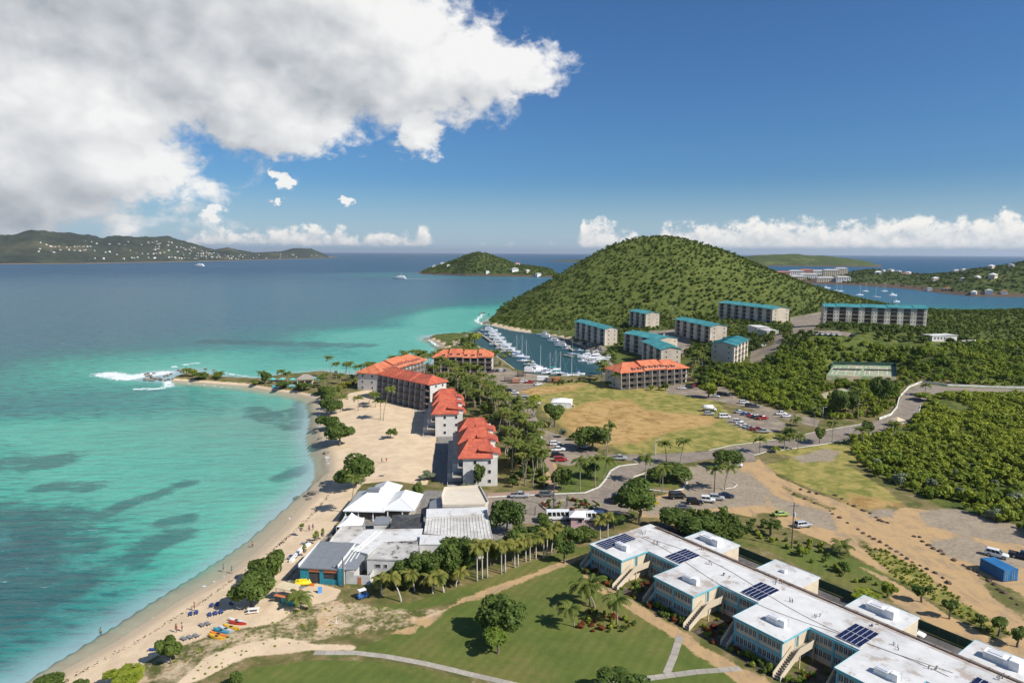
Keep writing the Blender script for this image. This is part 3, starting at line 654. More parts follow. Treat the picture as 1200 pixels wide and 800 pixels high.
M_KERB = mat('kerb_paint', (0.66, 0.63, 0.57), 0.8, 0.14, 2.0, c2=(0.52, 0.49, 0.43), spec=0.25)
M_PINK = mat('brick_path', (0.34, 0.23, 0.17), 0.9, 0.15, 2.0, spec=0.2)
ROAD = [(571, 584), (600, 583), (651, 580), (685, 579), (702, 572), (710, 562.5), (716, 553), (726, 547.5), (748, 545), (742, 540), (700, 538.5), (700, 532), (735, 533), (772, 532), (830, 529), (857, 523), (882, 520), (917, 515), (945, 508), (970, 504.5),
        (994, 499.5), (1019, 496), (1044, 488), (1052, 479), (1055, 467), (1066, 456), (1080, 450), (1110, 453.5), (1160, 455), (1215, 456.5), (1215, 460), (1160, 459), (1110, 458), (1096, 461), (1088, 467), (1078, 475), (1076, 483), (1066, 493), (1044, 501),
        (1022, 508), (992, 513.5), (972, 519), (945, 523), (923, 526), (898, 529), (884, 533), (886, 541), (862, 542), (832, 538), (800, 543.5), (780, 545), (757, 550), (741, 559), (744, 569), (756, 575), (742, 590), (732, 606), (712, 622), (690, 622), (640, 616), (600, 612), (571, 602)]
drape('road', [ROAD], M_ASPH, 0.05)
drape('parking_lot', [[(590, 462), (617, 461), (636, 472), (626, 485), (636, 503), (660, 511), (682, 523), (702, 531.5), (702, 538), (665, 546), (646, 542), (643, 522), (622, 507), (609, 484), (588, 477)],
                      [(560, 431), (562, 446), (589, 461), (604, 460), (640, 450), (640, 440), (606, 436), (590, 430)]], M_LOT, 0.045)
drape('car_park', [[(780, 452), (795, 450), (850, 454), (864, 467), (912, 481), (961, 492), (957, 501), (905, 488), (865, 475), (835, 469), (800, 463), (782, 461)], [(846, 486), (895, 481), (923, 497), (912, 507), (871, 504), (852, 495)]], M_LOT, 0.04)
drape('upper_car_park', [[(880, 412), (905, 404), (910, 392), (922, 392), (915, 410), (895, 425), (878, 426)], [(944, 388), (1000, 391), (1000, 396), (944, 393)], [(925, 372), (966, 365), (966, 372), (950, 392), (930, 392)], [(684, 400), (712, 408), (708, 414), (676, 405)], [(756, 388), (790, 386), (812, 400), (800, 418), (770, 398)]], M_LOT, 0.05)
drape('footpath', [[(650, 573), (655, 572), (654, 560), (644, 535), (640, 522), (632, 523), (636, 537), (645, 556), (647, 571)], [(571, 578), (600, 577), (650, 573), (655, 576), (610, 581), (571, 584)]], M_PINK, 0.04)
def slab_path(name, lines, width, m, h=0.06):
    """a pavement laid as single concrete slabs"""
    o = None; segs = []
    for ln in lines:
        p = [Vector(T(x, y)[:2]) for x, y in ln]; q = [p[0]]
        for a, b in zip(p, p[1:]):
            k = max(1, round((b - a).length / 1.9)); q += [a.lerp(b, (i + 1) / k) for i in range(k)]
        for i in range(len(q) - 1):
            def edge(k):
                t = (q[min(k + 1, len(q) - 1)] - q[max(k - 1, 0)]).normalized(); return Vector((-t.y, t.x)) * width / 2
            a, b = q[i].lerp(q[i + 1], 0.015), q[i].lerp(q[i + 1], 0.985); na, nb = edge(i), edge(i + 1)
            segs.append([a - na, b - nb, b + nb, a + na])
    root = None
    for s in segs:
        c = sum(s, Vector((0, 0))) / 4; z = Z(c.x, c.y); hh = h + random.uniform(-0.012, 0.012)
        mb = MB().prism([(v.x, v.y) for v in s], z - 0.1, z + hh)
        if root is None: root = structure(add(name, MB().prism([(v.x + (c.x - v.x) * 0.02, v.y + (c.y - v.y) * 0.02) for v in s], z - 0.12, z - 0.02).mesh(name, m)))
        mb.build('slab', m, root)
    return root
slab_path('path', [[(368, 766), (417, 765.5), (452, 769), (497, 778), (550, 790), (588, 799), (640, 812)]], 1.25, M_CONC)
slab_path('garden_path', [[(690, 804), (755, 795.5), (815, 788), (868, 783)], [(781, 790), (790, 768), (797, 745)]], 1.3, M_CONC)
K = tag(ribbon('kerb', [[(571, 583), (651, 579), (685, 578), (702, 571), (710, 561.5), (716, 552), (726, 546.2), (748, 543.5)]], 0.55, 0.2, M_KERB), 'white kerb curving round the lawn inside the driveway', 'kerb')
structure(K)
for nm_, ln, w, h in (('kerb', [(798, 557), (760, 553), (743, 559), (741, 564), (746, 570), (762, 574.5), (785, 577), (800, 573), (805, 566), (802, 559)], 0.5, 0.2), ('kerb', [(862, 523), (884, 533.5), (898, 529.5), (923, 526.5), (972, 519.5), (1022, 508.5), (1066, 493.5), (1077, 483), (1079, 475)], 0.3, 0.16),
                      ('kerb', [(830, 528), (857, 522), (882, 519), (917, 514), (970, 503.5), (1019, 495)], 0.25, 0.14), ('kerb', [(846, 573), (860, 571.5), (864, 568), (858, 565)], 0.3, 0.16)):
    structure(ribbon(nm_, [ln], w, h, M_KERB))
tag(ribbon('roadside_wall', [[(1030, 492), (1044, 486.5), (1051, 478), (1054, 466), (1065, 454.5), (1080, 448.5), (1110, 452), (1210, 455)]], 0.35, 0.95, M_KERB), 'long white low wall along the outer side of the bending road', 'wall')

# ------------------------------------------------------------------ shared building parts
M_GLASS = mat('window_glass', (0.025, 0.032, 0.038), 0.12, 0.3, 0.7, spec=0.5)
M_WHITE = mat('white_paint', (0.78, 0.77, 0.74), 0.6, 0.05, 1.2)
M_FRAME = mat('pale_frame', (0.62, 0.62, 0.58), 0.6, 0.08, 2.0)
M_DARK = mat('dark_wood', (0.13, 0.10, 0.08), 0.8, 0.2, 2.0)
M_RAIL = mat('railing_wood', (0.25, 0.19, 0.15), 0.8, 0.2, 2.0)
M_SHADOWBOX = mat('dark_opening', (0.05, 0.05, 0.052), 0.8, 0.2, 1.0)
M_BEIGE = mat('beige_render', (0.57, 0.485, 0.385), 0.88, 0.07, 0.5, c2=(0.49, 0.415, 0.33), spec=0.2)
M_PIER = mat('sunlit_pier_render', (0.70, 0.62, 0.51), 0.88, 0.07, 0.5, c2=(0.54, 0.47, 0.375), spec=0.2)  # beige render made lighter for the piers, sunlight put into the colour
M_STUCCO = mat('white_render', (0.64, 0.60, 0.55), 0.88, 0.06, 0.5, c2=(0.56, 0.53, 0.48), spec=0.2)
M_TEALROOF = mat('teal_roof', (0.048, 0.235, 0.25), 0.55, 0.14, 0.8, c2=(0.075, 0.29, 0.30))
M_TILE = mat('orange_roof', (0.50, 0.120, 0.066), 0.75, 0.22, 1.3, c2=(0.40, 0.088, 0.055), spots=((0.30, 0.085, 0.06), 0.88), spec=0.25)
M_TILE2 = mat('pale_orange_roof', (0.60, 0.195, 0.095), 0.75, 0.22, 1.3, c2=(0.50, 0.14, 0.07), spots=((0.36, 0.12, 0.075), 0.88), spec=0.25)
CACHE = {}
def cached(key, fn):
    if key not in CACHE: CACHE[key] = fn()
    return CACHE[key]
def window(parent, w, h, loc, rz=0.0, frame=None, pane=None, t=0.07, mull=0, name='window'):
    """frame proud of the wall (faces local -y), dark pane set back in it"""
    frame = frame or M_FRAME; pane = pane or M_GLASS
    def mk():
        mb = MB(); y0, y1 = -0.06, 0.03
        mb.box(0, w, y0, y1, 0, t); mb.box(0, w, y0, y1, h - t, h); mb.box(0, t, y0 + .003, y1, t, h - t); mb.box(w - t, w, y0 + .003, y1, t, h - t)
        for i in range(mull): x = w * (i + 1) / (mull + 1); mb.box(x - t * .35, x + t * .35, y0 + .01, y1, t, h - t)
        return mb.mesh(name, frame)
    o = add(name, cached(('wf', round(w, 2), round(h, 2), mull, frame.name, t), mk), parent); o.location = loc; o.rotation_euler = (0, 0, rz)
    q = add('pane', cached(('wp', round(w, 2), round(h, 2), pane.name), lambda: MB().box(t * .5, w - t * .5, -0.02, 0.02, t * .5, h - t * .5).mesh('pane', pane)), o)
    return o
def frame2(A, B):
    A, B = Vector(A), Vector(B); d = B - A; return A, d.length, math.atan2(d.y, d.x)
def local_poly(A, rz, pts):
    c, s = math.cos(rz), math.sin(rz); return [(A[0] + x * c - y * s, A[1] + x * s + y * c) for x, y in pts]
def railing(mb, x0, x1, y, z, h=1.0, m=0, posts=True):
    mb.box(x0, x1, y - .05, y + .05, z + h - .09, z + h, m); mb.box(x0, x1, y - .025, y + .025, z + .12, z + .18, m); mb.box(x0, x1, y - .025, y + .025, z + h * .5, z + h * .5 + .06, m)
    n = max(1, int((x1 - x0) / 1.6))
    for i in range(n + 1): x = x0 + (x1 - x0) * i / n; mb.box(x - .05, x + .05, y - .045, y + .045, z, z + h - .092, m)

# ------------------------------------------------------------------ teal roofed hillside apartments
def teal_condo(A, B, D, zb, label, floors=4, H=12.4, bays=5, arches=False, step=0.0, group='apartment blocks with teal roofs', sunk=3.0, ends=(True, True)):
    A, L, rz = frame2(A, B); t = thing('apartment_block', label, 'apartment building', (A.x, A.y, zb), rz, group)
    NOGO.append(local_poly(A, rz, [(-4, -5), (L + 4, -5), (L + 4, D + 3), (-4, D + 3)]))
    bw = L / bays; rec = 1.3; fh = H / floors
    MB().box(0, L, rec, D, -sunk, H).build('wall', M_BEIGE, t)
    for i in range(bays):
        x0 = i * bw; pw = bw * 0.46
        for s_, (a, b) in enumerate(((x0 + 0.004, x0 + pw * .5), (x0 + bw - pw * .5, x0 + bw - 0.004))):
            pr = MB().box(a, b, 0 if s_ else 0.12, rec - .004, -sunk, H - .004).build('pier', M_PIER, t)
            if pw > 2.0:
                for f in range(floors):
                    window(pr, 0.6, 0.9, ((a + b) / 2 - .3, -0.02 if s_ else 0.10, f * fh + 1.2), 0, M_FRAME)
        for f in range(floors):
            if arches and f == 0:
                w = bw - pw; n = 8; pts = [(x0 + pw * .5, 0), (x0 + bw - pw * .5, 0)] + [(x0 + bw / 2 + w / 2 * math.cos(math.pi * k / n), fh * .45 + min(w / 2, fh * .5) * math.sin(math.pi * k / n)) for k in range(n + 1)]
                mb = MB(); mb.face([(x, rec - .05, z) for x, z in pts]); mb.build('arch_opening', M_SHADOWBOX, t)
                continue
            bal = MB().box(x0 + pw * .5, x0 + bw - pw * .5, 0.05, rec, f * fh - .12, f * fh + .08).build('balcony', M_BEIGE, t)
            r = MB(); railing(r, x0 + pw * .5, x0 + bw - pw * .5, 0.14, f * fh + .08); r.build('railing', M_RAIL, bal)
            d = MB().box(x0 + bw * .5 - bw * .22, x0 + bw * .5 + bw * .22, rec - .1, rec - .03, f * fh + .1, f * fh + 2.35).build('balcony_door', M_GLASS, t)
        z = H + (0.25 if i % 2 else 0.0)
        ov = 0.5; rb = MB(); x1, x2 = x0 - (ov if i == 0 else 0) + .01, x0 + bw + (ov if i == bays - 1 else 0) - .01
        prof = [(-0.7, z - .05), (D * .52, z + 1.7), (D + .6, z + .3), (D + .6, z + .05), (D * .52, z + 1.42), (-0.7, z - .32)]
        rb.loft([[(x1, y, q) for y, q in prof], [(x2, y, q) for y, q in prof]]); ro = rb.build('roof', M_TEALROOF, t)
        sm_ = MB(); n = max(2, int(bw / 1.2))
        for k in range(n + 1):
            x = x1 + (x2 - x1) * (k + .02) / (n + .04); sm_.loft([[(x - .05, y, q + e) for y, q in prof[:3] for e in (0.0,)] + [(x - .05, y, q + .07) for y, q in prof[2::-1]], [(x + .05, y, q) for y, q in prof[:3]] + [(x + .05, y, q + .07) for y, q in prof[2::-1]]])
        sm_.build('seam', M_TEALROOF, ro)
    # gable infill
    for s_, x in ((0, 0.0), (1, L - .3)):
        MB().loft([[(x, rec, H - .01), (x, D, H - .01), (x, D, H + .15), (x, D * .52, H + 1.38), (x, rec, H + .55)], [(x + .3, rec, H - .01), (x + .3, D, H - .01), (x + .3, D, H + .15), (x + .3, D * .52, H + 1.38), (x + .3, rec, H + .55)]]).build('gable', M_BEIGE, t)
    for f in range(floors):
        for y in ([rec + 1.4, D - 2.6] if D > 9 else [D * .5]):
            if ends[1]: window(t, 0.9, 1.1, (L + .03, y, f * fh + 1.1), math.pi / 2, M_FRAME)
            if ends[0]: window(t, 0.9, 1.1, (-.03, y + .9, f * fh + 1.1), -math.pi / 2, M_FRAME)
    return t
def condo_px(a, b, e, z_eave, zb, *r, **k):
    A, B, Ee = G(*a, z_eave), G(*b, z_eave), G(*e, z_eave)
    dx_, dy_ = B[0] - A[0], B[1] - A[1]; l = math.hypot(dx_, dy_); D = abs((Ee[0] - B[0]) * (-dy_ / l) + (Ee[1] - B[1]) * dx_ / l)
    return teal_condo(A, B, max(9, min(16, D)), zb, *r, **k)
condo_px((674, 376), (709, 385.5), (727, 386), 16.5, 4.0, 'long beige apartment block with teal roof beside the right-hand marina jetty')
condo_px((737.5, 364), (757, 367.5), (775, 367.5), 20.5, 8.0, 'shortest beige apartment block with teal roof, at the foot of the wooded hill', bays=3)
condo_px((731, 390), (771, 398), (790, 396), 15.5, 3.0, 'beige apartment block with teal roof, left of two behind the orange-roofed condo', bays=4)
condo_px((752.5, 400), (775, 410), (796, 409), 14.6, 2.5, 'low beige apartment block with teal roof, right of two behind the orange-roofed condo', bays=3)
condo_px((791, 373.5), (832.6, 382.4), (854, 382.4), 20.5, 8.0, 'beige apartment block with teal roof in the middle of the hillside row', bays=5)
condo_px((861, 404.5), (877, 397.5), (838, 401), 19.5, 7.0, 'beige apartment block with teal roof and plain end wall above the scrub slope', bays=4)
condo_px((842, 353), (905.6, 360.4), (925.6, 360), 29.5, 16.0, 'longest beige apartment block with teal roof, high on the slope below the hill', bays=7)
A8, B8 = G(966, 359, 35.5), G(1087, 362, 35.5)
teal_condo(A8, B8, 13, 22.0, 'wide five-storey teal-roofed apartment block with arched ground floor above the tennis court', 5, 13.6, 8, True)

# ------------------------------------------------------------------ orange roofed beach condominiums
def hip(mb, x0, x1, y0, y1, z, h, ix0, ix1, th=0.25, along='x', m=0, oy=0.5):
    """hipped roof over a rectangle; ridge along x inset ix0/ix1 from the ends"""
    if along == 'x': r0, r1 = (x0 + ix0, y0 + (y1 - y0) * oy, z + h), (x1 - ix1, y0 + (y1 - y0) * oy, z + h)
    else: r0, r1 = (x0 + (x1 - x0) * oy, y0 + ix0, z + h), (x0 + (x1 - x0) * oy, y1 - ix1, z + h)
    a, b, c, d = (x0, y0, z), (x1, y0, z), (x1, y1, z), (x0, y1, z)
    if along == 'x': fs = [(a, b, r1, r0), (b, c, r1), (c, d, r0, r1), (d, a, r0)]
    else: fs = [(a, b, r0), (b, c, r1, r0), (c, d, r1), (d, a, r0, r1)]
    for f in fs: mb.face(f, m)
    lo = [(p[0], p[1], z - th) for p in (a, b, c, d)]
    up = [a, b, c, d]
    for i in range(4): j = (i + 1) % 4; mb.face((lo[i], lo[j], up[j], up[i]), m)
    mb.face(lo[::-1], m)
    return fs, (r0, r1)
def ridge_caps(mb, fs, rid, r=0.11):
    r0, r1 = rid; seen = set()
    for f in fs:
        for p, q in zip(f, f[1:] + f[:1]):
            if (p in (r0, r1)) or (q in (r0, r1)):
                k = tuple(sorted((p, q)))
                if k not in seen and p != q: seen.add(k); mb.tube(p, q, r, n=5)
def orange_condo(A, B, D, label, floors=3, modules=3, zb=2.0, tile=None, terrace=1.6, dormers=True, step=0.0, fh=2.95, roof_h=3.6, salt=True, rail=None, cross=False):
    tile = tile or M_TILE; A, L, rz = frame2(A, B); t = thing('beach_condominium', label, 'condominium', (A.x, A.y, zb), rz, 'orange-roofed condominiums')
    NOGO.append(local_poly(A, rz, [(-2, -terrace * floors - 2), (L + 2, -terrace * floors - 2), (L + 2, D + 3), (-2, D + 3)]))
    H = floors * fh; MB().box(0, L, 0, D, -1, H).build('wall', M_STUCCO, t)
    mw = L / modules; bays = max(2, round(mw / 4.6))
    for f in range(floors):
        ext = terrace * (floors - f) if cross else terrace + 0.25 * (floors - f)
        for mI in range(modules):
            x0 = mI * mw
            bl = MB().box(x0 + .01, x0 + mw - .01, -ext, -.003, f * fh - .18, f * fh + .1).build('balcony', M_CONC if cross else M_DARK, t)
            r = MB(); railing(r, x0 + .05, x0 + mw - .05, -ext + .12, f * fh + .1); r.build('railing', rail or M_RAIL, bl)
            for k in range(bays):
                xb = x0 + mw * (k + .5) / bays
                MB().box(xb - mw / bays * .34, xb + mw / bays * .34, -.06, .02, f * fh + .12, f * fh + 2.4).build('glass_door', M_GLASS, t)
                MB().box(x0 + mw * k / bays - .09 + .1, x0 + mw * k / bays + .09 + .1, -ext + .02, -.005, f * fh + .1, f * fh + fh - .185 if f < floors - 1 or not cross else f * fh + 2.0).build('party_wall', M_STUCCO, t)
            if f < floors - 1 and not cross:
                pass
    for s_, x, r_ in ((0, -.03, -math.pi / 2), (1, L + .03, math.pi / 2)):
        for f in range(floors):
            for y in (D * .3, D * .72): window(t, 1.0, 1.2, (x, y + (1.0 if s_ == 0 else 0), f * fh + .95), r_)
    for f in range(floors):
        for k in range(max(3, int(L / 4))):
            window(t, 1.1, 1.2, (L - (k + .4) * L / max(3, int(L / 4)), D + .03, f * fh + .95), math.pi)
    ov = 0.7
    if cross:                                    # peaked modules side by side, long rear slopes
        for mI in range(modules):
            x0, x1 = mI * mw, (mI + 1) * mw; z = H + 0.15 + 0.25 * (mI % 2)
            mb = MB(); fs, rid = hip(mb, x0 - (ov if mI == 0 else -.02), x1 + (ov if mI == modules - 1 else -.02), -1.5, D * .86, z, roof_h + .15 * mI, D * .34, D * .10, along='y')
            ro = mb.build('roof', tile, t); cp = MB(); ridge_caps(cp, fs, rid, .12); cp.build('ridge_cap', tile, ro)
            lean = MB(); lean.loft([[(x0 + .3, D * .52, z + 1.9), (x0 + .3, D + 1.6, z - 1.2), (x0 + .3, D + 1.6, z - 1.45), (x0 + .3, D * .52, z + 1.6)], [(x1 - mw * .42, D * .52, z + 1.9), (x1 - mw * .42, D + 1.6, z - 1.2), (x1 - mw * .42, D + 1.6, z - 1.45), (x1 - mw * .42, D * .52, z + 1.6)]]).build('rear_roof', tile, t)
            dm = MB().box(x1 - mw * .38, x1 - mw * .08, D * .7, D + .3, z - .4, z + 1.05).build('dormer', M_STUCCO, t)
            MB().loft([[(x1 - mw * .42, D * .45, z + 1.9), (x1 - mw * .42, D + .8, z + 1.0), (x1 - mw * .42, D + .8, z + 1.2), (x1 - mw * .42, D * .45, z + 2.1)], [(x1 - mw * .04, D * .45, z + 1.9), (x1 - mw * .04, D + .8, z + 1.0), (x1 - mw * .04, D + .8, z + 1.2), (x1 - mw * .04, D * .45, z + 2.1)]]).build('dormer_roof', tile, dm)
            sm_ = MB()
            for k in range(1, 5):
                y = -1.5 + (D * .86 + 1.5) * k / 5
    else:
        nseg = modules
        for mI in range(nseg):
            x0, x1 = mI * mw, (mI + 1) * mw; z = H + .1 + step * (mI % 2)
            mb = MB(); e0, e1 = (ov if mI == 0 else -.01), (ov if mI == nseg - 1 else -.01)
            fs, rid = hip(mb, x0 - e0, x1 + e1, -terrace - .3, D + .8, z, roof_h, D * .5 if mI == 0 else 0.8, D * .5 if mI == nseg - 1 else 0.8, oy=.55)
            ro = mb.build('roof', tile, t); cp = MB(); ridge_caps(cp, fs, rid, .12); cp.build('ridge_cap', tile, ro)
            if dormers:
                k_ = max(2, int(mw / 3.4)); yr = -terrace - .3 + (D + .8 + terrace + .3) * .55
                for k in range(k_):
                    xd = x0 + mw * (k + .5) / k_; y0_ = -terrace * .35; zz = z + roof_h * (y0_ + terrace + .3) / (yr + terrace + .3)
                    if mI == 0 and xd < x0 + D * .4 or mI == nseg - 1 and xd > x1 - D * .4: continue
                    d = MB().box(xd - .75, xd + .75, y0_, yr * .75, zz - .4, zz + 1.0).build('dormer', M_STUCCO, t)
                    MB().box(xd - .95, xd + .95, y0_ - .35, yr * .9, zz + 1.003, zz + 1.16).build('dormer_roof', tile, d)
                    MB().box(xd - .55, xd + .55, y0_ - .04, y0_ + .02, zz + .18, zz + .85).build('pane', M_GLASS, d)
    return t
orange_condo(G(541, 496, 11), G(542.5, 536, 11), 10.4, 'orange-roofed beach condominium nearest the white-roofed beach bar', cross=True, modules=3, rail=M_WHITE)
orange_condo(G(511, 462, 11), G(510, 484.5, 11), 10.4, 'orange-roofed beach condominium in the middle of the row behind the sand', cross=True, modules=3, rail=M_WHITE)
orange_condo(G(446, 437.5, 14), G(504, 449.5, 14), 9.5, 'four-storey condominium with orange roof and dark wooden balconies facing the sand', 4, 3, terrace=1.8, dormers=False, roof_h=2.9, fh=2.95)
orange_condo(G(445, 438, 11), G(497, 421, 11), 13, 'orange-roofed condominium with a white gable behind the four-storey one, by the sea', 3, 3, tile=M_TILE2, step=.5)
orange_condo(G(508, 418, 11), G(577, 418.5, 11), 12, 'orange-roofed condominium beside the yachts at the harbour mouth', 3, 4, tile=M_TILE2, step=.5)
orange_condo(G(726, 436, 11), G(805, 430, 11), 14, 'orange-roofed condominium with dormers at the head of the marina beside the dry field', 3, 3, tile=M_TILE2, step=.5)

# ------------------------------------------------------------------ two-storey school with white flat roofs
ZS = 2.0; SH_ = 5.5
SO = np.array(G(693, 637.5, ZS + SH_)); SX = np.array(G(861.5, 722, ZS + SH_)) - SO
PITCHW = float(np.hypot(*SX)) / 2; SRZ = math.atan2(SX[1], SX[0])
WW, WD, MD, AD = PITCHW * .503, PITCHW * .415, PITCHW * .61, PITCHW * .385
M_CREAM = mat('cream_render', (0.62, 0.525, 0.385), 0.85, 0.06, 0.6, c2=(0.56, 0.47, 0.34), spec=0.2)
M_TEAL = mat('teal_trim', (0.16, 0.46, 0.52), 0.6, 0.08, 1.0)
M_ROOFW = mat('white_roof', (0.64, 0.63, 0.605), 0.8, 0.07, 0.5, c2=(0.54, 0.53, 0.51), spots=((0.42, 0.36, 0.31), 0.78), spec=0.2)
M_SOLAR = mat('solar_cell', (0.012, 0.016, 0.055), 0.18, 0.25, 0.6)
M_ALU = mat('aluminium', (0.62, 0.63, 0.65), 0.4, 0.06, 1.0)
M_PIPE = mat('rusty_pipe', (0.20, 0.12, 0.085), 0.8, 0.3, 0.8, c2=(0.10, 0.085, 0.08))
M_LOUVRE = mat('louvre_glass', (0.10, 0.105, 0.10), 0.25, 0.35, 0.6, c2=(0.16, 0.165, 0.15))
sch = thing('school_building', 'long two-storey cream school with teal trim, white flat roofs and projecting wings', 'school', (SO[0], SO[1], ZS), SRZ)
def sl(x, y): return local_poly(SO, SRZ, [(x, y)])[0]
NW = 4; LEN = PITCHW * NW + WW + 10
NOGO.append(local_poly(SO, SRZ, [(-2, -3), (LEN, -3), (LEN, WD + MD + AD + 9), (-2, WD + MD + AD + 9)]))
def slab(poly, z0, z1, name, m, par): return MB().prism(poly, z0, z1).build(name, m, par)
slab([(0.02, WD), (LEN, WD), (LEN, WD + MD), (0.02, WD + MD)], -.5, SH_ - .25, 'main_wall', M_CREAM, sch)
slab([(-.35, WD + .003), (LEN, WD + .003), (LEN, WD + MD + .25), (-.35, WD + MD + .25)], SH_ - .25, SH_, 'roof', M_ROOFW, sch)
def facade(par, x0, x1, y, nbay=2):
    """teal posts and bands, cream spandrels are the wall itself; two rows of framed windows"""
    L = x1 - x0
    MB().box(x0, x1, y - .22, y - .003, SH_ - .62, SH_ - .255).build('fascia', M_TEAL, par)
    MB().box(x0, x1, y - .16, y - .003, 2.42, 2.86).build('band', M_TEAL, par)
    for k in range(nbay + 1):
        x = x0 + .14 + (L - .28) * k / nbay; MB().box(x - .14, x + .14, y - .19, y - .004, -.3, SH_ - .625).build('post', M_TEAL, par)
    bw = (L - .28) / nbay
    for k in range(nbay):
        a = x0 + .14 + bw * k + .2; n = 5; w = (bw - .4) / n
        for q in range(n):
            window(par, w - .03, 1.28, (a + q * w, y - .06, 3.55), 0, M_FRAME, M_LOUVRE, 0.06, 1)
            window(par, w - .03, 1.30, (a + q * w, y - .06, 1.02), 0, M_FRAME, M_LOUVRE, 0.06, 1)
def stair(name, x0, x1, ytop, ybot, z, land_to, label):
    t = thing('outside_stair', label, 'staircase', (*sl((x0 + x1) / 2, ybot), ZS), SRZ, 'cream outside stairs of the school'); w = (x1 - x0) / 2; o = -ybot
    n = 12; L = ytop - ybot
    for k in range(n):
        a = L * k / n; MB().box(-w + .1, w - .1, a, a + L / n + .06, z * (k + 1) / n - .07, z * (k + 1) / n).build('tread', M_CONC, t)
    for s_ in (-1, 1):
        x = s_ * w; xa, xb = (x, x + .1 * -s_) if s_ < 0 else (x - .1, x)
        ring = lambda q: [(q, 0, -.05), (q, 0.05, .95), (q, L, z + 1.0), (q, L, z - .35)]
        MB().loft([ring(min(xa, xb)), ring(max(xa, xb))]).build('parapet', M_CREAM, t)
    if land_to is not None:
        MB().box(-w + .1, w - .1, L + .004, land_to + o, z - .2, z).build('landing', M_CONC, t)
        MB().box(w - .1, w, L + .004, land_to + o, z - .32, z + 1.0).build('parapet', M_CREAM, t)
        for yy in (L + .3, land_to + o - .4): MB().box(w - .3, w - .12, yy, yy + .2, -.3, z - .2).build('column', M_CREAM, t)
    return t
ORD = ['farthest', 'second', 'third', 'nearest']
for i in range(NW):
    x = PITCHW * i
    slab([(x, 0), (x + WW, 0), (x + WW, WD - .003), (x, WD - .003)], -.5, SH_ - .25, 'wing_wall', M_CREAM, sch)
    slab([(x - .3, -.3), (x + WW + .3, -.3), (x + WW + .3, WD), (x - .3, WD)], SH_ - .25, SH_ + .002, 'wing_roof', M_ROOFW, sch)
    e = MB(); zt = SH_ + .05
    e.box(x - .36, x + WW + .36, -.36, -.303, SH_ - .3, zt); e.box(x - .36, x - .303, -.30, WD, SH_ - .3, zt); e.box(x + WW + .303, x + WW + .36, -.30, WD, SH_ - .3, zt)
    e.build('roof_edge', M_ALU if i == 9 else M_TEAL, sch)
    facade(sch, x, x + WW, 0)
    facade(sch, x + WW + .25, x + PITCHW - .35, WD)
    MB().box(x + WW - .02, x + WW + .04, 3.9, 4.8, 2.9, 4.95).build('door', mat('door_green', (0.10, 0.20, 0.20), 0.5), sch)
    MB().box(x + WW + .002, x + WW + .12, 3.75, 3.9, 2.9, 5.05).build('door_frame', M_WHITE, sch)
    stair('s', x + WW + .14, x + WW + 1.62, 2.6, -2.9, 2.9, WD - .2, 'cream outside stair on the right side of the %s school wing' % ORD[i])
    stair('s', x - 1.55, x - .1, 2.2, -1.9, 2.9, None, 'short cream stair at the left flank of the %s wing of the school' % ORD[i])
    # rooftop ventilation
    u = thing('roof_vent_unit', 'white louvred ventilation unit on the roof of the %s wing of the school' % ORD[i], 'ventilation unit', (*sl(x + WW * .60, WD * .52), ZS + SH_), SRZ, 'roof ventilation units')
    MB().box(-1.7, .7, -.7, .7, 0, 1.0).build('housing', M_WHITE, u); MB().box(.705, 1.75, -.6, .6, 0, 1.25).build('fan_box', M_WHITE, u); MB().box(-1.0, .2, -.75, -.705, .2, .8).build('louvre', M_FRAME, u); MB().box(-1.5, .3, -.5, .5, 1.003, 1.12).build('lid', M_ALU, u)
    MB().tube((1.9, .5, 0), (1.9, .5, 1.5), .06).build('flue', M_ALU, u)
    for j, (ux, uy) in enumerate(((WW * .9, WD + MD * .35), (PITCHW * .86, WD + MD * .84), (WW * .3, WD + MD * .5))):
        p = thing('roof_pipes', 'small grey vent pipes on the white roof %s the %s school wing' % (('just behind', 'right of', 'farther behind')[j], ORD[i]), 'vent pipes', (*sl(x + ux, uy), ZS + SH_ + .0), SRZ + j, 'roof vent pipes')
        for k in range(4): a = random.uniform(-.9, .9); b = random.uniform(-.5, .5); hh = random.uniform(.35, .8); MB().tube((a, b, 0), (a, b, hh), .07).tube((a, b, hh - .07), (a + .25, b + .1, hh - .02), .06).build('pipe', M_PIPE if k else M_ALU, p)
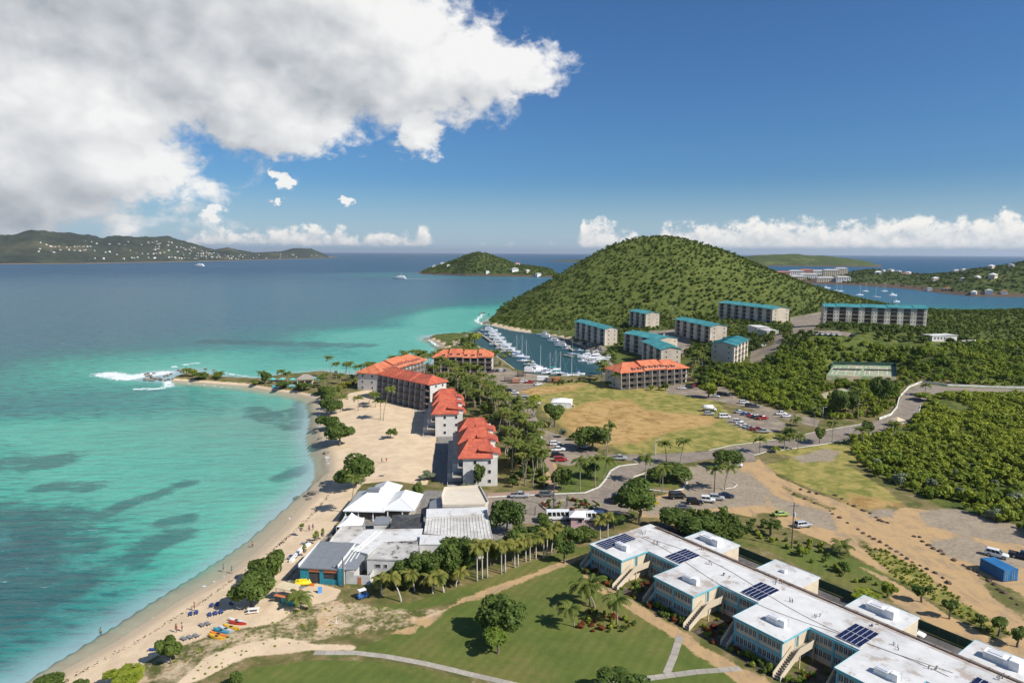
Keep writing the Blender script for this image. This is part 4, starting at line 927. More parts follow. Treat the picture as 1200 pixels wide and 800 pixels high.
# solar arrays
def solar(x0, y0, x1, y1, label):
    t = thing('solar_array', label, 'solar panels', (*sl(x0, y0), ZS + SH_), SRZ, 'rooftop solar arrays'); nx, ny = 5, 4; w, d = (x1 - x0) / nx, (y1 - y0) / ny
    for i in range(nx):
        for j in range(ny):
            gap = .12 if j == 2 else .03
            p = MB().loft([[(i * w + .05, j * d + gap + .03, .215), (i * w + w - .05, j * d + gap + .03, .215), (i * w + w - .05, j * d + gap + .03, .225), (i * w + .05, j * d + gap + .03, .225)], [(i * w + .05, j * d + d - .06, .272), (i * w + w - .05, j * d + d - .06, .272), (i * w + w - .05, j * d + d - .06, .285), (i * w + .05, j * d + d - .06, .285)]], 1).loft([[(i * w + .02, j * d + gap, .16), (i * w + w - .02, j * d + gap, .16), (i * w + w - .02, j * d + gap, .21), (i * w + .02, j * d + gap, .21)], [(i * w + .02, j * d + d - .03, .22), (i * w + w - .02, j * d + d - .03, .22), (i * w + w - .02, j * d + d - .03, .27), (i * w + .02, j * d + d - .03, .27)]]).build('solar_panel', [M_ALU, M_SOLAR], t)
    for j in (0.2, 1.9, 2.1, 3.8): MB().box(0, x1 - x0, j * d, j * d + .06, 0, .155).build('rail', M_ALU, t)
    MB().box(-.02, x1 - x0 + .02, 2 * d - .03, 2 * d + .1, .10, .225).build('walk_strip', M_ALU, t)
solar(0.5, WD * .1, 4.2, WD + 2.2, 'solar panel array on the left end of the farthest wing of the school')
for i in range(NW):
    solar(PITCHW * i + WW + 4.6, WD + .5, PITCHW * (i + 1) - .6, WD + MD * .62, 'solar panel array on the white roof between the %s' % ('farthest and second wings', 'second and third wings', 'third and nearest wings', 'nearest wing and the picture corner')[i])
for i in range(NW):
    x = PITCHW * i + PITCHW * .52; y0 = WD + MD + .3
    b = thing('school_annexe', 'cream annexe with white flat roof behind the school, %s' % ('first from the far end', 'second from the far end', 'third from the far end', 'the nearest')[i], 'school annexe', (*sl(x, y0), ZS), SRZ, 'annexes behind the school')
    slab([(0, 0), (PITCHW * .51, 0), (PITCHW * .51, AD), (0, AD)], -.5, SH_ - .4, 'wall', M_CREAM, b)
    slab([(-.2, .003), (PITCHW * .51 + .2, .003), (PITCHW * .51 + .2, AD + .2), (-.2, AD + .2)], SH_ - .4, SH_ - .12, 'roof', M_ROOFW, b)
    e = MB(); e.box(-.26, -.203, 0, AD + .2, SH_ - .42, SH_ - .08); e.box(-.26, PITCHW * .51 + .2, AD + .203, AD + .26, SH_ - .42, SH_ - .08); e.build('roof_edge', M_TEAL, b)
    u = thing('air_handler', 'white boxy air handler on the %s annexe behind the school' % ('first', 'second', 'third', 'nearest')[i], 'air conditioner', (*sl(x + 4.5, y0 + 3.4), ZS + SH_ - .12), SRZ, 'annexe air handlers')
    if i in (0, 2, 3):
        MB().box(-2.0, 1.6, -.9, 1.0, 0, 1.15).build('housing', M_WHITE, u); MB().box(1.605, 3.0, -1.1, .9, 0, 1.5).build('fan_box', M_WHITE, u); MB().box(-1.6, .8, -.94, -.905, .25, .9).build('louvre', M_FRAME, u); MB().box(-1.4, .6, -.5, .6, 1.153, 1.28).build('lid', M_ALU, u)
    else:
        MB().box(-.8, .2, -.5, .5, 0, .55).build('housing', M_WHITE, u); MB().box(-.7, .1, -.4, .4, .553, .62).build('lid', M_ALU, u)
cp = thing('roof_conduit', 'brown weathered pipes running along the back edge of the long white school roof', 'pipework', (*sl(0, WD + MD - .6), ZS + SH_), SRZ)
for k, (yy, r, m) in enumerate(((0, .10, M_PIPE), (.3, .07, M_DARK), (.75, .05, M_PIPE))):
    MB().tube((2, yy, .16), (LEN - 2, yy - .15 * k, .16), r).build('pipe', m, cp)
MB().box(1.5, LEN - 1, -.75, .95, .004, .03).build('flashing', mat('stained_flashing', (0.44, 0.36, 0.30), .9, .2, .8, c2=(.56, .51, .46), spots=((.20, .15, .12), .84)), cp)
for k in range(28): MB().box(3 + k * 2.6, 3.12 + k * 2.6, -.25, 1.0, 0, .07).build('bracket', M_DARK, cp)
cb_ = thing('roof_cable', 'thin dark cable sagging in curves across the white school roof', 'cable', (*sl(0, WD), ZS + SH_), SRZ)
for k in range(2):
    mb = MB(); pts = [(4 + q * 2.2, (1.6 if k else 4.6) + 2.4 * math.sin(q * .23 + k * 1.4), .05) for q in range(30)]
    for a, b in zip(pts, pts[1:]): mb.tube(a, b, .035, n=4, cap=False)
    mb.build('cable', M_DARK, cb_)
M_SOIL = mat('bed_soil', (.075, .058, .04), .95, .3, 2.0, c2=(.12, .095, .06))
for i in range(NW):
    x = PITCHW * i
    drape('garden_bed', [local_poly(SO, SRZ, [(x + .2, -2.9), (x + WW - .4, -2.9), (x + WW - .4, -.3), (x + .2, -.3)]), local_poly(SO, SRZ, [(x + WW + 1.9, -2.6), (x + PITCHW - 1.9, -2.6), (x + PITCHW - 1.9, WD - .4), (x + WW + 1.9, WD - .4)])], M_SOIL, .05, world=True, keep=False, step=1.5)
# alley and fence behind it
YA = WD + MD + AD + 1.2
drape('alley', [[sl(-8, YA), sl(LEN + 8, YA), sl(LEN + 8, YA + 4.6), sl(-8, YA + 4.6)]], mat('dark_asphalt', (0.10, 0.095, 0.09), 0.9, 0.2, 1.0, c2=(0.14, 0.13, 0.12), spec=.2), 0.05, world=True)
structure(ribbon('alley_kerb', [[sl(-6, YA - .15), sl(LEN, YA - .15)]], .2, .14, M_KERB, px=False))
M_MESHF = mat('green_screen', (0.014, 0.055, 0.042), 0.85, 0.2, 0.5)
fe = thing('screen_fence', 'long dark green screen fence along the alley behind the school', 'fence', (*sl(-4, YA + 5.2), ZS), SRZ)
nf = 32; fl = (LEN + 10) / nf
for k in range(nf):
    o = MB().box(k * fl + .05, (k + 1) * fl - .05, -.02, .02, .08, 1.95).build('screen_panel', M_MESHF, fe); MB().tube((k * fl, 0, -.2), (k * fl, 0, 2.05), .045).build('post', M_DARK, fe)

# ------------------------------------------------------------------ beach bar and its neighbours
M_TIN = mat('grey_tin', (0.20, 0.215, 0.23), 0.5, 0.08, 0.8, spec=0.4)
M_TINW = mat('white_tin', (0.74, 0.74, 0.72), 0.55, 0.05, 0.6, c2=(0.66, 0.66, 0.64))
M_OLDROOF = mat('weathered_white_roof', (0.56, 0.53, 0.48), 0.9, 0.14, 0.9, c2=(0.40, 0.37, 0.33), spots=((0.13, 0.12, 0.11), 0.83), spec=0.2)
M_STREAK = mat('stained_roof', (0.58, 0.56, 0.52), 0.9, 0.14, 0.9, c2=(0.46, 0.43, 0.39), spots=((0.20, 0.16, 0.13), 0.90), spec=0.2)
M_BLACKR = mat('sooty_roof', (0.50, 0.48, 0.44), 0.9, 0.15, 0.55, c2=(0.30, 0.28, 0.26), spots=((0.035, 0.034, 0.033), 0.76), spec=0.2)
M_TAN = mat('tan_roof', (0.66, 0.58, 0.46), 0.9, 0.06, 0.5, c2=(0.60, 0.52, 0.41), spec=0.2)
M_WALLW = mat('old_white_wall', (0.60, 0.585, 0.55), 0.9, 0.08, 0.8, c2=(0.47, 0.45, 0.42), spec=0.2)
M_TEALW = mat('teal_wall', (0.02, 0.22, 0.29), 0.7, 0.12, 0.8)
M_ORW = mat('orange_lattice', (0.50, 0.17, 0.07), 0.8, 0.2, 3.0)
M_SHADE = mat('shade_cloth', (0.045, 0.048, 0.05), 0.9, 0.25, 0.8, c2=(0.075, 0.078, 0.08))
M_CANVAS = mat('white_canvas', (0.80, 0.80, 0.78), 0.75, 0.04, 0.6)
M_CANVT = mat('tan_canvas', (0.62, 0.51, 0.32), 0.85, 0.08, 1.0)
M_PINKW = mat('pink_wall', (0.55, 0.36, 0.38), 0.85, 0.06, 0.8)
def roofed(name, label, cat, px, z, wall, roof, zb=2.0, group=None, ribs=None, parapet=None, over=0.15):
    """flat or tilted roof on walls; z one height or one per corner"""
    n = len(px); zz = z if isinstance(z, (list, tuple)) else [z] * n
    P = [Vector((*G(x, y, q), q)) for (x, y), q in zip(px, zz)]; c = sum(P, Vector()) / n
    t = thing(name, label, cat, (c.x, c.y, zb), 0, group)
    loc = [p - Vector((c.x, c.y, zb)) for p in P]; NOGO.append([(p.x, p.y) for p in P])
    a = sum(loc[i].x * loc[(i + 1) % n].y - loc[(i + 1) % n].x * loc[i].y for i in range(n))
    if a < 0: loc = loc[::-1]
    MB().prism([(p.x, p.y) for p in loc], -1.0, [p.z - .22 for p in loc]).build('wall', wall, t)
    o = [p + Vector((p.x, p.y, 0)).normalized() * over for p in loc]
    b = MB(); b.loft([[(p.x, p.y, p.z - .21) for p in o], [(p.x, p.y, p.z) for p in o]]); rf = b.build('roof', roof, t)
    if parapet:
        for i in range(n):
            p, q = o[i], o[(i + 1) % n]; d = (q - p); nrm = Vector((-d.y, d.x, 0)).normalized() * .2
            p, q = p + d.normalized() * .01, q - d.normalized() * .01
            MB().loft([[p, p + nrm, p + nrm + Vector((0, 0, parapet)), p + Vector((0, 0, parapet))], [q, q + nrm, q + nrm + Vector((0, 0, parapet)), q + Vector((0, 0, parapet))]]).build('parapet', roof, t)
    if ribs:
        a, b_, c_, d_ = [P[i] - Vector((c.x, c.y, zb)) for i in ribs[1]]
        for k in range(ribs[0] + 1):
            f = (k + .02) / (ribs[0] + .04); p, q = a.lerp(b_, f), d_.lerp(c_, f)
            MB().tube(p + Vector((0, 0, .03)), q + Vector((0, 0, .03)), .09, n=5).build('rib', roof, rf)
    return t, P
# white hip-roofed pavilion
A, L, rz = frame2(G(402, 598, 4.9), G(471, 600, 4.9)); D = 15.0
pv = thing('beach_pavilion', 'large white hip-roofed open pavilion of the beach bar next to the sand', 'pavilion', (A.x, A.y, 2.0), rz); NOGO.append(local_poly(A, rz, [(-1, -1), (L + 4, -1), (L + 4, D + 2), (-1, D + 2)]))
mb = MB(); fs, rid = hip(mb, 0, L * .70, 0, D, 2.9, 3.0, D * .36, D * .16, along='x'); rf = mb.build('roof', M_TINW, pv); c_ = MB(); ridge_caps(c_, fs, rid, .09); c_.build('ridge_cap', M_TINW, rf)
mb = MB(); fs, rid = hip(mb, L * .62, L + 3.0, 1.2, D - 1.5, 2.93, 2.1, 3.4, 2.6, along='y'); rf2 = mb.build('roof', M_TINW, pv); c_ = MB(); ridge_caps(c_, fs, rid, .09); c_.build('ridge_cap', M_TINW, rf2)
mb = MB(); fs, rid = hip(mb, L * .22, L * .72, D * .75, D + 5.5, 2.96, 2.0, 2.4, 2.4, along='y'); rf3 = mb.build('roof', M_TINW, pv)
for k in range(22):
    x = .4 + (L * .68 - .8) * k / 21; yt = D * .5 * min(1, x / (D * .36), (L * .7 - x) / (D * .16)); z0 = 2.9
    MB().tube((x, 0.02, z0 + .02), (x, max(.1, yt - .05), z0 + 3.0 * yt / (D * .5) + .02), .045, n=4).build('seam', M_TINW, rf)
MB().box(L * .30, L * .50, D * .5 - .9, D * .5 + .9, 5.2, 6.5).build('skylight', M_TIN, pv)
for x in (0.5, L * .25, L * .5, L * .75, L): 
    for y in (0.5, D - .6): MB().box(x - .12, x + .12, y - .12, y + .12, -.5, 2.66).build('post', M_WHITE, pv)
MB().box(.6, L + 2, .8, D - .8, -.2, .18).build('floor', M_CONC, pv); MB().box(L * .2, L * .9, D * .45, D - 1, .19, 2.62).build('bar_wall', M_DARK, pv)
for x, y in ((1.5, 2), (4, 2.2), (7, 2), (10, 2.3), (2.5, 5), (6, 5)): MB().box(x - .5, x + .5, y - .5, y + .5, .85, .92).tube((x, y, .18), (x, y, .845), .06).build('table', M_RAIL, pv)
# tensile tent
P_ = [(394, 617, 4.6), (425, 615, 4.6), (427, 606, 4.6), (404, 604, 4.6)]; W_ = [Vector((*G(*p), 4.6)) for p in P_]; ctr = sum(W_, Vector()) / 4
tt = thing('white_tent', 'white peaked canopy tent at the foot of the leaning beach palm', 'tent', (ctr.x, ctr.y, 2.0)); mb = MB(); N_ = 10
def tp(i, k): # side i, ring k of 5
    a, b = W_[i % 4] - ctr, W_[(i + 1) % 4] - ctr; return a, b
rings = []
for k in range(6):
    f = 1 - k / 5; ring = []
    for i in range(4):
        a, b = tp(i, k)
        for s_ in range(3):
            p = a.lerp(b, s_ / 3); ring.append((p.x * f, p.y * f, 2.6 + 2.3 * (k / 5) ** 1.7 - (0.25 if s_ else 0) * f))
    rings.append(ring)
mb.loft(rings, cap=False).build('canopy', M_CANVAS, tt, True)
for p in W_: q = p - ctr; MB().tube((q.x, q.y, -.3), (q.x, q.y, 2.6), .06).build('post', M_ALU, tt)
# the low buildings, near to far
t1, _ = roofed('beach_building', 'long building with bright white roof in the middle of the beach bar group', 'building', [(402, 641), (430, 620), (495, 619), (492, 632), (450, 634.5), (431, 648)], 6.1, M_WALLW, M_ROOFW, group='flat roofed beach bar buildings')
for k in range(2):
    a, b = Vector((*G(414 + k * 4, 646, 6.2), 0)), Vector((*G(441 + k * 6, 622, 6.2), 0)); o_ = t1.location
    MB().tube((a.x - o_.x, a.y - o_.y, 4.16), (b.x - o_.x, b.y - o_.y, 4.16), .12).build('roof_batten', M_WHITE, t1)
roofed('beach_building', 'low building with mottled grey concrete roof beside the sea wall', 'building', [(381, 641), (400, 617), (425, 616), (428, 621), (402, 641.5)], 5.6, M_WALLW, M_OLDROOF, group='flat roofed beach bar buildings', parapet=.15)
t4, P4 = roofed('beach_building', 'white building with sooty black-stained flat roof and three small windows', 'building', [(430, 654.5), (450, 635.5), (491.5, 634), (490.5, 651), (485, 656.5)], 6.5, M_WALLW, M_BLACKR, group='flat roofed beach bar buildings', parapet=.12)
a, b = P4[0], P4[4]; d = (b - a); rz4 = math.atan2(d.y, d.x)
for f, w in ((.17, 1.3), (.36, .8), (.66, .9)):
    p = a.lerp(b, f) - t4.location; window(t4, w, .95, (p.x + .02 * math.sin(rz4), p.y - .02, 2.55), rz4, M_WALLW, M_SHADOWBOX)
roofed('beach_building', 'wide building with ribbed and rust-stained white roof behind the row of palms', 'building', [(497, 624), (500, 606), (571, 602), (577, 631), (550, 636), (521, 627)], 6.2, M_WALLW, M_STREAK, group='flat roofed beach bar buildings', ribs=(20, (0, 3, 2, 1)))
roofed('beach_building', 'narrow white flat-roofed strip between the ribbed roof and the tan roof', 'building', [(500, 605.5), (500.5, 596), (570, 593.5), (571, 601.5)], 6.7, M_WALLW, M_ROOFW, group='flat roofed beach bar buildings')
roofed('beach_building', 'tan flat-roofed building with raised right edge next to the condominium gable', 'building', [(519, 593), (518, 582), (521, 572.5), (562, 570), (572, 589), (568, 592.5)], 6.0, M_WALLW, M_TAN, group='flat roofed beach bar buildings', parapet=.55)
roofed('lean_to', 'small grey tin lean-to at the left side of the tan-roofed building', 'shed', [(503, 596), (504, 587.5), (516.5, 582), (518, 594)], [4.6, 4.6, 5.2, 5.2], M_WALLW, M_TIN)
roofed('beach_building', 'small clean white roof in front of the ribbed roof by the trees', 'building', [(492, 637), (493, 626), (521, 627.5), (524, 637)], 6.9, M_WALLW, M_ROOFW, group='flat roofed beach bar buildings')
roofed('service_shed', 'small shed with plain grey tin roof between the white tent and the shade cloth', 'shed', [(438, 614), (441, 605), (457, 605), (455.5, 613.5)], [4.4, 5.2, 5.2, 4.4], M_WALLW, M_TIN)
ps = [(457, 619), (460, 603.5), (496, 601.5), (497, 618)]; Wp = [Vector((*G(*p, 5.0), 5.0)) for p in ps]; c0 = sum(Wp, Vector()) / 4
sh_ = thing('shade_canopy', 'dark grey shade cloth stretched over the yard of the beach bar', 'shade sail', (c0.x, c0.y, 2)); mb = MB()
for i in range(5):
    for j in range(5):
        def q(u, v): 
            p = Wp[0].lerp(Wp[3], u).lerp(Wp[1].lerp(Wp[2], u), v) - c0; return (p.x, p.y, 3.0 - .45 * math.sin(math.pi * u) * math.sin(math.pi * v) + .12 * math.sin(u * 9))
        mb.face([q(i / 5, j / 5), q((i + 1) / 5, j / 5), q((i + 1) / 5, (j + 1) / 5), q(i / 5, (j + 1) / 5)])
mb.build('cloth', M_SHADE, sh_, True)
for p in Wp: q = p - c0; MB().tube((q.x, q.y, -.3), (q.x, q.y, 3.1), .07).build('post', M_DARK, sh_)
for a, b in ((0, 2), (1, 3)): p, q = Wp[a] - c0, Wp[b] - c0; MB().tube((p.x, p.y, 3.06), (q.x, q.y, 3.06), .05).build('beam', M_DARK, sh_)
# teal fronted water-sports shop
A, L, rz = frame2(G(352, 682.5, 2), G(403, 685.5, 2)); D = 11.5
ws = thing('dive_shop', 'teal-fronted shop with grey tin roof and orange lattice panels facing the sand', 'shop', (A.x, A.y, 2.0), rz); NOGO.append(local_poly(A, rz, [(-1, -3), (L + 1, -3), (L + 1, D), (-1, D)]))
MB().box(0, L, .35, D, -.5, 3.45).build('wall', M_WALLW, ws)
for x0, x1, z0, z1 in ((0, 1.9, 0, 3.6), (4.3, 5.1, 0, 3.6), (8.2, L, 0, 3.6), (1.9, 4.3, 2.75, 3.6), (5.1, 8.2, 2.75, 3.6), (5.1, 8.2, 0, 1.1)):
    MB().box(x0 + .004, x1 - .004, 0, .345, z0, z1).build('front_panel', M_TEALW, ws)
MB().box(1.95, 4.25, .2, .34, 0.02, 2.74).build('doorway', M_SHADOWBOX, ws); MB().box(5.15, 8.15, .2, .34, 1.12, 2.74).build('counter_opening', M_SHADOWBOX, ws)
for x0, x1 in ((1.95, 4.25), (5.15, 8.15)): MB().box(x0, x1, -.05, -.003, 2.65, 3.35).build('lattice', M_ORW, ws)
mb = MB(); mb.loft([[(-.1, -.3, 3.62), (-.1, D, 4.3), (-.1, D, 4.1), (-.1, -.3, 3.42)], [(L * .86, -.3, 3.62), (L * .86, D, 4.3), (L * .86, D, 4.1), (L * .86, -.3, 3.42)]]); rf = mb.build('roof', M_TIN, ws)
mb = MB(); mb.loft([[(L * .862, -.3, 3.55), (L * .862, D, 4.25), (L * .862, D, 4.05), (L * .862, -.3, 3.35)], [(L * 1.25, 1.5, 3.05), (L * 1.25, D, 3.75), (L * 1.25, D, 3.55), (L * 1.25, 1.5, 2.85)]]); mb.build('side_roof', M_TIN, ws)
for k in range(16): x = L * .86 * k / 15; MB().tube((x - .05, -.28, 3.65), (x - .05, D - .05, 4.33), .05, n=4).build('seam', M_TIN, rf)
for x, y0 in ((-.12, -.3), (L * .87, -.1), (L * .95, 2.2), (L * 1.02, 3.5), (L * 1.1, 5)): MB().box(x - .1, x + .1, y0, D - .2 if x < L * .9 else D - .8, 3.9 if x > 0 else 3.65, 4.40 if x > 0 else 4.36).build('white_batten', M_WHITE, ws) if x < L * .9 else MB().loft([[(x - .1, y0, 3.62), (x + .1, y0, 3.60), (x + .1, y0, 3.7), (x - .1, y0, 3.7)], [(x - .1, y0 + 5, 4.0), (x + .1, y0 + 5, 4.0), (x + .1, y0 + 5, 4.1), (x - .1, y0 + 5, 4.1)]]).build('white_batten', M_WHITE, ws)
MB().box(L + .2, L * 1.2, .8, D, -.5, 2.8).build('side_wall', M_WALLW, ws)
yw = thing('service_yard', 'low white yard walls right of the teal-fronted shop', 'wall', (*G(421, 684, 2), 2.0), rz)
MB().box(-2.2, 2.4, -.1, .1, -.3, 2.0).build('wall', M_WALLW, yw); MB().box(2.2, 2.4, .11, 4.0, -.3, 2.0).build('wall', M_WALLW, yw); MB().box(-.3, .5, -.14, -.103, 0, 1.6).build('hatch', M_ORW, yw)
# sea wall promenade left of the buildings
drape('promenade', [[(331, 678), (352, 664), (381, 641), (398, 620), (393, 617), (370, 640), (345, 664), (336, 679), (340, 688), (352, 684)]], M_CONC, .06)
tag(ribbon('sea_wall', [[(352, 660), (379, 637.5), (397, 618)]], .3, .7, M_DARK), 'dark low railing wall between the promenade and the bar buildings', 'wall')
tag(ribbon('bench_wall', [[(340.5, 659), (352, 646), (363, 638)]], .8, .55, M_WHITE), 'long white bench wall along the sand beside the promenade', 'bench')

# ------------------------------------------------------------------ small buildings about the place
def gable_box(t, L, D, H, rh, wall, roof, over=.4, hipped=False):
    MB().box(0, L, 0, D, -.5, H).build('wall', wall, t)
    mb = MB(); fs, rid = hip(mb, -over, L + over, -over, D + over, H + .1, rh, D * .5 if hipped else -.0, D * .5 if hipped else -.0, .15, 'x'); mb.build('roof', roof, t)
    if not hipped: pass
A, L, rz = frame2(G(669, 617, 2), G(684.5, 617.5, 2)); kz = thing('guard_kiosk', 'small pink gatehouse with white hip roof in the middle of the driveway', 'gatehouse', (A.x, A.y, 2), rz)
gable_box(kz, L, 3.4, 2.7, 1.0, M_PINKW, M_TINW, .5, True); window(kz, 1.2, 1.1, (L * .5, -.03, 1.1)); window(kz, 1.2, 1.1, (L + .03, 1, 1.1), math.pi / 2); NOGO.append(local_poly(A, rz, [(-6, -1), (L + 6, -1), (L + 6, 5), (-6, 5)]))
A, L, rz = frame2(G(646, 477.5, 2), G(669, 478.5, 2)); mt = thing('marquee', 'white rectangular marquee tent on the green corner of the dry field', 'marquee', (A.x, A.y, 2), rz)
gable_box(mt, L, 8, 2.5, 1.3, M_CANVAS, M_CANVAS, .15, True); NOGO.append(local_poly(A, rz, [(-2, -2), (L + 3, -2), (L + 3, 10), (-2, 10)]))
for k in range(5): MB().box(L * k / 4 - .06, L * k / 4 + .06, -.06, -.003, 0, 2.5).build('pole', M_FRAME, mt)
MB().box(L * .3, L * .42, -.03, .0, .3, 2.1).build('opening', M_FRAME, mt); gn = thing('generator', 'dark tan generator box at the right end of the white marquee tent', 'generator', (*G(671.5, 477, 2), 2), rz)
MB().box(-.7, .7, -.5, .5, .15, 1.3).build('housing', M_CANVT, gn); MB().box(-.5, .5, -.53, -.503, .4, 1.0).build('grille', M_DARK, gn); MB().tube((.4, 0, 1.3), (.4, 0, 1.8), .06).build('exhaust', M_DARK, gn)
x, y, z = T(876, 391); x2, y2, _ = T(897, 394); A, L, rz = frame2((x, y), (x2, y2)); bw_ = thing('white_utility_building', 'plain white flat-roofed block below the longest teal-roofed apartments', 'building', (A.x, A.y, z), rz); NOGO.append(local_poly(A, rz, [(-2, -3), (L + 2, -3), (L + 2, 12), (-2, 12)]))
MB().box(0, L * .55, 0, 9, -3, 6.2).build('wall', M_STUCCO, bw_); MB().box(L * .553, L, .8, 9, -3, 5.4).build('wall', M_STUCCO, bw_); MB().box(-.2, L * .56, -.2, 9.2, 6.2, 6.5).build('roof', M_ROOFW, bw_); MB().box(L * .565, L + .2, .6, 9.2, 5.4, 5.7).build('roof', M_ROOFW, bw_)
for k in range(3): window(bw_, 1.0, .9, (L * .62 + k * 1.5, .77, 3.2))
x, y, z = T(1092, 400); x2, y2, _ = T(1121, 402); A, L, rz = frame2((x, y), (x2, y2)); lb = thing('low_white_building', 'low white building with flat roof right of the five-storey apartments', 'building', (A.x, A.y, z), rz); NOGO.append(local_poly(A, rz, [(-2, -3), (L + 2, -3), (L + 2, 12), (-2, 12)]))
MB().box(0, L, 0, 8, -3, 3.2).build('wall', M_STUCCO, lb); MB().box(-.4, L + .4, -.4, 8.4, 3.2, 3.5).build('roof', M_ROOFW, lb); [window(lb, 1.2, 1.2, (1.5 + k * 2.4, -.03, 1.2)) for k in range(4)]
x, y, z = T(1123, 404); x2, y2, _ = T(1143, 405); A, L, rz = frame2((x, y), (x2, y2)); lw = thing('white_panel_wall', 'white panelled wall at the edge of the trees right of the low building', 'wall', (A.x, A.y, z), rz)
for k in range(6): MB().box(L * k / 6 + .04, L * (k + 1) / 6 - .04, -.1, .1, -1, 2.6).build('panel', M_STUCCO, lw)
x, y, z = T(1051, 499); gz = thing('roadside_shelter', 'small orange-roofed shelter beside the bend of the road', 'shelter', (x, y, z), .3); mb = MB(); hip(mb, -2.2, 2.2, -2.2, 2.2, 2.6, 1.0, 2.0, 2.0, .12); mb.build('roof', M_CANVT, gz)
for a in (-1, 1):
    for b in (-1, 1): MB().box(a * 1.8 - .08, a * 1.8 + .08, b * 1.8 - .08, b * 1.8 + .08, -.4, 2.47).build('post', M_ORW, gz)
MB().box(-1.5, 1.5, -1.5, 1.5, -.3, 1.0).build('counter', M_ORW, gz)
# beach kiosk by the sea-grape trees
x, y = G(334, 704, 2); kb = thing('beach_kiosk', 'teal drinks counter under a tan square canopy beside the sea-grape trees', 'kiosk', (x, y, 2), -.35)
MB().box(-2.3, 2.0, -.2, 2.6, 2.5, 2.62).build('canopy', M_CANVT, kb); [MB().tube((a, b, -.3), (a, b, 2.5), .06).build('post', M_RAIL, kb) for a in (-2.1, 1.8) for b in (0, 2.4)]
MB().box(-1.9, 2.6, -.9, -.3, 0, 1.25).build('counter', mat('bright_teal', (0.03, .36, .42), .6), kb); MB().box(-2.0, 2.7, -1.0, -.2, 1.253, 1.32).build('counter_top', M_ORW, kb); MB().box(-1.8, -.2, -.93, -.903, .1, 1.1).build('dark_panel', M_SHADOWBOX, kb)
# pool pavilion on the point
x, y, z = T(358, 449); pp = thing('pool_pavilion', 'grey conical-roofed pool pavilion among palms at the root of the point', 'pavilion', (x, y, z), .2); mb = MB(); hip(mb, -4.5, 4.5, -3.5, 3.5, 2.8, 2.2, 3.4, 3.4); mb.build('roof', mat('thatch', (.30, .26, .22), .95, .2, 2.0), pp)
for a in (-3.8, 0, 3.8):
    for b in (-2.8, 2.8): MB().box(a - .12, a + .12, b - .12, b + .12, -.5, 2.55).build('post', M_WHITE, pp)
MB().box(-3, 3, -1.5, 1.5, -.3, 1.1).build('bar_counter', M_RAIL, pp)
M_AQUA = mat('aqua_canvas', (0.10, .50, .50), .7, .08, 1.0)
for k, (a, b) in enumerate(((320, 449), (331, 448.5), (343, 449), (367, 447), (374, 449))):
    x, y, z = T(a, b); u = thing('pool_umbrella', 'aqua parasol beside the pool on the point, %s' % ('farthest out', 'next to the farthest', 'left of the grey pavilion', 'right of the grey pavilion', 'nearest the palms')[k], 'parasol', (x, y, z), k, 'aqua pool parasols')
    mb = MB(); n = 8; [mb.face([(2.0 * math.cos(q * .7854), 2.0 * math.sin(q * .7854), 2.2), (2.0 * math.cos((q + 1) * .7854), 2.0 * math.sin((q + 1) * .7854), 2.2), (0, 0, 3.0)]) for q in range(n)]; mb.build('canopy', M_AQUA, u); MB().tube((0, 0, -.3), (0, 0, 3.0), .05).build('pole', M_WHITE, u)
structure(drape('pool', [[(318, 452), (345, 451), (346, 454), (320, 455)]], mat('pool_water', (.06, .42, .46), .1), .25))
# tennis court
CT = [T(968, 445.5), T(1050, 446), T(1049, 429.5), T(977, 428)]
zc = max(p[2] for p in CT) + .25
CW = [(p[0], p[1]) for p in CT]; NOGO.append([(CT[0][0] - 3, CT[0][1] - 8), (CT[1][0] + 3, CT[1][1] - 8), (CT[2][0] + 3, CT[2][1] + 3), (CT[3][0] - 3, CT[3][1] + 3)])
M_COURT = mat('court_green', (0.24, .32, .18), .9, .12, .5, c2=(.36, .34, .22), spots=((.50, .41, .29), .74), spec=.2)
co = thing('tennis_court', 'faded green tennis court with white lines on the terrace below the five-storey block', 'tennis court', (CW[0][0], CW[0][1], zc), 0); OX, OY = CW[0]
MB().prism([(a - OX, b - OY) for a, b in CW], -3.5, 0).build('surface', M_COURT, co)
def cpt(u, v):
    a = np.array(CW[0]) * (1 - u) + np.array(CW[1]) * u; b = np.array(CW[3]) * (1 - u) + np.array(CW[2]) * u; p = a * (1 - v) + b * v; return Vector((p[0] - OX, p[1] - OY, 0))
def cline(u0, v0, u1, v1):
    a, b = cpt(u0, v0), cpt(u1, v1); d = (b - a).normalized(); n = Vector((-d.y, d.x, 0)) * .11; MB().prism([((a - n).x, (a - n).y), ((b - n).x, (b - n).y), ((b + n).x, (b + n).y), ((a + n).x, (a + n).y)], .002, .012).build('court_line', M_WHITE, co)
for o in (.06, .54):
    for a in (0, .07, .20, .33, .40): cline(o + a, .12, o + a, .88)
    for v in (.12, .88): cline(o, v, o + .4, v)
    for v in (.32, .68): cline(o + .07, v, o + .33, v)
    a, b = cpt(o - .02, .5), cpt(o + .42, .5); MB().prism([(a.x, a.y - .04), (b.x, b.y - .04), (b.x, b.y + .04), (a.x, a.y + .04)], .05, .95).build('net', M_SHADOWBOX, co)
M_CF = mat('court_fence', (.018, .06, .045), .8, .2, .5)
cf = thing('court_fence', 'dark green mesh fence along the back and right side of the tennis court', 'fence', (OX, OY, zc))
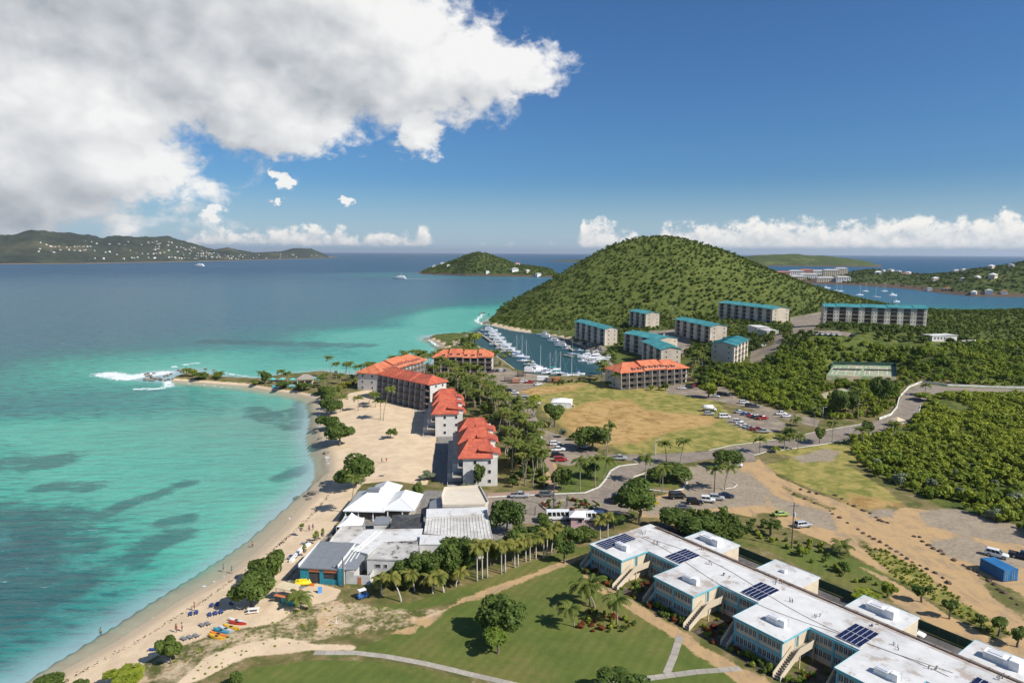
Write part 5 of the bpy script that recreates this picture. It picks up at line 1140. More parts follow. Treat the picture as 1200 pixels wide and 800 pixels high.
for (a, b, c, d) in ((0, 1, 1, 1), (1, 1, 1, 0), (0, 1, 0, .55)):
    p, q = cpt(a, b), cpt(c, d); n = max(2, int((q - p).length / 4))
    for k in range(n):
        s_, e_ = p.lerp(q, k / n), p.lerp(q, (k + 1) / n); dd = (e_ - s_).normalized(); nn = Vector((-dd.y, dd.x, 0)) * .015
        MB().loft([[s_ - nn, s_ + nn, s_ + nn + Vector((0, 0, 2)), s_ - nn + Vector((0, 0, 2))], [e_ - nn, e_ + nn, e_ + nn + Vector((0, 0, 2)), e_ - nn + Vector((0, 0, 2))]]).build('mesh_panel', M_CF, cf); MB().tube(s_, s_ + Vector((0, 0, 3.2)), .05).build('post', M_CF, cf)
# lower, overgrown court
structure(drape('old_court', [[(962, 462), (985, 455), (1000, 456), (985, 468), (965, 470)]], M_COURT, .1))
# raised planting bed in the driveway loop
PB = [(633, 592), (640, 588), (668, 586.5), (695, 587.5), (703, 592), (697, 597.5), (668, 598.5), (640, 598)]
structure(ribbon('planter_edge', [PB + [PB[0]]], .3, .45, M_CONC)); NOGO_BED = [T(*p)[:2] for p in PB]
# poles
M_POLE = mat('pole_wood', (.13, .10, .08), .9, .2, 2.0)
def pole(base, top_y, label, cross=False, lamp=False, name='utility_pole', cat='utility pole'):
    x, y, z = T(*base); k = (np.array([x, y, z - EYE]) @ FWD); h = (base[1] - top_y) / FOC * k / math.cos(PITCH + .05)
    t = thing(name, label, cat, (x, y, z)); MB().tube((0, 0, -.5), (0, 0, h), .17, .11, 8).build('pole', M_POLE if not lamp else M_ALU, t)
    if cross:
        MB().box(-1.1, 1.1, -.07, .07, h - .9, h - .75).build('cross_arm', M_POLE, t); [MB().tube((q, 0, h - .75), (q, 0, h - .5), .05).build('insulator', M_ALU, t) for q in (-1, -.4, .4, 1)]
        MB().tube((.35, .1, h - 3.6), (.35, .1, h - 2.6), .26, n=8).build('transformer', M_ALU, t)
    if lamp: MB().tube((0, 0, h - .1), (1.2, 0, h + .1), .05).build('arm', M_ALU, t); MB().box(1.0, 1.6, -.12, .12, h + .05, h + .17).build('lamp_head', M_FRAME, t)
    return t
pole((927.5, 643), 588, 'tall wooden utility pole with transformer beside the silver car and dirt track', True)
pole((402.5, 688), 652, 'dark pole rising in front of the grey tin roof of the shop')
pole((649, 594), 559, 'slim dark pole beside the hedge bed in the driveway loop')
pole((664.5, 594), 580, 'short dark post on the right of the driveway hedge bed')
pole((627, 604), 593, 'short thick post at the left of the driveway loop')
pole((773, 570), 540, 'slim pole on the palm island in the driveway')
pole((837, 578), 545, 'slim pole beside two palms at the dirt parking area')
pole((645, 500), 486, 'grey street lamp at the parking lot edge near the field', lamp=True, name='street_lamp', cat='street lamp')
pole((768, 532), 515, 'slim grey lamp post at the near edge of the dry field', lamp=True, name='street_lamp', cat='street lamp')
pole((964, 489), 477, 'grey street lamp near the palms below the tennis court', lamp=True, name='street_lamp', cat='street lamp')
pole((995, 514), 503, 'short grey lamp post where the road starts to climb', lamp=True, name='street_lamp', cat='street lamp')
pole((941, 372), 352, 'tall pole on the ridge left of the five-storey apartment block', True)
pole((787, 377), 358, 'tall pole behind the hillside apartments at the foot of the wood', True)
# blue shipping container
A, L, rz = frame2(G(1147.8, 666.5, 2), G(1175.4, 681.5, 2)); q = G(1186.5, 677.6, 2); Wd = max(2.4, math.hypot(q[0] - A.x - math.cos(rz) * L, q[1] - A.y - math.sin(rz) * L))
M_BLUE = mat('container_blue', (.022, .145, .33), .6, .14, .7, c2=(.03, .17, .37)); sc = thing('shipping_container', 'blue corrugated shipping container on the dirt lot beside a white van', 'container', (A.x, A.y, 2), rz)
MB().box(.0, L, 0, Wd, .12, 2.66).build('box', M_BLUE, sc)
for k in range(22): MB().box(.15 + k * (L - .3) / 22, .15 + k * (L - .3) / 22 + .14, -.04, -.002, .3, 2.5).build('corrugation', M_BLUE, sc); MB().box(.15 + k * (L - .3) / 22, .15 + k * (L - .3) / 22 + .14, .1, Wd - .1, 2.662, 2.69).build('roof_rib', M_BLUE, sc)
for y0 in (.06, Wd / 2 + .03): d = MB().box(L + .003, L + .05, y0, y0 + Wd / 2 - .09, .2, 2.55).build('door', M_BLUE, sc); [MB().tube((L + .08, y0 + f, .2), (L + .08, y0 + f, 2.55), .03, n=5).build('lock_bar', M_ALU, d) for f in (.3, .8)]
for x in (0, L - .15):
    for y0 in (-.03, Wd - .12): MB().box(x, x + .16, y0, y0 + .15, 0, 2.71).build('corner_post', M_BLUE, sc)
NOGO.append(local_poly(A, rz, [(-2, -2), (L + 2, -2), (L + 2, 5), (-2, 5)]))

# ------------------------------------------------------------------ plants
from mathutils import noise as _mn
M_LEAF = leaf_mat('broad_leaves', (0.060, 0.105, 0.020), (0.165, 0.22, 0.040))
M_LEAFL = leaf_mat('light_leaves', (0.12, 0.19, 0.022), (0.23, 0.29, 0.045))
M_LEAFD = leaf_mat('hill_leaves', (0.042, 0.078, 0.011), (0.155, 0.20, 0.028), 1.0)
M_SCRUB = leaf_mat('scrub_leaves', (0.11, 0.17, 0.016), (0.40, 0.43, 0.045), 1.25)
M_GREYL = leaf_mat('grey_leaves', (0.17, 0.21, 0.12), (0.28, 0.31, 0.19))
M_RED = leaf_mat('red_leaves', (0.17, 0.045, 0.018), (0.30, 0.10, 0.03))
M_YELL = leaf_mat('yellow_leaves', (0.22, 0.23, 0.03), (0.34, 0.31, 0.05))
M_PALM = leaf_mat('palm_fronds', (0.09, 0.135, 0.022), (0.21, 0.23, 0.045))
M_PALMY = leaf_mat('yellowing_fronds', (0.13, 0.165, 0.03), (0.31, 0.28, 0.06))
M_BARK = mat('bark', (0.17, 0.135, 0.105), .95, .2, 1.5, spec=.1)
M_PBARK = mat('palm_bark', (0.33, 0.28, 0.22), .95, .15, 2.0, spec=.1)
M_PBARKW = mat('pale_palm_bark', (0.50, 0.46, 0.39), .95, .12, 2.0, spec=.1)
def crown_np(n, rx, ry, rz_, size, lobes, seed, core=0.80, up=0.35):
    g = np.random.default_rng(seed); R_ = np.array([rx, ry, rz_])
    C = g.normal(size=(lobes, 3)); C /= np.linalg.norm(C, axis=1)[:, None]; C *= g.uniform(.35, .80, (lobes, 1)); C[:, 2] = C[:, 2] * .8 + .05; C[0] = 0
    lr = g.uniform(.24, .50, lobes); lr[0] = .52
    Vs, rn = [], []; cnt = 0
    while cnt < n:
        m = (n - cnt) * 2 + 8; li = g.integers(0, lobes, m); d = g.normal(size=(m, 3)); d[:, 2] += up; d /= np.linalg.norm(d, axis=1)[:, None]
        p = C[li] + d * (lr[li] * g.uniform(.86, 1.10, m))[:, None]
        dist = np.linalg.norm(p[:, None] - C[None], axis=2) / lr[None]; dist[np.arange(m), li] = 9
        k = dist.min(1) > .82; p, d, li = p[k], d[k], li[k]
        nrm = d + g.normal(size=d.shape) * .5 + np.array([0, 0, .5]); nrm /= np.linalg.norm(nrm, axis=1)[:, None]
        t = np.cross(nrm, g.normal(size=d.shape)); t /= np.linalg.norm(t, axis=1)[:, None] + 1e-9; b = np.cross(nrm, t)
        s = size * g.uniform(.55, 1.25, (len(p), 1)); w = s * g.uniform(.5, .9, (len(p), 1)); P = p * R_
        q = np.stack([P - t * s, P - b * w + nrm * s * .15, P + t * s, P + b * w - nrm * s * .1], 1)
        Vs.append(q); rn.append(np.repeat((g.uniform(0, 1, len(p)) * .55 + (li % 5) / 5 * .45), 4)); cnt += len(p)
    V = np.concatenate(Vs)[:n].reshape(-1, 3); rnd = np.concatenate(rn)[:n * 4]; F = np.arange(n * 4).reshape(-1, 4)
    if core:
        k_ = 1 if n < 140 else 2
        if n < 140: C, lr = C[:3], lr[:3]
        a = np.linspace(-1, 1, k_ + 1); fs, vs = [], []
        for ax in range(3):
            for sg in (-1, 1):
                b0_ = len(vs)
                for u in a:
                    for v in a:
                        q = [0, 0, 0]; q[ax] = sg; q[(ax + 1) % 3] = u * sg; q[(ax + 2) % 3] = v; q = np.array(q); vs.append(q / np.linalg.norm(q))
                for i in range(k_):
                    for j in range(k_): o = b0_ + i * (k_ + 1) + j; fs.append((o, o + k_ + 1, o + k_ + 2, o + 1))
        vs = np.array(vs); fs = np.array(fs)
        for c, r in zip(C, lr):
            b0_ = len(V); V = np.concatenate([V, (c + vs * r * core) * R_]); F = np.concatenate([F, fs + b0_]); rnd = np.concatenate([rnd, np.full(len(vs), .25)])
    return V, F, rnd
def crown_mesh(name, m, *a, **k):
    V, F, rnd = crown_np(*a, **k); me = mesh_np(name, V, F, m); set_attr(me, 'rnd', rnd); return me
def trunk_mb(h, r, limbs, seed, spread=1.2):
    g = random.Random(seed); mb = MB(); p = Vector((0, 0, -.4)); k = 3
    for i in range(k):
        q = Vector((g.uniform(-.15, .15) * h / 3, g.uniform(-.15, .15) * h / 3, h * (i + 1) / k)); mb.tube(p, q, r * (1 - .2 * i), r * (1 - .2 * (i + 1)), 6); p = q
    for i in range(limbs):
        a = 6.283 * i / limbs + g.uniform(-.4, .4); mb.tube(p - Vector((0, 0, h * .12)), p + Vector((math.cos(a) * spread, math.sin(a) * spread, spread * g.uniform(.7, 1.3))), r * .45, r * .15, 5)
    return mb
def tree_proto(name, kind, m, n, R_, hgt, size, lobes, seed, squash=.72, bark=None):
    """crown radius R_, total height hgt; made once and then copied"""
    t = bpy.data.objects.new(name, None)
    rz_ = R_ * squash; cz = hgt - rz_ * .9
    c = bpy.data.objects.new('crown', crown_mesh('crown', m, n, R_, R_ * .94, rz_, size, lobes, seed, core=.62)); c.parent = t; c.location = (0, 0, cz)
    th = max(.5, cz - rz_ * .35); tr = bpy.data.objects.new('trunk', trunk_mb(th, .05 * hgt ** .8 + .05, 4, seed, R_ * .45).mesh('trunk', bark or M_BARK)); tr.parent = t
    return t
PLACED = []
LANDMARKS = [(600, 690, 'the lawn'), (710, 715, 'the lawn bed'), (300, 680, 'the beach kiosk'), (420, 548, 'the sandy beach'), (440, 480, 'the sand in front of the condominiums'), (385, 500, 'the shoreline of the bay'), (300, 450, 'the rocky point'),
             (350, 450, 'the pool pavilion'), (410, 438, 'the seaward condominium'), (545, 410, 'the harbour-mouth condominium'), (520, 440, 'the four-storey condominium'), (600, 560, 'the condominium nearest the bar'), (570, 490, 'the middle condominium'), (590, 470, 'the marina parking'),
             (640, 500, 'the parking lot'), (690, 560, 'the curved kerb'), (770, 560, 'the driveway palm island'), (760, 440, 'the marina-head condominium'), (840, 560, 'the dirt parking area'), (700, 510, 'the dry field'), (900, 520, 'the main road'), (960, 500, 'the road below the tennis court'), (1000, 470, 'the old court'),
             (1000, 440, 'the tennis court'), (1080, 480, 'the road bend'), (1100, 540, 'the right-hand scrub'), (1150, 460, 'the upper road'), (860, 640, 'the green fence'), (1100, 710, 'the fence by the dirt lot'), (500, 670, 'the beach bar walls'), (620, 640, 'the gatehouse'), (700, 630, 'the far end of the school'), (860, 760, 'the school front'),
             (700, 390, 'the marina'), (820, 400, 'the hillside apartments'), (1030, 390, 'the five-storey block'), (880, 480, 'the right-hand car park'), (910, 430, 'the scrub slope')]
LM = [(*T(a, b)[:2], c) for a, b, c in LANDMARKS]
def near(x, y): return min(LM, key=lambda q: (q[0] - x) ** 2 + (q[1] - y) ** 2)[2]
def plant(proto, x, y, sc, label=None, cat='tree', group=None, z=None, rz=None, szz=None):
    z = Z(x, y) if z is None else z
    o = dup(proto, (x, y, z), random.uniform(0, 6.28) if rz is None else rz, sc if szz is None else (sc, sc, szz))
    tag(o, label, cat, group); PLACED.append((x, y, sc)); return o
def scatter(poly, n, mind, avoid=True, px=True, margin=1.0, zmin=1.2, keepout=True, gaps=None):
    P = [T(*q)[:2] if px else q for q in poly]; xs = [p[0] for p in P]; ys = [p[1] for p in P]
    X = rng.uniform(min(xs), max(xs), n * 14); Y = rng.uniform(min(ys), max(ys), n * 14)
    ok = inside_sd(P, X, Y) > 0
    if avoid:
        for q in NOGO: 
            qa = np.array(q); m = (X > qa[:, 0].min() - 3) & (X < qa[:, 0].max() + 3) & (Y > qa[:, 1].min() - 3) & (Y < qa[:, 1].max() + 3) & ok
            if m.any(): i = np.where(m)[0]; ok[i] &= inside_sd(q, X[i], Y[i]) < -margin
    X, Y = X[ok], Y[ok]; ok = terrain(X, Y) > zmin; X, Y = X[ok], Y[ok]
    if gaps: ok = np.array([_mn.fractal(Vector((a * gaps[0], b * gaps[0], 3.3)), 1.0, 2.0, 3) < gaps[1] for a, b in zip(X, Y)], bool); X, Y = X[ok], Y[ok]
    out = []; cell = {}
    ex = [(a, b) for a, b, _ in PLACED] if keepout else []
    for a, b in ex: cell.setdefault((int(a // mind), int(b // mind)), []).append((a, b))
    for a, b in zip(X, Y):
        i, j = int(a // mind), int(b // mind); good = True
        for di in (-1, 0, 1):
            for dj in (-1, 0, 1):
                for (c, d) in cell.get((i + di, j + dj), ()):
                    if (a - c) ** 2 + (b - d) ** 2 < mind * mind: good = False; break
        if good:
            cell.setdefault((i, j), []).append((a, b)); out.append((a, b))
            if len(out) >= n: break
    return out
def mass(name, label, cat, m, pts, protos, sc, zoff=0.0, zz=None):
    """a wood that reads as one mass: one mesh of many crowns"""
    VV, FF, RR = [], [], []; b = 0
    for i, p in enumerate(pts):
        V, F, r = protos[int(rng.integers(len(protos)))]; s = rng.uniform(*sc); a = rng.uniform(0, 6.28); c_, s_ = math.cos(a), math.sin(a)
        q = np.empty_like(V); q[:, 0] = (V[:, 0] * c_ - V[:, 1] * s_) * s + p[0]; q[:, 1] = (V[:, 0] * s_ + V[:, 1] * c_) * s + p[1]; q[:, 2] = V[:, 2] * s * rng.uniform(.85, 1.2) + (p[2] if len(p) > 2 else Z(p[0], p[1])) + zoff * s
        VV.append(q); FF.append(F + b); RR.append(np.clip(r * .6 + rng.uniform(-.1, .55), 0, 1)); b += len(V)
    if not VV: return
    me = mesh_np(name, np.concatenate(VV), np.concatenate(FF), m); set_attr(me, 'rnd', np.concatenate(RR)); return stuff(add(name, me), label, cat)

# palms
def frond_np(L, droop, g, n=9, width=.55):
    V, F, rn = [], [], []
    pts = []; p = np.array([0., 0, 0]); ang = g.uniform(.35, 1.15)
    for i in range(n + 1):
        pts.append(p.copy()); a = ang - droop * (i / n) ** 1.2; p = p + np.array([math.cos(a), 0, math.sin(a)]) * L / n
    r = g.uniform(0, 1)
    for i in range(1, n + 1):
        t = i / n; w = width * (1.0 - .65 * abs(t - .42) - .25 * t) + .1
        a, b = pts[i - 1], pts[i]; d = (b - a) / np.linalg.norm(b - a)
        for s in (-1, 1):
            k = len(V); tip = (a + b) / 2 + np.array([0, s * w, -w * .55]) + d * w * .55
            V += [a, b, tip + d * .10, tip - d * .10]; F.append((k, k + 1, k + 2, k + 3)); rn += [r] * 4
    return np.array(V), np.array(F), np.array(rn)
def rot_z(V, a):
    c, s = math.cos(a), math.sin(a); o = V.copy(); o[:, 0] = V[:, 0] * c - V[:, 1] * s; o[:, 1] = V[:, 0] * s + V[:, 1] * c; return o
def palm_fronds(seed, n=17, L=3.3, droop=1.6, width=.55):
    g = random.Random(seed); out = []
    for i in range(n):
        V, F, r = frond_np(L * g.uniform(.8, 1.1), droop * g.uniform(.75, 1.3), g, 9, width); out.append((rot_z(V, i * 2.4 + g.uniform(-.25, .25)), F, r))
    return out
def palm_proto(name, h, lean, seed, m, bark, L=3.3, droop=1.6, n=17, r=.17, separate=False, shaft=False, width=.55):
    t = bpy.data.objects.new(name, None); mb = MB(); p = Vector((0, 0, -.4)); k = 7
    f = lambda q: Vector((lean * (q ** 1.6), 0, h * q))
    rings = []
    for i in range(k + 1):
        q = i / k; c = f(q); rr = r * (1.35 - .35 * min(1, q * 4)) * (1 - .32 * q); c = c if i else Vector((0, 0, -.4)); rings.append([(c.x + rr * math.cos(2 * math.pi * j / 7), c.y + rr * math.sin(2 * math.pi * j / 7), c.z) for j in range(7)])
    mb.loft(rings); tr = bpy.data.objects.new('trunk', mb.mesh('trunk', bark, True)); tr.parent = t
    top = f(1.0); fr = palm_fronds(seed, n, L, droop, width)
    if shaft:
        s = bpy.data.objects.new('crownshaft', MB().tube((0, 0, -1.3), (0, 0, .1), r * .85, r * .55, 7).mesh('crownshaft', M_LEAFL)); s.parent = t; s.location = top
    if separate:
        for V, F, rn in fr:
            me = mesh_np('frond', V, F, m); set_attr(me, 'rnd', rn); o = bpy.data.objects.new('frond', me); o.parent = t; o.location = top
    else:
        VV, FF, RR = [], [], []; b = 0
        for V, F, rn in fr: VV.append(V); FF.append(F + b); RR.append(rn); b += len(V)
        me = mesh_np('crown', np.concatenate(VV), np.concatenate(FF), m); set_attr(me, 'rnd', np.concatenate(RR)); o = bpy.data.objects.new('crown', me); o.parent = t; o.location = top
    return t
PP = {}
def palm_px(base, top, label, group=None, kind='coconut', separate=False):
    x, y, z = T(*base); k = np.array([x, y, z - EYE]) @ FWD; h = max(2.0, (base[1] - top[1]) / FOC * k / math.cos(math.atan2(EYE, y))); lean = (top[0] - base[0]) / FOC * k
    palm_at(x, y, h, label, group, kind, separate, lean, z)
def palm_at(x, y, h, label, group=None, kind='coconut', separate=False, lean=0.0, z=None):
    hb = max(2, round(h)); lb = round(abs(lean)); key = (kind, hb, lb, separate, random.randrange(3) if not separate else 0)
    if key not in PP:
        if kind == 'coconut': PP[key] = palm_proto('coconut_palm', hb, lb, hb * 7 + lb + key[4], M_PALM, M_PBARK, 3.5, 1.9, 20, .16, separate, width=.68)
        else: PP[key] = palm_proto('royal_palm', hb, lb, hb * 5 + lb + key[4], M_PALMY, M_PBARKW, 2.8, 2.2, 17, .17, separate, True, .62)
    plant(PP[key], x, y, h / hb, label, 'palm tree', group, z, (0 if lean > 0 else math.pi) + random.uniform(-.3, .3) if lb else None)

# trees placed one by one: (px base, width px, height px, kind, label)
def tp_(name, m, n, R_, h, size, lobes, seed, sq=.72): return tree_proto(name, 'tree', m, n, R_, h, size, lobes, seed, sq)
PROTO = {'dark': tree_proto('broadleaf_tree', 'tree', M_LEAF, 1200, 3.2, 6.4, .32, 13, 1, .95), 'light': tp_('small_tree', M_LEAFL, 900, 2.8, 4.8, .27, 6, 2, .6), 'grape': tp_('sea_grape_tree', M_LEAF, 1300, 3.2, 5.0, .32, 8, 3, .75),
         'mid': tp_('garden_tree', M_LEAF, 420, 2.6, 4.6, .40, 7, 4, .75), 'mid2': tp_('garden_tree', M_SCRUB, 420, 2.6, 4.2, .40, 7, 5, .75), 'big': tp_('spreading_tree', M_LEAF, 2200, 4.5, 8.5, .34, 12, 6, .75), 'thin': tp_('young_tree', M_LEAF, 260, 1.5, 3.6, .28, 5, 7, .9), 'grey': tp_('silver_tree', M_GREYL, 420, 2.4, 3.8, .38, 6, 8, .7)}
PSIZE = {'dark': (6.4, 6.4), 'light': (5.6, 4.8), 'grape': (6.4, 5.0), 'mid': (5.2, 4.6), 'mid2': (5.2, 4.2), 'big': (9, 8.5), 'thin': (3, 3.6), 'grey': (4.8, 3.8)}
VAR = {}
def variant(kind):
    i = random.randrange(3); key = (kind, i)
    if key not in VAR:
        if i == 0: VAR[key] = PROTO[kind]
        else:
            src = PROTO[kind]; n, R_, h, size, lobes, sq, m = {'dark': (1200, 3.2, 6.4, .32, 12, .8, M_LEAF), 'grape': (1300, 3.2, 5.0, .32, 10, .72, M_LEAF), 'light': (900, 2.8, 4.8, .27, 8, .6, M_LEAFL), 'mid': (420, 2.6, 4.6, .40, 8, .8, M_LEAF), 'mid2': (420, 2.6, 4.2, .40, 8, .72, M_SCRUB), 'big': (2200, 4.5, 8.5, .34, 15, .78, M_LEAF), 'thin': (260, 1.5, 3.6, .28, 6, .95, M_LEAF), 'grey': (420, 2.4, 3.8, .38, 7, .7, M_GREYL)}[kind]
            VAR[key] = tree_proto(src.name.split('.')[0], 'tree', m, n, R_, h, size, lobes, 200 + i * 31 + lobes, sq)
    return VAR[key]
def tree_px(base, w, h, kind, label, group=None):
    x, y, z = T(*base); k = np.array([x, y, z - EYE]) @ FWD; W_ = w / FOC * k; a = math.atan2(EYE - z, y)
    H_ = max(.6 * W_ * .6, (h / FOC * k - W_ * .38 * math.sin(a)) / math.cos(a))          # the crown's depth adds to its height in the picture
    pw, ph = PSIZE[kind]; plant(PROTO[kind] if 'lawn' in label else variant(kind), x, y, W_ / pw, label, 'tree', group, z, None, H_ / ph)
for a in [((586, 748), 54, 54, 'dark', 'dark round tree alone on the lawn behind a pale small one'), ((583, 767), 44, 34, 'light', 'pale green small tree on the lawn in front of the dark round tree'), ((727, 820), 62, 40, 'dark', 'dark tree crown cut by the bottom edge below the lawn'),
          ((294, 711), 54, 44, 'grape', 'large sea-grape tree over the benches, nearest the kayaks'), ((321, 680), 34, 42, 'grape', 'tall sea-grape tree beside the promenade steps'), ((303, 684), 40, 34, 'grape', 'middle sea-grape tree between two others at the beach kiosk'), ((200, 778), 30, 36, 'grape', 'sea-grape shrub tree on open sand left of the loungers'),
          ((62, 806), 44, 22, 'grape', 'dark shrub tree at the bottom edge beside the waterline'), ((95, 812), 20, 20, 'grape', 'low shrub at the bottom edge right of the dark one'), ((275, 806), 20, 20, 'mid', 'small round green bush on the lawn edge at the bottom'), ((150, 800), 56, 14, 'mid2', 'low spreading green growth on the sand at the bottom'),
          ((416, 572), 52, 42, 'grape', 'big sea-grape tree on the sand above the white pavilion'), ((398, 522), 40, 32, 'grape', 'wide sea-grape tree at the waterline of the bay'), ((384, 504), 26, 22, 'grape', 'sea-grape tree at the waterline, second along the shore'), ((388, 486), 26, 24, 'grape', 'sea-grape tree at the waterline, third along the shore'), ((384, 472), 22, 20, 'grape', 'sea-grape tree at the waterline near the point'),
          ((376, 463), 16, 12, 'mid', 'low tree where the point meets the sand'), ((458, 514), 16, 14, 'mid', 'single small tree in the middle of the sand'), ((491, 585), 16, 22, 'mid', 'small tree on grass behind the white pavilion'), ((594, 626), 40, 44, 'dark', 'dense dark tree between the ribbed roof and the driveway'), ((750, 615), 66, 58, 'big', 'big spreading tree between the school and the driveway'),
          ((792, 622), 44, 30, 'dark', 'dark tree behind the far end of the school, first'), ((816, 630), 42, 30, 'dark', 'dark tree behind the school beside the green fence'), ((720, 620), 26, 22, 'dark', 'dark low tree behind the school roof corner'), ((661, 660), 26, 30, 'thin', 'thin tree at the far corner of the school'), ((692, 560), 22, 22, 'dark', 'tree on the lawn left of three palms inside the kerb'),
          ((658, 575), 24, 30, 'dark', 'round tree at the left of the lawn inside the kerb'), ((694, 528), 40, 32, 'dark', 'spreading tree at the parking lot corner of the dry field'), ((650, 500), 30, 30, 'dark', 'round tree on the edge of the parking lot and the field'), ((628, 478), 24, 18, 'mid2', 'green tree beside parked vans at the lot'), ((660, 513), 12, 12, 'grey', 'silvery small tree at the field edge'), ((672, 516), 12, 10, 'mid', 'small round bush at the field edge'),
          ((853, 548), 34, 24, 'dark', 'flat-topped dark tree over a white van'), ((792, 562), 44, 24, 'dark', 'dense trees on the palm island, right half'), ((768, 563), 26, 18, 'dark', 'dense tree on the palm island, left half'), ((1080, 706), 24, 24, 'thin', 'young dark tree in front of the dirt track, first from left'), ((1112, 726), 22, 26, 'thin', 'young dark tree in front of the dirt track, second'), ((1149, 738), 18, 20, 'thin', 'young tree in front of the dirt track, third'),
          ((1170, 746), 26, 26, 'thin', 'young tree in front of the dirt track, fourth'), ((1192, 758), 24, 26, 'thin', 'young tree by the fence at the right edge'), ((1040, 700), 24, 20, 'mid2', 'round bush beside the fence behind the second annexe'), ((1010, 704), 40, 16, 'mid2', 'yellow-green shrubs between the fence and the annexe'), ((990, 672), 18, 16, 'mid', 'dark bush on the green bank above the fence'), ((940, 652), 16, 14, 'mid2', 'bush at the foot of the tall utility pole'),
          ((903, 628), 26, 24, 'thin', 'scraggly tree on the bank left of the tall pole'), ((1000, 484), 26, 26, 'big', 'tall dark tree between the old court and the road'), ((1030, 478), 26, 42, 'big', 'tall dark tree at the right of the old court'), ((980, 486), 30, 32, 'big', 'dark tree group below the tennis court, left'), ((1017, 512), 16, 20, 'dark', 'single round tree on the verge of the road'), ((960, 521), 14, 22, 'dark', 'dark tree next to pale-trunked palm on the main road'),
          ((925, 516), 14, 16, 'dark', 'dark tree beside the road below the car park'), ((1048, 505), 14, 14, 'mid2', 'bush by the orange-roofed shelter'), ((1087, 470), 28, 12, 'mid2', 'brownish bush on the inside of the road bend'), ((908, 530), 14, 9, 'mid2', 'small round bush on the road corner'), ((830, 466), 26, 20, 'mid2', 'pale green tree in the car park beside the condominium'), ((826, 452), 26, 14, 'mid', 'dark hedge tree right of the marina-head condominium'),
          ((300, 451), 12, 6, 'mid2', 'low bush on the rocky point'), ((311, 450), 18, 16, 'mid', 'bushy tree at the middle of the point'), ((330, 456), 24, 9, 'mid', 'low trees below the pool terrace'), ((355, 458), 26, 9, 'mid', 'low trees right below the pool terrace'), ((226, 441), 12, 10, 'mid2', 'bush on the outer tip of the point'), ((238, 444), 22, 9, 'mid', 'low windswept bush on the outer point'), ((255, 444), 14, 7, 'mid2', 'small windswept bush on the point'),
          ((556, 401), 20, 14, 'mid2', 'bushes on the sandy breakwater, right'), ((545, 404), 20, 10, 'mid', 'bushes on the sandy breakwater, left'), ((550, 411), 22, 12, 'mid', 'bushy tree behind the harbour-mouth condominium'), ((528, 416), 20, 10, 'mid', 'bushy tree at the cove beach'), ((548, 578), 18, 14, 'grey', 'grey shrub beside the tan-roofed building'), ((560, 573), 20, 32, 'mid', 'leafy tree in front of the white gable of the nearest condominium'), ((501, 562), 24, 8, 'grey', 'grey-green shrubs at the corner of the dark terrace')]:
    tree_px(*a)
# dark grove along the bar walls
for i, (x, y, w, h) in enumerate([(452, 690, 26, 26), (470, 686, 30, 34), (490, 684, 34, 42), (508, 682, 34, 44), (524, 680, 36, 46), (540, 676, 34, 44), (478, 690, 22, 22), (530, 662, 34, 36), (548, 664, 26, 38), (556, 656, 24, 30), (575, 664, 20, 34), (600, 658, 28, 40), (625, 648, 30, 40), (645, 646, 26, 34), (668, 642, 30, 30), (688, 634, 26, 22), (610, 640, 24, 26), (640, 624, 24, 20), (636, 612, 16, 14)]):
    tree_px((x, y), w, h, 'dark' if i % 3 else 'grape', 'dense dark tree in the grove between the bar buildings and the lawn' if x < 560 else 'dense dark tree among palms between the gatehouse and the lawn', 'dark trees of the grove')
for i, (b, t) in enumerate([((559, 681), (557, 645)), ((565, 679), (565, 641)), ((571, 678), (573, 640)), ((587.5, 673), (586, 642)), ((592, 671), (594, 640)), ((603, 665), (602, 638)), ((607, 663), (609, 640)), ((616, 658), (615, 633)), ((637, 654), (637, 628)), ((641, 653), (643, 625)), ((646, 650), (650, 620)), ((703, 632), (702, 612)), ((712, 630), (714, 606)), ((621, 657), (623, 634)), ((628, 655), (627, 631))]):
    palm_px(b, t, 'royal palm with pale trunk in the row between lawn and grove, %s' % ('nearest the ribbed roof', 'middle of the row', 'nearest the school')[min(2, i // 5)], 'royal palms along the lawn', 'royal')
for b, t in [((470, 705), (461, 680)), ((486, 693), (480, 674)), ((507, 696), (507, 680)), ((520, 694), (517, 677)), ((534, 688), (540, 674)), ((447, 697), (449, 682))]:
    palm_px(b, t, 'short leaning palm with yellowing fronds in front of the dark grove', 'leaning palms before the grove', 'royal')
for b, t, l in [((691, 711), (693, 688), 'palm standing left in the planted bed on the lawn'), ((723, 731), (722, 706), 'palm at the right of the planted bed on the lawn'), ((673, 735), (666, 716), 'small leaning palm at the left tip of the planted bed'), ((697, 713), (684, 691), 'leaning palm beside the left palm of the lawn bed'),
                ((412.5, 602), (416, 562), 'tall leaning palm in front of the white pavilion'), ((350, 713), (349, 704), 'small stubby palm on the gravel beside the kiosk'), ((982, 650), (985, 643), 'tiny palm between annexe and fence')]:
    palm_px(b, t, l, separate=True)
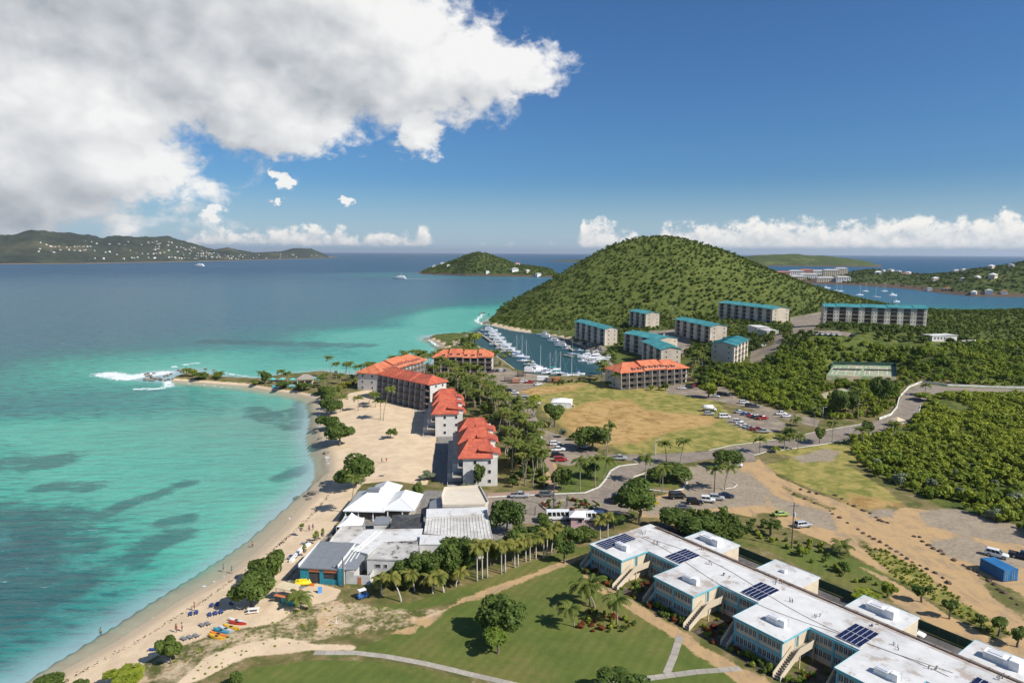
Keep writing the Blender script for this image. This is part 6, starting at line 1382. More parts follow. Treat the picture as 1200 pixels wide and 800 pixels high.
for b, t, l in [((679.5, 577), (679.5, 541), 'first of three palms inside the curved white kerb'), ((697, 572), (697, 540), 'second of three palms inside the curved white kerb'), ((707, 564), (709, 541), 'third of three palms inside the curved white kerb'), ((756, 566), (756, 538), 'palm at the left of the driveway island'), ((776, 580), (776, 551), 'palm at the near edge of the driveway island'),
                ((797, 546), (800, 519), 'tall palm between the driveway island and the dry field'), ((781, 543), (779, 521), 'slim palm beside the road left of the tall one'), ((837, 576), (837, 551), 'left of two palms on the dirt parking area'), ((849, 574), (851, 549), 'right of two palms on the dirt parking area'), ((711, 534), (713, 500), 'palm above the tree at the corner of the dry field'),
                ((890, 531), (890, 516), 'palm on the corner of the main road'), ((919, 527), (919, 513), 'palm on the main road, left of the next'), ((935, 527), (935, 512), 'palm on the main road below the car park'), ((954, 501), (954, 480), 'palm by the lamp below the car park'), ((975, 520), (975, 497), 'bright palm with pale trunk on the roadside'), ((1005, 492), (1006, 459), 'tall palm with pale trunk below the tennis court'),
                ((1012, 522), (1010, 504), 'ragged palm on the right side of the road'), ((1084, 464), (1085, 452), 'palm standing in the road bend'), ((932, 508), (932, 492), 'palm between car park and road'), ((1048, 510), (1047, 498), 'palm right of the orange-roofed shelter'),
                ((420, 481), (419, 467), 'palm alone in the middle of the sand'), ((399, 483), (401, 466), 'palm over the sea-grapes by the sand'), ((440, 477), (441, 463), 'left palm of the group of four on the sand'), ((446, 491), (446, 471), 'front palm of the group of four on the sand'), ((449, 493), (458, 457), 'tall leaning palm of the group on the sand'), ((432, 474), (438, 462), 'rear palm of the group on the sand')]:
    palm_px(b, t, l)
for i, (b, t) in enumerate([((388, 443), (386, 420)), ((394, 445), (394, 427)), ((406, 441), (405, 427)), ((410, 440), (409, 426)), ((425, 456), (426, 438)), ((420, 447), (419, 430)), ((545, 402), (545, 391)), ((551, 404), (552, 392)), ((537, 410), (536, 399)), ((556, 408), (555, 397)), ((530, 414), (529, 404)), ((330, 447), (329, 436)), ((337, 448), (338, 438)), ((310, 448), (308, 437)), ((381, 455), (381, 440)), ((374, 452), (376, 444)), ((399, 450), (398, 440)), ((219, 441), (219, 434)), ((257, 443), (258, 438)), ((385, 468), (387, 456)), ((402, 480), (398, 458)),
                            ((433, 452), (433, 440)), ((452, 452), (452, 442)), ((592, 420), (596, 411)), ((622, 430), (620, 420))]):
    palm_px(b, t, 'coconut palm near %s' % near(*T(*b)[:2]), 'coconut palms of the shore')
for poly, n, h in (([(548, 472), (590, 478), (608, 490), (622, 509), (640, 522), (632, 534), (640, 572), (600, 573), (594, 560), (590, 520), (578, 500), (552, 485)], 64, (6, 11)), ([(500, 452), (548, 440), (588, 464), (588, 477), (552, 474), (522, 462)], 40, (6, 10)), ([(455, 434), (505, 425), (560, 440), (595, 448), (590, 456), (548, 440), (510, 446)], 34, (6, 10)), ([(395, 445), (430, 441), (500, 434), (530, 418), (545, 410), (560, 420), (520, 434), (440, 446)], 22, (6, 9)),
                   ([(506, 436), (585, 434), (590, 428), (580, 424)], 14, (6, 9)), ([(712, 456), (800, 452), (812, 445), (730, 452)], 16, (6, 9)), ([(690, 450), (715, 450), (716, 430), (695, 444)], 7, (7, 10)), ([(806, 446), (830, 440), (815, 425), (808, 430)], 7, (7, 10))):
    for x, y in scatter(poly, n, 2.1, margin=.2):
        palm_at(x, y, random.uniform(*h), 'coconut palm in the gardens near %s' % near(x, y), 'garden palms of the resort', 'coconut' if random.random() < .8 else 'royal', False, random.choice((0, 0, 1, -1, 2)))
for poly, n, kinds in (([(548, 472), (590, 478), (608, 490), (622, 509), (640, 522), (632, 534), (640, 572), (600, 573), (594, 560), (590, 520), (578, 500), (552, 485)], 40, ('mid', 'mid', 'mid2', 'dark')), ([(500, 452), (548, 440), (588, 464), (588, 477), (552, 474), (522, 462)], 34, ('mid', 'mid2', 'dark')), ([(390, 437), (430, 424), (480, 412), (505, 408), (600, 432), (595, 446), (540, 442), (505, 432), (430, 452), (400, 452)], 50, ('mid', 'mid2', 'grey')),
                       ([(708, 452), (800, 450), (815, 440), (810, 458), (760, 458), (715, 456)], 18, ('mid', 'mid2')), ([(660, 398), (720, 405), (725, 428), (700, 416), (680, 408)], 14, ('mid', 'mid2')), ([(806, 460), (840, 446), (870, 440), (830, 425), (806, 432)], 22, ('mid', 'dark', 'mid2'))):
    for x, y in scatter(poly, n, 2.6, margin=.4):
        k = random.choice(kinds); plant(variant(k), x, y, random.uniform(.5, .95), 'leafy garden tree near %s' % near(x, y), 'tree', 'garden trees of the resort')

# shrubs
SHRUB = {k: tp_('garden_shrub', m, 170, .85, 1.15, .20, 5, s, .85) for k, m, s in (('green', M_LEAF, 21), ('fresh', M_LEAFL, 22), ('red', M_RED, 23), ('scrub', M_SCRUB, 24), ('yellow', M_YELL, 25), ('grey', M_GREYL, 26))}
SHN = {'green': 'dark green', 'fresh': 'fresh green', 'red': 'reddish-orange', 'scrub': 'olive green', 'yellow': 'yellow-green', 'grey': 'silvery'}
def shrub(x, y, s, k, where, grp):
    plant(SHRUB[k], x, y, s, '%s clipped shrub %s' % (SHN[k], where), 'shrub', '%s shrubs %s' % (SHN[k], grp))
for i in range(NW):
    for _ in range(17):
        x = PITCHW * i + random.uniform(.3, WW - .2); y = -random.uniform(.8, 2.9); shrub(*sl(x, y), random.uniform(.75, 1.15), random.choice(('green', 'green', 'green', 'red', 'scrub', 'fresh')), 'in the bed before the %s wing of the school' % ORD[i], 'before the school')
    for _ in range(15):
        x = PITCHW * i + WW + random.uniform(1.9, PITCHW - WW - 2.2); y = random.uniform(-2.6, WD - 2.2); shrub(*sl(x, y), random.uniform(.55, 1.0), random.choice(('green', 'green', 'fresh', 'red', 'scrub', 'yellow')), 'in the recess right of the %s wing' % ORD[i], 'in the school recesses')
for x, y in scatter(PB, 26, 1.0, avoid=False): shrub(x, y, random.uniform(.7, 1.1), random.choice(('green', 'green', 'red', 'scrub', 'fresh')), 'in the hedge bed of the driveway loop', 'of the hedge bed')
for x, y in scatter([(675, 735), (690, 712), (715, 716), (745, 733), (735, 741), (700, 741)], 34, .9): shrub(x, y, random.uniform(.45, .95), random.choice(('scrub', 'green', 'red', 'yellow')), 'in the planted bed on the lawn', 'of the lawn bed')
for x, y in scatter([(600, 574), (645, 572), (640, 530), (622, 512), (600, 520)], 40, 1.3): shrub(x, y, random.uniform(.8, 1.4), random.choice(('green', 'fresh', 'green', 'yellow')), 'in the garden beside the brick path', 'of the brick path garden')
for x, y in scatter([(590, 580), (655, 578), (655, 575), (600, 577)], 10, 1.5, margin=.1): shrub(x, y, random.uniform(.7, 1.0), 'green', 'along the kerb behind the silver pickup', 'along the kerb')
for x, y in scatter([(392, 456), (420, 444), (412, 452), (398, 460)], 14, 2.0): shrub(x, y, random.uniform(1.3, 2.0), 'yellow', 'in the bright hedge beside the seaward condominium', 'by the sea')
for x, y in scatter([(640, 448), (700, 444), (700, 447), (650, 451)], 24, 1.5, margin=.1): shrub(x, y, random.uniform(.9, 1.3), 'green', 'in the hedge between the marina and the field', 'of the marina hedge')
for x, y in scatter([(880, 610), (960, 640), (1040, 690), (1030, 700), (940, 655), (860, 622)], 36, 1.6): shrub(x, y, random.uniform(.5, 1.3), random.choice(('scrub', 'green', 'scrub', 'fresh')), 'on the weedy bank above the green fence', 'on the bank')

# scrub, thickets and the wooded hill
SMALL = [crown_np(60, 2.6, 2.5, 2.0, .62, 4, 40 + i) for i in range(5)]; MIDC = [crown_np(116, 2.4, 2.3, 1.9, .42, 6, 50 + i) for i in range(5)]; TINY = [crown_np(18, 3.2, 3.1, 2.4, 1.5, 3, 60 + i, core=.85) for i in range(4)]
WEED = [crown_np(40, .8, .8, .6, .22, 4, 80 + i) for i in range(4)]
mass('weeds', 'low weeds growing on the strip between the two dirt tracks', 'weeds', M_SCRUB, scatter([(1005, 638), (1040, 646), (1080, 668), (1125, 702), (1190, 745), (1168, 750), (1105, 712), (1050, 678)], 170, .7, margin=.1), WEED, (.25, .85), .25)
mass('weeds', 'tufts of weeds on the sandy ground between beach and lawn', 'weeds', M_SCRUB, scatter([(190, 770), (262, 742), (345, 715), (400, 705), (470, 715), (440, 742), (368, 752), (300, 764), (230, 800)], 130, .8, avoid=False), WEED, (.15, .5), .1)
mass('undergrowth', 'green tangle of bushes behind the far end of the school', 'undergrowth', M_LEAF, scatter([(785, 602), (850, 602), (884, 622), (850, 640), (800, 624)], 90, 1.1), WEED, (.8, 2.2), .5)
def solo(proto_np, m, name, zc): 
    V, F, r = proto_np; me = mesh_np('crown', V, F, m); set_attr(me, 'rnd', r); t = bpy.data.objects.new(name, None); c = bpy.data.objects.new('crown', me); c.parent = t; c.location = (0, 0, zc)
    k = bpy.data.objects.new('trunk', MB().tube((0, 0, -.6), (0, 0, zc), .16, .08, 5).mesh('trunk', M_BARK)); k.parent = t; return t
TH = [solo(crown_np(190, 2.4, 2.3, 1.9, .36, 7, 70 + i), M_SCRUB if i < 4 else M_GREYL, 'thicket_tree', 1.7) for i in range(5)]
HT = [solo(SMALL[i], M_LEAFD, 'hillside_tree', 2.2) for i in range(5)]
TH1 = [(995, 518), (1030, 510), (1066, 498), (1084, 480), (1102, 464), (1225, 463), (1225, 634), (1150, 604), (1100, 588), (1060, 575), (1030, 562), (1008, 540)]
pts = sorted(scatter(TH1, 1700, 2.4, margin=1.2, gaps=(.045, .42)), key=lambda p: p[1])
for x, y in pts[:250]:
    plant(TH[4] if random.random() < .07 else TH[random.randrange(4)], x, y, random.uniform(.4, 1.2), '%s bushy tree of the dense scrub near %s' % (('low', 'tall')[random.random() < .5], near(x, y)), 'tree', 'trees of the right-hand scrub')
mass('thicket', 'dense sunlit scrub filling the flat ground below the upper road', 'scrub', M_SCRUB, pts[250:], MIDC, (.35, 1.25), 1.4)
TH2 = [(812, 448), (835, 430), (880, 428), (930, 404), (1000, 400), (1090, 408), (1225, 398), (1225, 453), (1110, 450), (1080, 446), (1064, 451), (1050, 462), (1046, 476), (1028, 488), (1000, 493), (960, 489), (915, 478), (864, 464)]
pts = sorted(scatter(TH2, 2300, 2.9, margin=1.0, gaps=(.045, .50)), key=lambda p: p[1])
mass('slope_thicket', 'dense scrub and low trees covering the slope round the tennis court', 'scrub', M_SCRUB, pts, MIDC, (.4, 1.45), 1.4)
hillpoly = [(-25, 700), (10, 640), (60, 610), (60, 520), (110, 440), (150, 380), (190, 420), (300, 395), (380, 400), (600, 420), (760, 560), (760, 700), (640, 790), (520, 850), (430, 880), (300, 870), (90, 870), (-10, 800)]
pts = scatter(hillpoly, 9000, 3.0, px=False, margin=.8, zmin=1.0)
pts.sort(key=lambda p: math.hypot(*p))
for x, y in pts[:280]:
    plant(HT[random.randrange(5)], x, y, random.uniform(.75, 1.2), 'leafy tree on the slope between the hillside apartments, near %s' % near(x, y), 'tree', 'trees among the hillside apartments')
mass('forest', 'dense green wood covering the rounded hill behind the marina', 'woodland', M_LEAFD, pts[280:], SMALL, (.42, 1.08), 1.4)
print('hill trees', len(pts))
def wood_on(V, n, name, label, size, top=1.0, j1=None):
    nx, ny = V.shape[:2]; out = []
    for _ in range(n * 3):
        i, j = int(rng.integers(1, nx - 2)), int(rng.integers(1, j1 or ny - 2)); a, b = rng.uniform(), rng.uniform(); p = V[i, j] * (1 - a) * (1 - b) + V[i + 1, j] * a * (1 - b) + V[i, j + 1] * (1 - a) * b + V[i + 1, j + 1] * a * b
        if p[2] > 3.0: out.append(tuple(p))
        if len(out) >= n: break
    mass(name, label, 'woodland', M_LEAFD, out, TINY, size, .5)
wood_on(ISL, 2000, 'island_wood', 'low dark green trees covering the small island', (.8, 1.6), j1=20)
wood_on(SHR, 2600, 'shore_wood', 'low green woods covering the far shore behind the bay', (.8, 1.6), j1=24)

# ------------------------------------------------------------------ vehicles
M_PAINT = mat('car_paint', (0.92, 0.92, 0.92), 0.28, 0.03, 2.0, tint=True)
M_TYRE = mat('tyre_rubber', (0.02, 0.02, 0.02), 0.8); M_RIM = mat('rim_metal', (0.45, 0.45, 0.46), 0.35, metal=.6)
M_CGL = mat('car_glass', (0.02, 0.024, 0.028), 0.06, 0.1); M_LAMP = mat('lamp_lens', (0.75, 0.75, 0.72), 0.15); M_RLAMP = mat('tail_lens', (0.35, 0.02, 0.015), 0.25)
COL = dict(white=(.80, .80, .78), silver=(.42, .43, .44), grey=(.14, .145, .15), dark=(.035, .037, .042), black=(.012, .012, .013), blue=(.02, .06, .22), red=(.38, .025, .02), green=(.30, .42, .06), navy=(.012, .022, .06), tan=(.36, .30, .22))
SPEC = {  # stations: x, z bottom, z top, half width ; cabin: base x0,x1, roof x0,x1, base half width, roof half width, roof z
 'sedan': ([(-2.25, .42, .72, .70), (-2.15, .28, .93, .84), (-1.2, .24, .97, .88), (.9, .24, .93, .88), (1.95, .28, .80, .84), (2.25, .40, .62, .70)], (-1.75, 1.05, -1.0, .25, .80, .62, 1.43), (1.35, .62)),
 'suv': ([(-2.3, .45, .95, .78), (-2.22, .32, 1.08, .90), (-1.0, .28, 1.10, .92), (1.0, .28, 1.06, .92), (2.05, .34, .98, .90), (2.3, .46, .75, .76)], (-2.18, 1.15, -1.95, .35, .86, .70, 1.74), (1.42, .70)),
 'pickup': ([(-2.75, .50, .98, .82), (-2.68, .38, 1.08, .90), (-1.0, .34, 1.08, .92), (1.2, .34, 1.06, .92), (2.45, .38, 1.0, .90), (2.7, .50, .78, .76)], (-.75, 1.45, -.55, .75, .84, .70, 1.76), (1.65, .74)),
 'van': ([(-2.6, .42, 1.1, .88), (-2.55, .30, 1.2, .96), (0, .28, 1.2, .98), (1.8, .30, 1.15, .96), (2.4, .34, .98, .92), (2.62, .45, .75, .80)], (-2.54, 2.0, -2.45, 1.1, .92, .82, 2.05), (1.6, .74)),
 'jeep': ([(-2.0, .55, 1.0, .80), (-1.95, .42, 1.12, .86), (0, .40, 1.12, .86), (.8, .40, 1.12, .84), (1.85, .44, 1.10, .72), (1.95, .52, .85, .70)], (-1.9, .75, -1.85, .45, .82, .74, 1.82), (1.3, .78)),
 'minibus': ([(-3.6, .45, 1.2, .96), (-3.55, .32, 1.3, 1.05), (0, .30, 1.3, 1.06), (2.9, .32, 1.25, 1.05), (3.5, .36, 1.1, 1.0), (3.65, .5, .8, .9)], (-3.52, 3.3, -3.45, 2.7, 1.02, .94, 2.55), (2.2, .80))}
def car_proto(kind):
    st, (b0_, b1_, r0, r1, hb, hr, zr), (wx, ww) = SPEC[kind]; t = bpy.data.objects.new(kind if kind != 'suv' else 'parked_car', None)
    def part(name, me, par=t, paint=False):
        o = bpy.data.objects.new(name, me); o.parent = par
        if paint: o['painted'] = 1
        return o
    mb = MB(); sec = lambda x, zb, zt, w: [(x, -w * .88, zb), (x, w * .88, zb), (x, w, zb + (zt - zb) * .30), (x, w * .99, zt - (zt - zb) * .16), (x, w * .86, zt), (x, -w * .86, zt), (x, -w * .99, zt - (zt - zb) * .16), (x, -w, zb + (zt - zb) * .30)]
    mb.loft([sec(*s) for s in st]); zb = min(s[2] for s in st[1:4]) - .06
    q0 = [(b0_, -hb, zb), (b1_, -hb, zb), (b1_, hb, zb), (b0_, hb, zb)]; q1 = [(r0, -hr, zr), (r1, -hr, zr), (r1, hr, zr), (r0, hr, zr)]
    mb.loft([q0, [tuple(np.array(a) * .06 + np.array(b) * .94) for a, b in zip(q0, q1)], [(p[0] * .97 + (r0 + r1) * .015, p[1] * .92, zr + .05) for p in q1]])
    if kind == 'pickup': mb.box(-2.6, -.9, -.88, -.78, 1.06, 1.12); mb.box(-2.6, -.9, .78, .88, 1.06, 1.12); mb.box(-2.68, -2.6, -.88, .88, 1.06, 1.12)
    part('body', mb.mesh('body', M_PAINT), paint=True)
    if kind == 'pickup': part('bed', MB().box(-2.55, -.95, -.74, .74, 1.07, 1.10).mesh('bed', M_TYRE))
    V = lambda p: Vector(p)
    def pane(name, a, b, c, d, off, n=1, lo=.12, hi=.94):
        me = MB()
        for k in range(n):
            f0, f1 = .06 + .88 * k / n + (.02 if k else 0), .06 + .88 * (k + 1) / n - (.02 if k < n - 1 else 0)
            P = [V(a).lerp(V(b), f0), V(a).lerp(V(b), f1), V(d).lerp(V(c), f1), V(d).lerp(V(c), f0)]; bl, br, tr, tl = P
            pts = [bl.lerp(tl, lo), br.lerp(tr, lo), br.lerp(tr, hi), bl.lerp(tl, hi)]; o = V(off)
            me.loft([[p for p in pts], [p + o for p in pts]])
        part(name, me.mesh(name, M_CGL))
    ns = {'sedan': 2, 'suv': 3, 'pickup': 2, 'van': 3, 'jeep': 2, 'minibus': 5}[kind]
    pane('windscreen', q0[1], q0[2], q1[2], q1[1], (.02, 0, .01)); pane('rear_window', q0[3], q0[0], q1[0], q1[3], (-.02, 0, .01))
    pane('side_window', q0[0], q0[1], q1[1], q1[0], (0, -.02, .008), ns); pane('side_window', q0[2], q0[3], q1[3], q1[2], (0, .02, .008), ns)
    r = .34 if kind == 'sedan' else .39; mw = MB().tube((0, -.11, 0), (0, .11, 0), r, n=12).mesh('tyre', M_TYRE); mr = MB().tube((0, -.125, 0), (0, .125, 0), r * .58, n=8).mesh('rim', M_RIM)
    for sx in (-1, 1):
        for sy in (-1, 1): w = part('wheel', mw); w.location = (sx * wx, sy * (st[2][3] - .09), r); part('rim', mr, w)
    xf, xr = st[-2][0], st[1][0]
    for sy in (-1, 1):
        part('headlight', MB().box(xf - .02, xf + .22, sy * st[-2][3] * .78 - .14, sy * st[-2][3] * .78 + .14, st[-2][2] - .24, st[-2][2] - .08).mesh('headlight', M_LAMP))
        part('tail_light', MB().box(xr - .08, xr + .03, sy * st[1][3] * .80 - .09, sy * st[1][3] * .80 + .09, st[1][2] - .34, st[1][2] - .08).mesh('tail_light', M_RLAMP))
    part('bumper', MB().box(xf + .05, st[-1][0] + .06, -st[-1][3] * .98, st[-1][3] * .98, st[-1][1] - .04, st[-1][1] + .16).mesh('bumper', M_TYRE))
    return t
CARP = {k: car_proto(k) for k in SPEC}
def car(px, kind, colour, hdg, label, cat=None, group=None, rz=None):
    x, y, z = T(*px) if len(px) == 2 else px
    o = dup(CARP[kind], (x, y, z + .05), R(hdg), random.uniform(.96, 1.02), label, group, (*COL[colour], 1)); o['category'] = cat or {'suv': 'car', 'sedan': 'car', 'pickup': 'pickup truck', 'van': 'van', 'jeep': 'jeep', 'minibus': 'minibus'}[kind]
    o.name = {'suv': 'parked_car', 'sedan': 'parked_car', 'pickup': 'pickup_truck', 'van': 'van', 'jeep': 'jeep', 'minibus': 'minibus'}[kind]; return o
for a in [((609, 583), 'pickup', 'silver', 2, 'silver pickup truck on the driveway by the hedge below the condominium'), ((640.5, 582), 'suv', 'grey', 2, 'dark grey car on the driveway behind the silver pickup'), ((720, 588), 'van', 'navy', 78, 'dark blue van driving round the driveway loop beside the big tree'), ((725.5, 539), 'pickup', 'silver', 0, 'grey pickup truck on the road below the dry field'),
          ((651, 522), 'suv', 'white', 8, 'white car in the parking row, farthest from the kerb lawn'), ((653.5, 528.5), 'pickup', 'white', 8, 'white pickup in the parking row between white and dark cars'), ((653.5, 535.5), 'suv', 'black', 6, 'black car in the parking row behind the red one'), ((657, 540.5), 'suv', 'red', 6, 'red car at the near end of the parking row'), ((683, 525), 'jeep', 'white', -35, 'white and black jeep under the trees at the parking lot corner'),
          ((794, 584), 'van', 'black', 8, 'long black van at the dirt parking area by the palm island'), ((814, 591), 'suv', 'black', -8, 'black car on the dirt, left of the white jeep'), ((829.5, 588.5), 'jeep', 'white', -12, 'white jeep on the dirt between black and silver cars'), ((839.5, 585.5), 'suv', 'silver', -12, 'silver car on the dirt right of the white jeep'), ((851, 583), 'sedan', 'navy', -14, 'dark blue car at the right end of the dirt parking row'), ((800.5, 597), 'sedan', 'grey', -10, 'dark grey sedan alone in front of the dirt parking row'),
          ((915, 604.5), 'sedan', 'green', 8, 'lime green car at the edge of the grass on the dirt lot'), ((940.5, 618), 'suv', 'silver', 14, 'silver car on gravel beside the tall utility pole'), ((1167.6, 653), 'suv', 'white', -42, 'white people carrier parked behind the blue container'), ((1198.5, 655), 'pickup', 'navy', -40, 'dark truck cut by the right edge of the picture'), ((696, 610), 'minibus', 'white', 3, 'white minibus right of the pink gatehouse'), ((655, 609), 'minibus', 'white', 3, 'white minibus left of the pink gatehouse, half hidden'),
          ((618, 469), 'van', 'silver', -8, 'silver van in the parking lot near the marquee'), ((627, 474), 'pickup', 'white', 4, 'white pickup beside the tree in the parking lot'), ((622.5, 489), 'suv', 'grey', 60, 'grey car in the middle of the parking lot'), ((619, 507.5), 'suv', 'navy', -14, 'dark blue car at the garden edge of the parking lot'), ((625.5, 511), 'sedan', 'silver', -14, 'silver sedan next to the dark blue car by the gardens'), ((629, 514.5), 'sedan', 'white', -14, 'white sedan nearest the brick path by the gardens'), ((607, 487), 'sedan', 'white', 20, 'white car half under palms at the parking lot'),
          ((597, 459.5), 'suv', 'dark', -10, 'dark car near the boat yard, front of a pair'), ((591, 456), 'suv', 'grey', -10, 'grey car near the boat yard, back of a pair'), ((602, 462), 'pickup', 'white', -10, 'white pickup near the boat yard beside the dark pair'), ((613, 448), 'pickup', 'white', 6, 'white pickup in the boat yard next to a red one'), ((620.5, 449), 'pickup', 'red', 6, 'red pickup in the boat yard'), ((630.5, 451.5), 'sedan', 'white', 30, 'small white car at the corner of the boat yard'),
          ((799, 456), 'sedan', 'white', -6, 'white sedan at the left end of the right-hand car park'), ((808, 455), 'suv', 'dark', -6, 'dark car beside the red one near the condominium'), ((816, 453), 'sedan', 'red', -6, 'red car in shade beside the condominium'), ((834, 461), 'sedan', 'grey', -25, 'grey car behind the car park tree, first'), ((838.5, 465.5), 'sedan', 'white', -25, 'white sedan behind the car park tree'), ((845, 463), 'suv', 'dark', -25, 'dark car behind the car park tree, second'), ((850, 464), 'suv', 'black', -25, 'black car behind the car park tree, at the right'),
          ((872, 473), 'suv', 'white', -4, 'white car in front of the dark pair on the car park'), ((879, 477), 'suv', 'dark', -22, 'dark car beside the white one on the car park'), ((883.5, 477.5), 'pickup', 'grey', -22, 'grey pickup at the right of the dark pair on the car park'), ((831, 486.5), 'suv', 'silver', -4, 'silver car in front of the white tank truck'), ((849, 490), 'van', 'white', 4, 'white van alone between the tank truck and the parked rows'),
          ((867, 484), 'sedan', 'silver', 12, 'silver car at the left end of the coloured row'), ((874, 486.3), 'sedan', 'blue', 12, 'blue car in the coloured row'), ((881, 488.4), 'sedan', 'red', 12, 'red car in the coloured row after the blue one'), ((887, 490), 'suv', 'navy', 12, 'navy car between two red cars in the coloured row'), ((893.5, 491.5), 'pickup', 'red', 12, 'red pickup at the right end of the coloured row'), ((915, 486), 'pickup', 'white', 6, 'white pickup at the scrub edge, left of a white sedan'), ((922, 489), 'sedan', 'white', 4, 'white sedan at the scrub edge, right of a pickup'),
          ((864.5, 495.5), 'suv', 'white', -20, 'white car at the far end of the front white row'), ((869, 498.5), 'sedan', 'white', -20, 'white sedan second in the front white row'), ((874, 501), 'sedan', 'white', -20, 'white sedan third in the front white row'), ((879, 503), 'sedan', 'silver', -20, 'silver sedan fourth in the front white row'), ((887, 505), 'pickup', 'red', -14, 'red pickup in the front row beside a silver one'), ((894, 507), 'pickup', 'silver', -6, 'silver pickup at the near end of the front row'), ((861, 547), 'van', 'white', -20, 'white van under the flat-topped tree by the road'),
          ((894, 406), 'suv', 'white', 30, 'white car parked behind the dark-roofed apartment block'), ((897, 403), 'sedan', 'grey', 30, 'grey car parked beside the white one above the scrub'), ((780, 394), 'suv', 'white', 10, 'white car between the hillside apartments'), ((790, 400), 'suv', 'dark', 60, 'dark car between the hillside apartments'), ((806, 413), 'suv', 'grey', 60, 'grey car below the middle hillside apartments')]:
    car(*a)
o = car((*sl(PITCHW * 3 - 1.5, YA + 2.0), 2.06), 'sedan', 'white', math.degrees(SRZ) + 6, 'white car in the alley beside the third annexe of the school')
for i in range(7): car((564 + i * 4.6, 436.5 - .25 * i), ('sedan', 'suv')[i % 2], ('dark', 'silver', 'black', 'grey', 'dark', 'white', 'grey')[i], 82, '%s car in the row behind the harbour-mouth condominium, %s' % (('dark', 'silver', 'black', 'mid-grey', 'second dark', 'white', 'right-hand grey')[i], ('leftmost', 'second', 'third', 'middle', 'fifth', 'sixth', 'last')[i]), None, 'cars behind the harbour-mouth condominium')
for i in range(6): car((949 + i * 6.6, 392.3 + .15 * i), 'sedan' if i % 2 else 'suv', 'white', 84, 'white car in the row below the five-storey block', None, 'white cars below the five-storey block')
car((999, 394.5), 'suv', 'dark', 84, 'dark car at the right end of the row below the five-storey block')
for i in range(5): car((685 + i * 5, 403 + i * 1.6), 'suv' if i % 2 else 'sedan', ('dark', 'white', 'grey', 'dark', 'silver')[i], 60, '%s car in the row in front of the marina apartments, %s' % (('dark', 'white', 'grey', 'second dark', 'silver')[i], ('far end', 'second', 'middle', 'fourth', 'near end')[i]), None, 'cars before the marina apartments')
# box truck, boat trailers, water tanker
x, y, z = T(621, 437); bt = thing('box_truck', 'white box truck parked in the boat yard by the marina', 'truck', (x, y, z + .05), R(-8))
MB().box(-3.2, 1.4, -1.1, 1.1, .8, 3.3).build('cargo_box', M_WHITE, bt); MB().loft([[(1.45, -1, .5), (1.45, 1, .5), (1.45, 1, 2.3), (1.45, -1, 2.3)], [(2.9, -1, .5), (2.9, 1, .5), (2.9, 1, 1.3), (2.9, -1, 1.3)]]).build('cab', M_WHITE, bt); MB().box(2.1, 2.5, -.9, .9, 1.5, 1.9).build('windscreen', M_CGL, bt)
for a in (-2.2, 2.1): [MB().tube((a, s * .85, .42), (a, s * 1.12, .42), .42, n=10).build('wheel', M_TYRE, bt) for s in (-1, 1)]
x, y, z = T(636, 447); tr = thing('storage_trailer', 'white enclosed trailer at the edge of the boat yard', 'trailer', (x, y, z), R(-6))
MB().box(-3, 3, -1.2, 1.2, .7, 3.0).build('box', M_WHITE, tr); [MB().tube((a, s * .9, .38), (a, s * 1.18, .38), .38, n=10).build('wheel', M_TYRE, tr) for a in (-.5, .5) for s in (-1, 1)]; MB().box(3, 4.2, -.08, .08, .5, .62).build('hitch', M_DARK, tr)
x, y, z = T(831, 482); tk = thing('water_tanker', 'white rounded tank truck standing on the edge of the dry field', 'tank truck', (x, y, z + .03), R(4)); tk.scale = (.72, .8, .8)
n = 12; MB().loft([[(xx, r * math.cos(6.2832 * k / n) * 1.25, 2.3 + r * math.sin(6.2832 * k / n)) for k in range(n)] for xx, r in ((-4.2, .7), (-3.9, 1.25), (0, 1.35), (2.2, 1.25), (2.5, .7))]).build('tank', M_WHITE, tk, True); MB().loft([[(2.7, -1.1, .6), (2.7, 1.1, .6), (2.7, 1.1, 2.7), (2.7, -1.1, 2.7)], [(4.4, -1.1, .6), (4.4, 1.1, .6), (4.4, 1.1, 1.7), (4.4, -1.1, 1.7)]]).build('cab', M_WHITE, tk)
MB().box(-4.2, 4.2, -.9, .9, .55, .95).build('chassis', M_DARK, tk); [MB().tube((a, s * .8, .48), (a, s * 1.15, .48), .48, n=10).build('wheel', M_TYRE, tk) for a in (-3, -1.9, 3.4) for s in (-1, 1)]; MB().box(-3.5, 1.8, -.25, .25, 3.55, 3.75).build('hatch_rail', M_FRAME, tk)
for i, (px, c) in enumerate([((596, 447), M_RAIL), ((604, 449), M_ORW), ((645, 447.5), M_RAIL), ((652, 447.5), M_ORW), ((611, 441), M_DARK)]):
    x, y, z = T(*px); t = thing('storage_rack', 'brown open timber rack in the boat yard, %s' % ('left', 'second from left', 'right of the trailer', 'rightmost by the water', 'near the box truck')[i], 'rack', (x, y, z), R(i * 9), 'timber racks in the boat yard')
    for zz in (.6, 1.5, 2.4): MB().box(-2.4, 2.4, -1, 1, zz, zz + .14).build('shelf', c, t)
    [MB().box(a - .1, a + .1, b - .1, b + .1, -.2, 2.7).build('post', M_DARK, t) for a in (-2.2, 2.2) for b in (-.9, .9)]

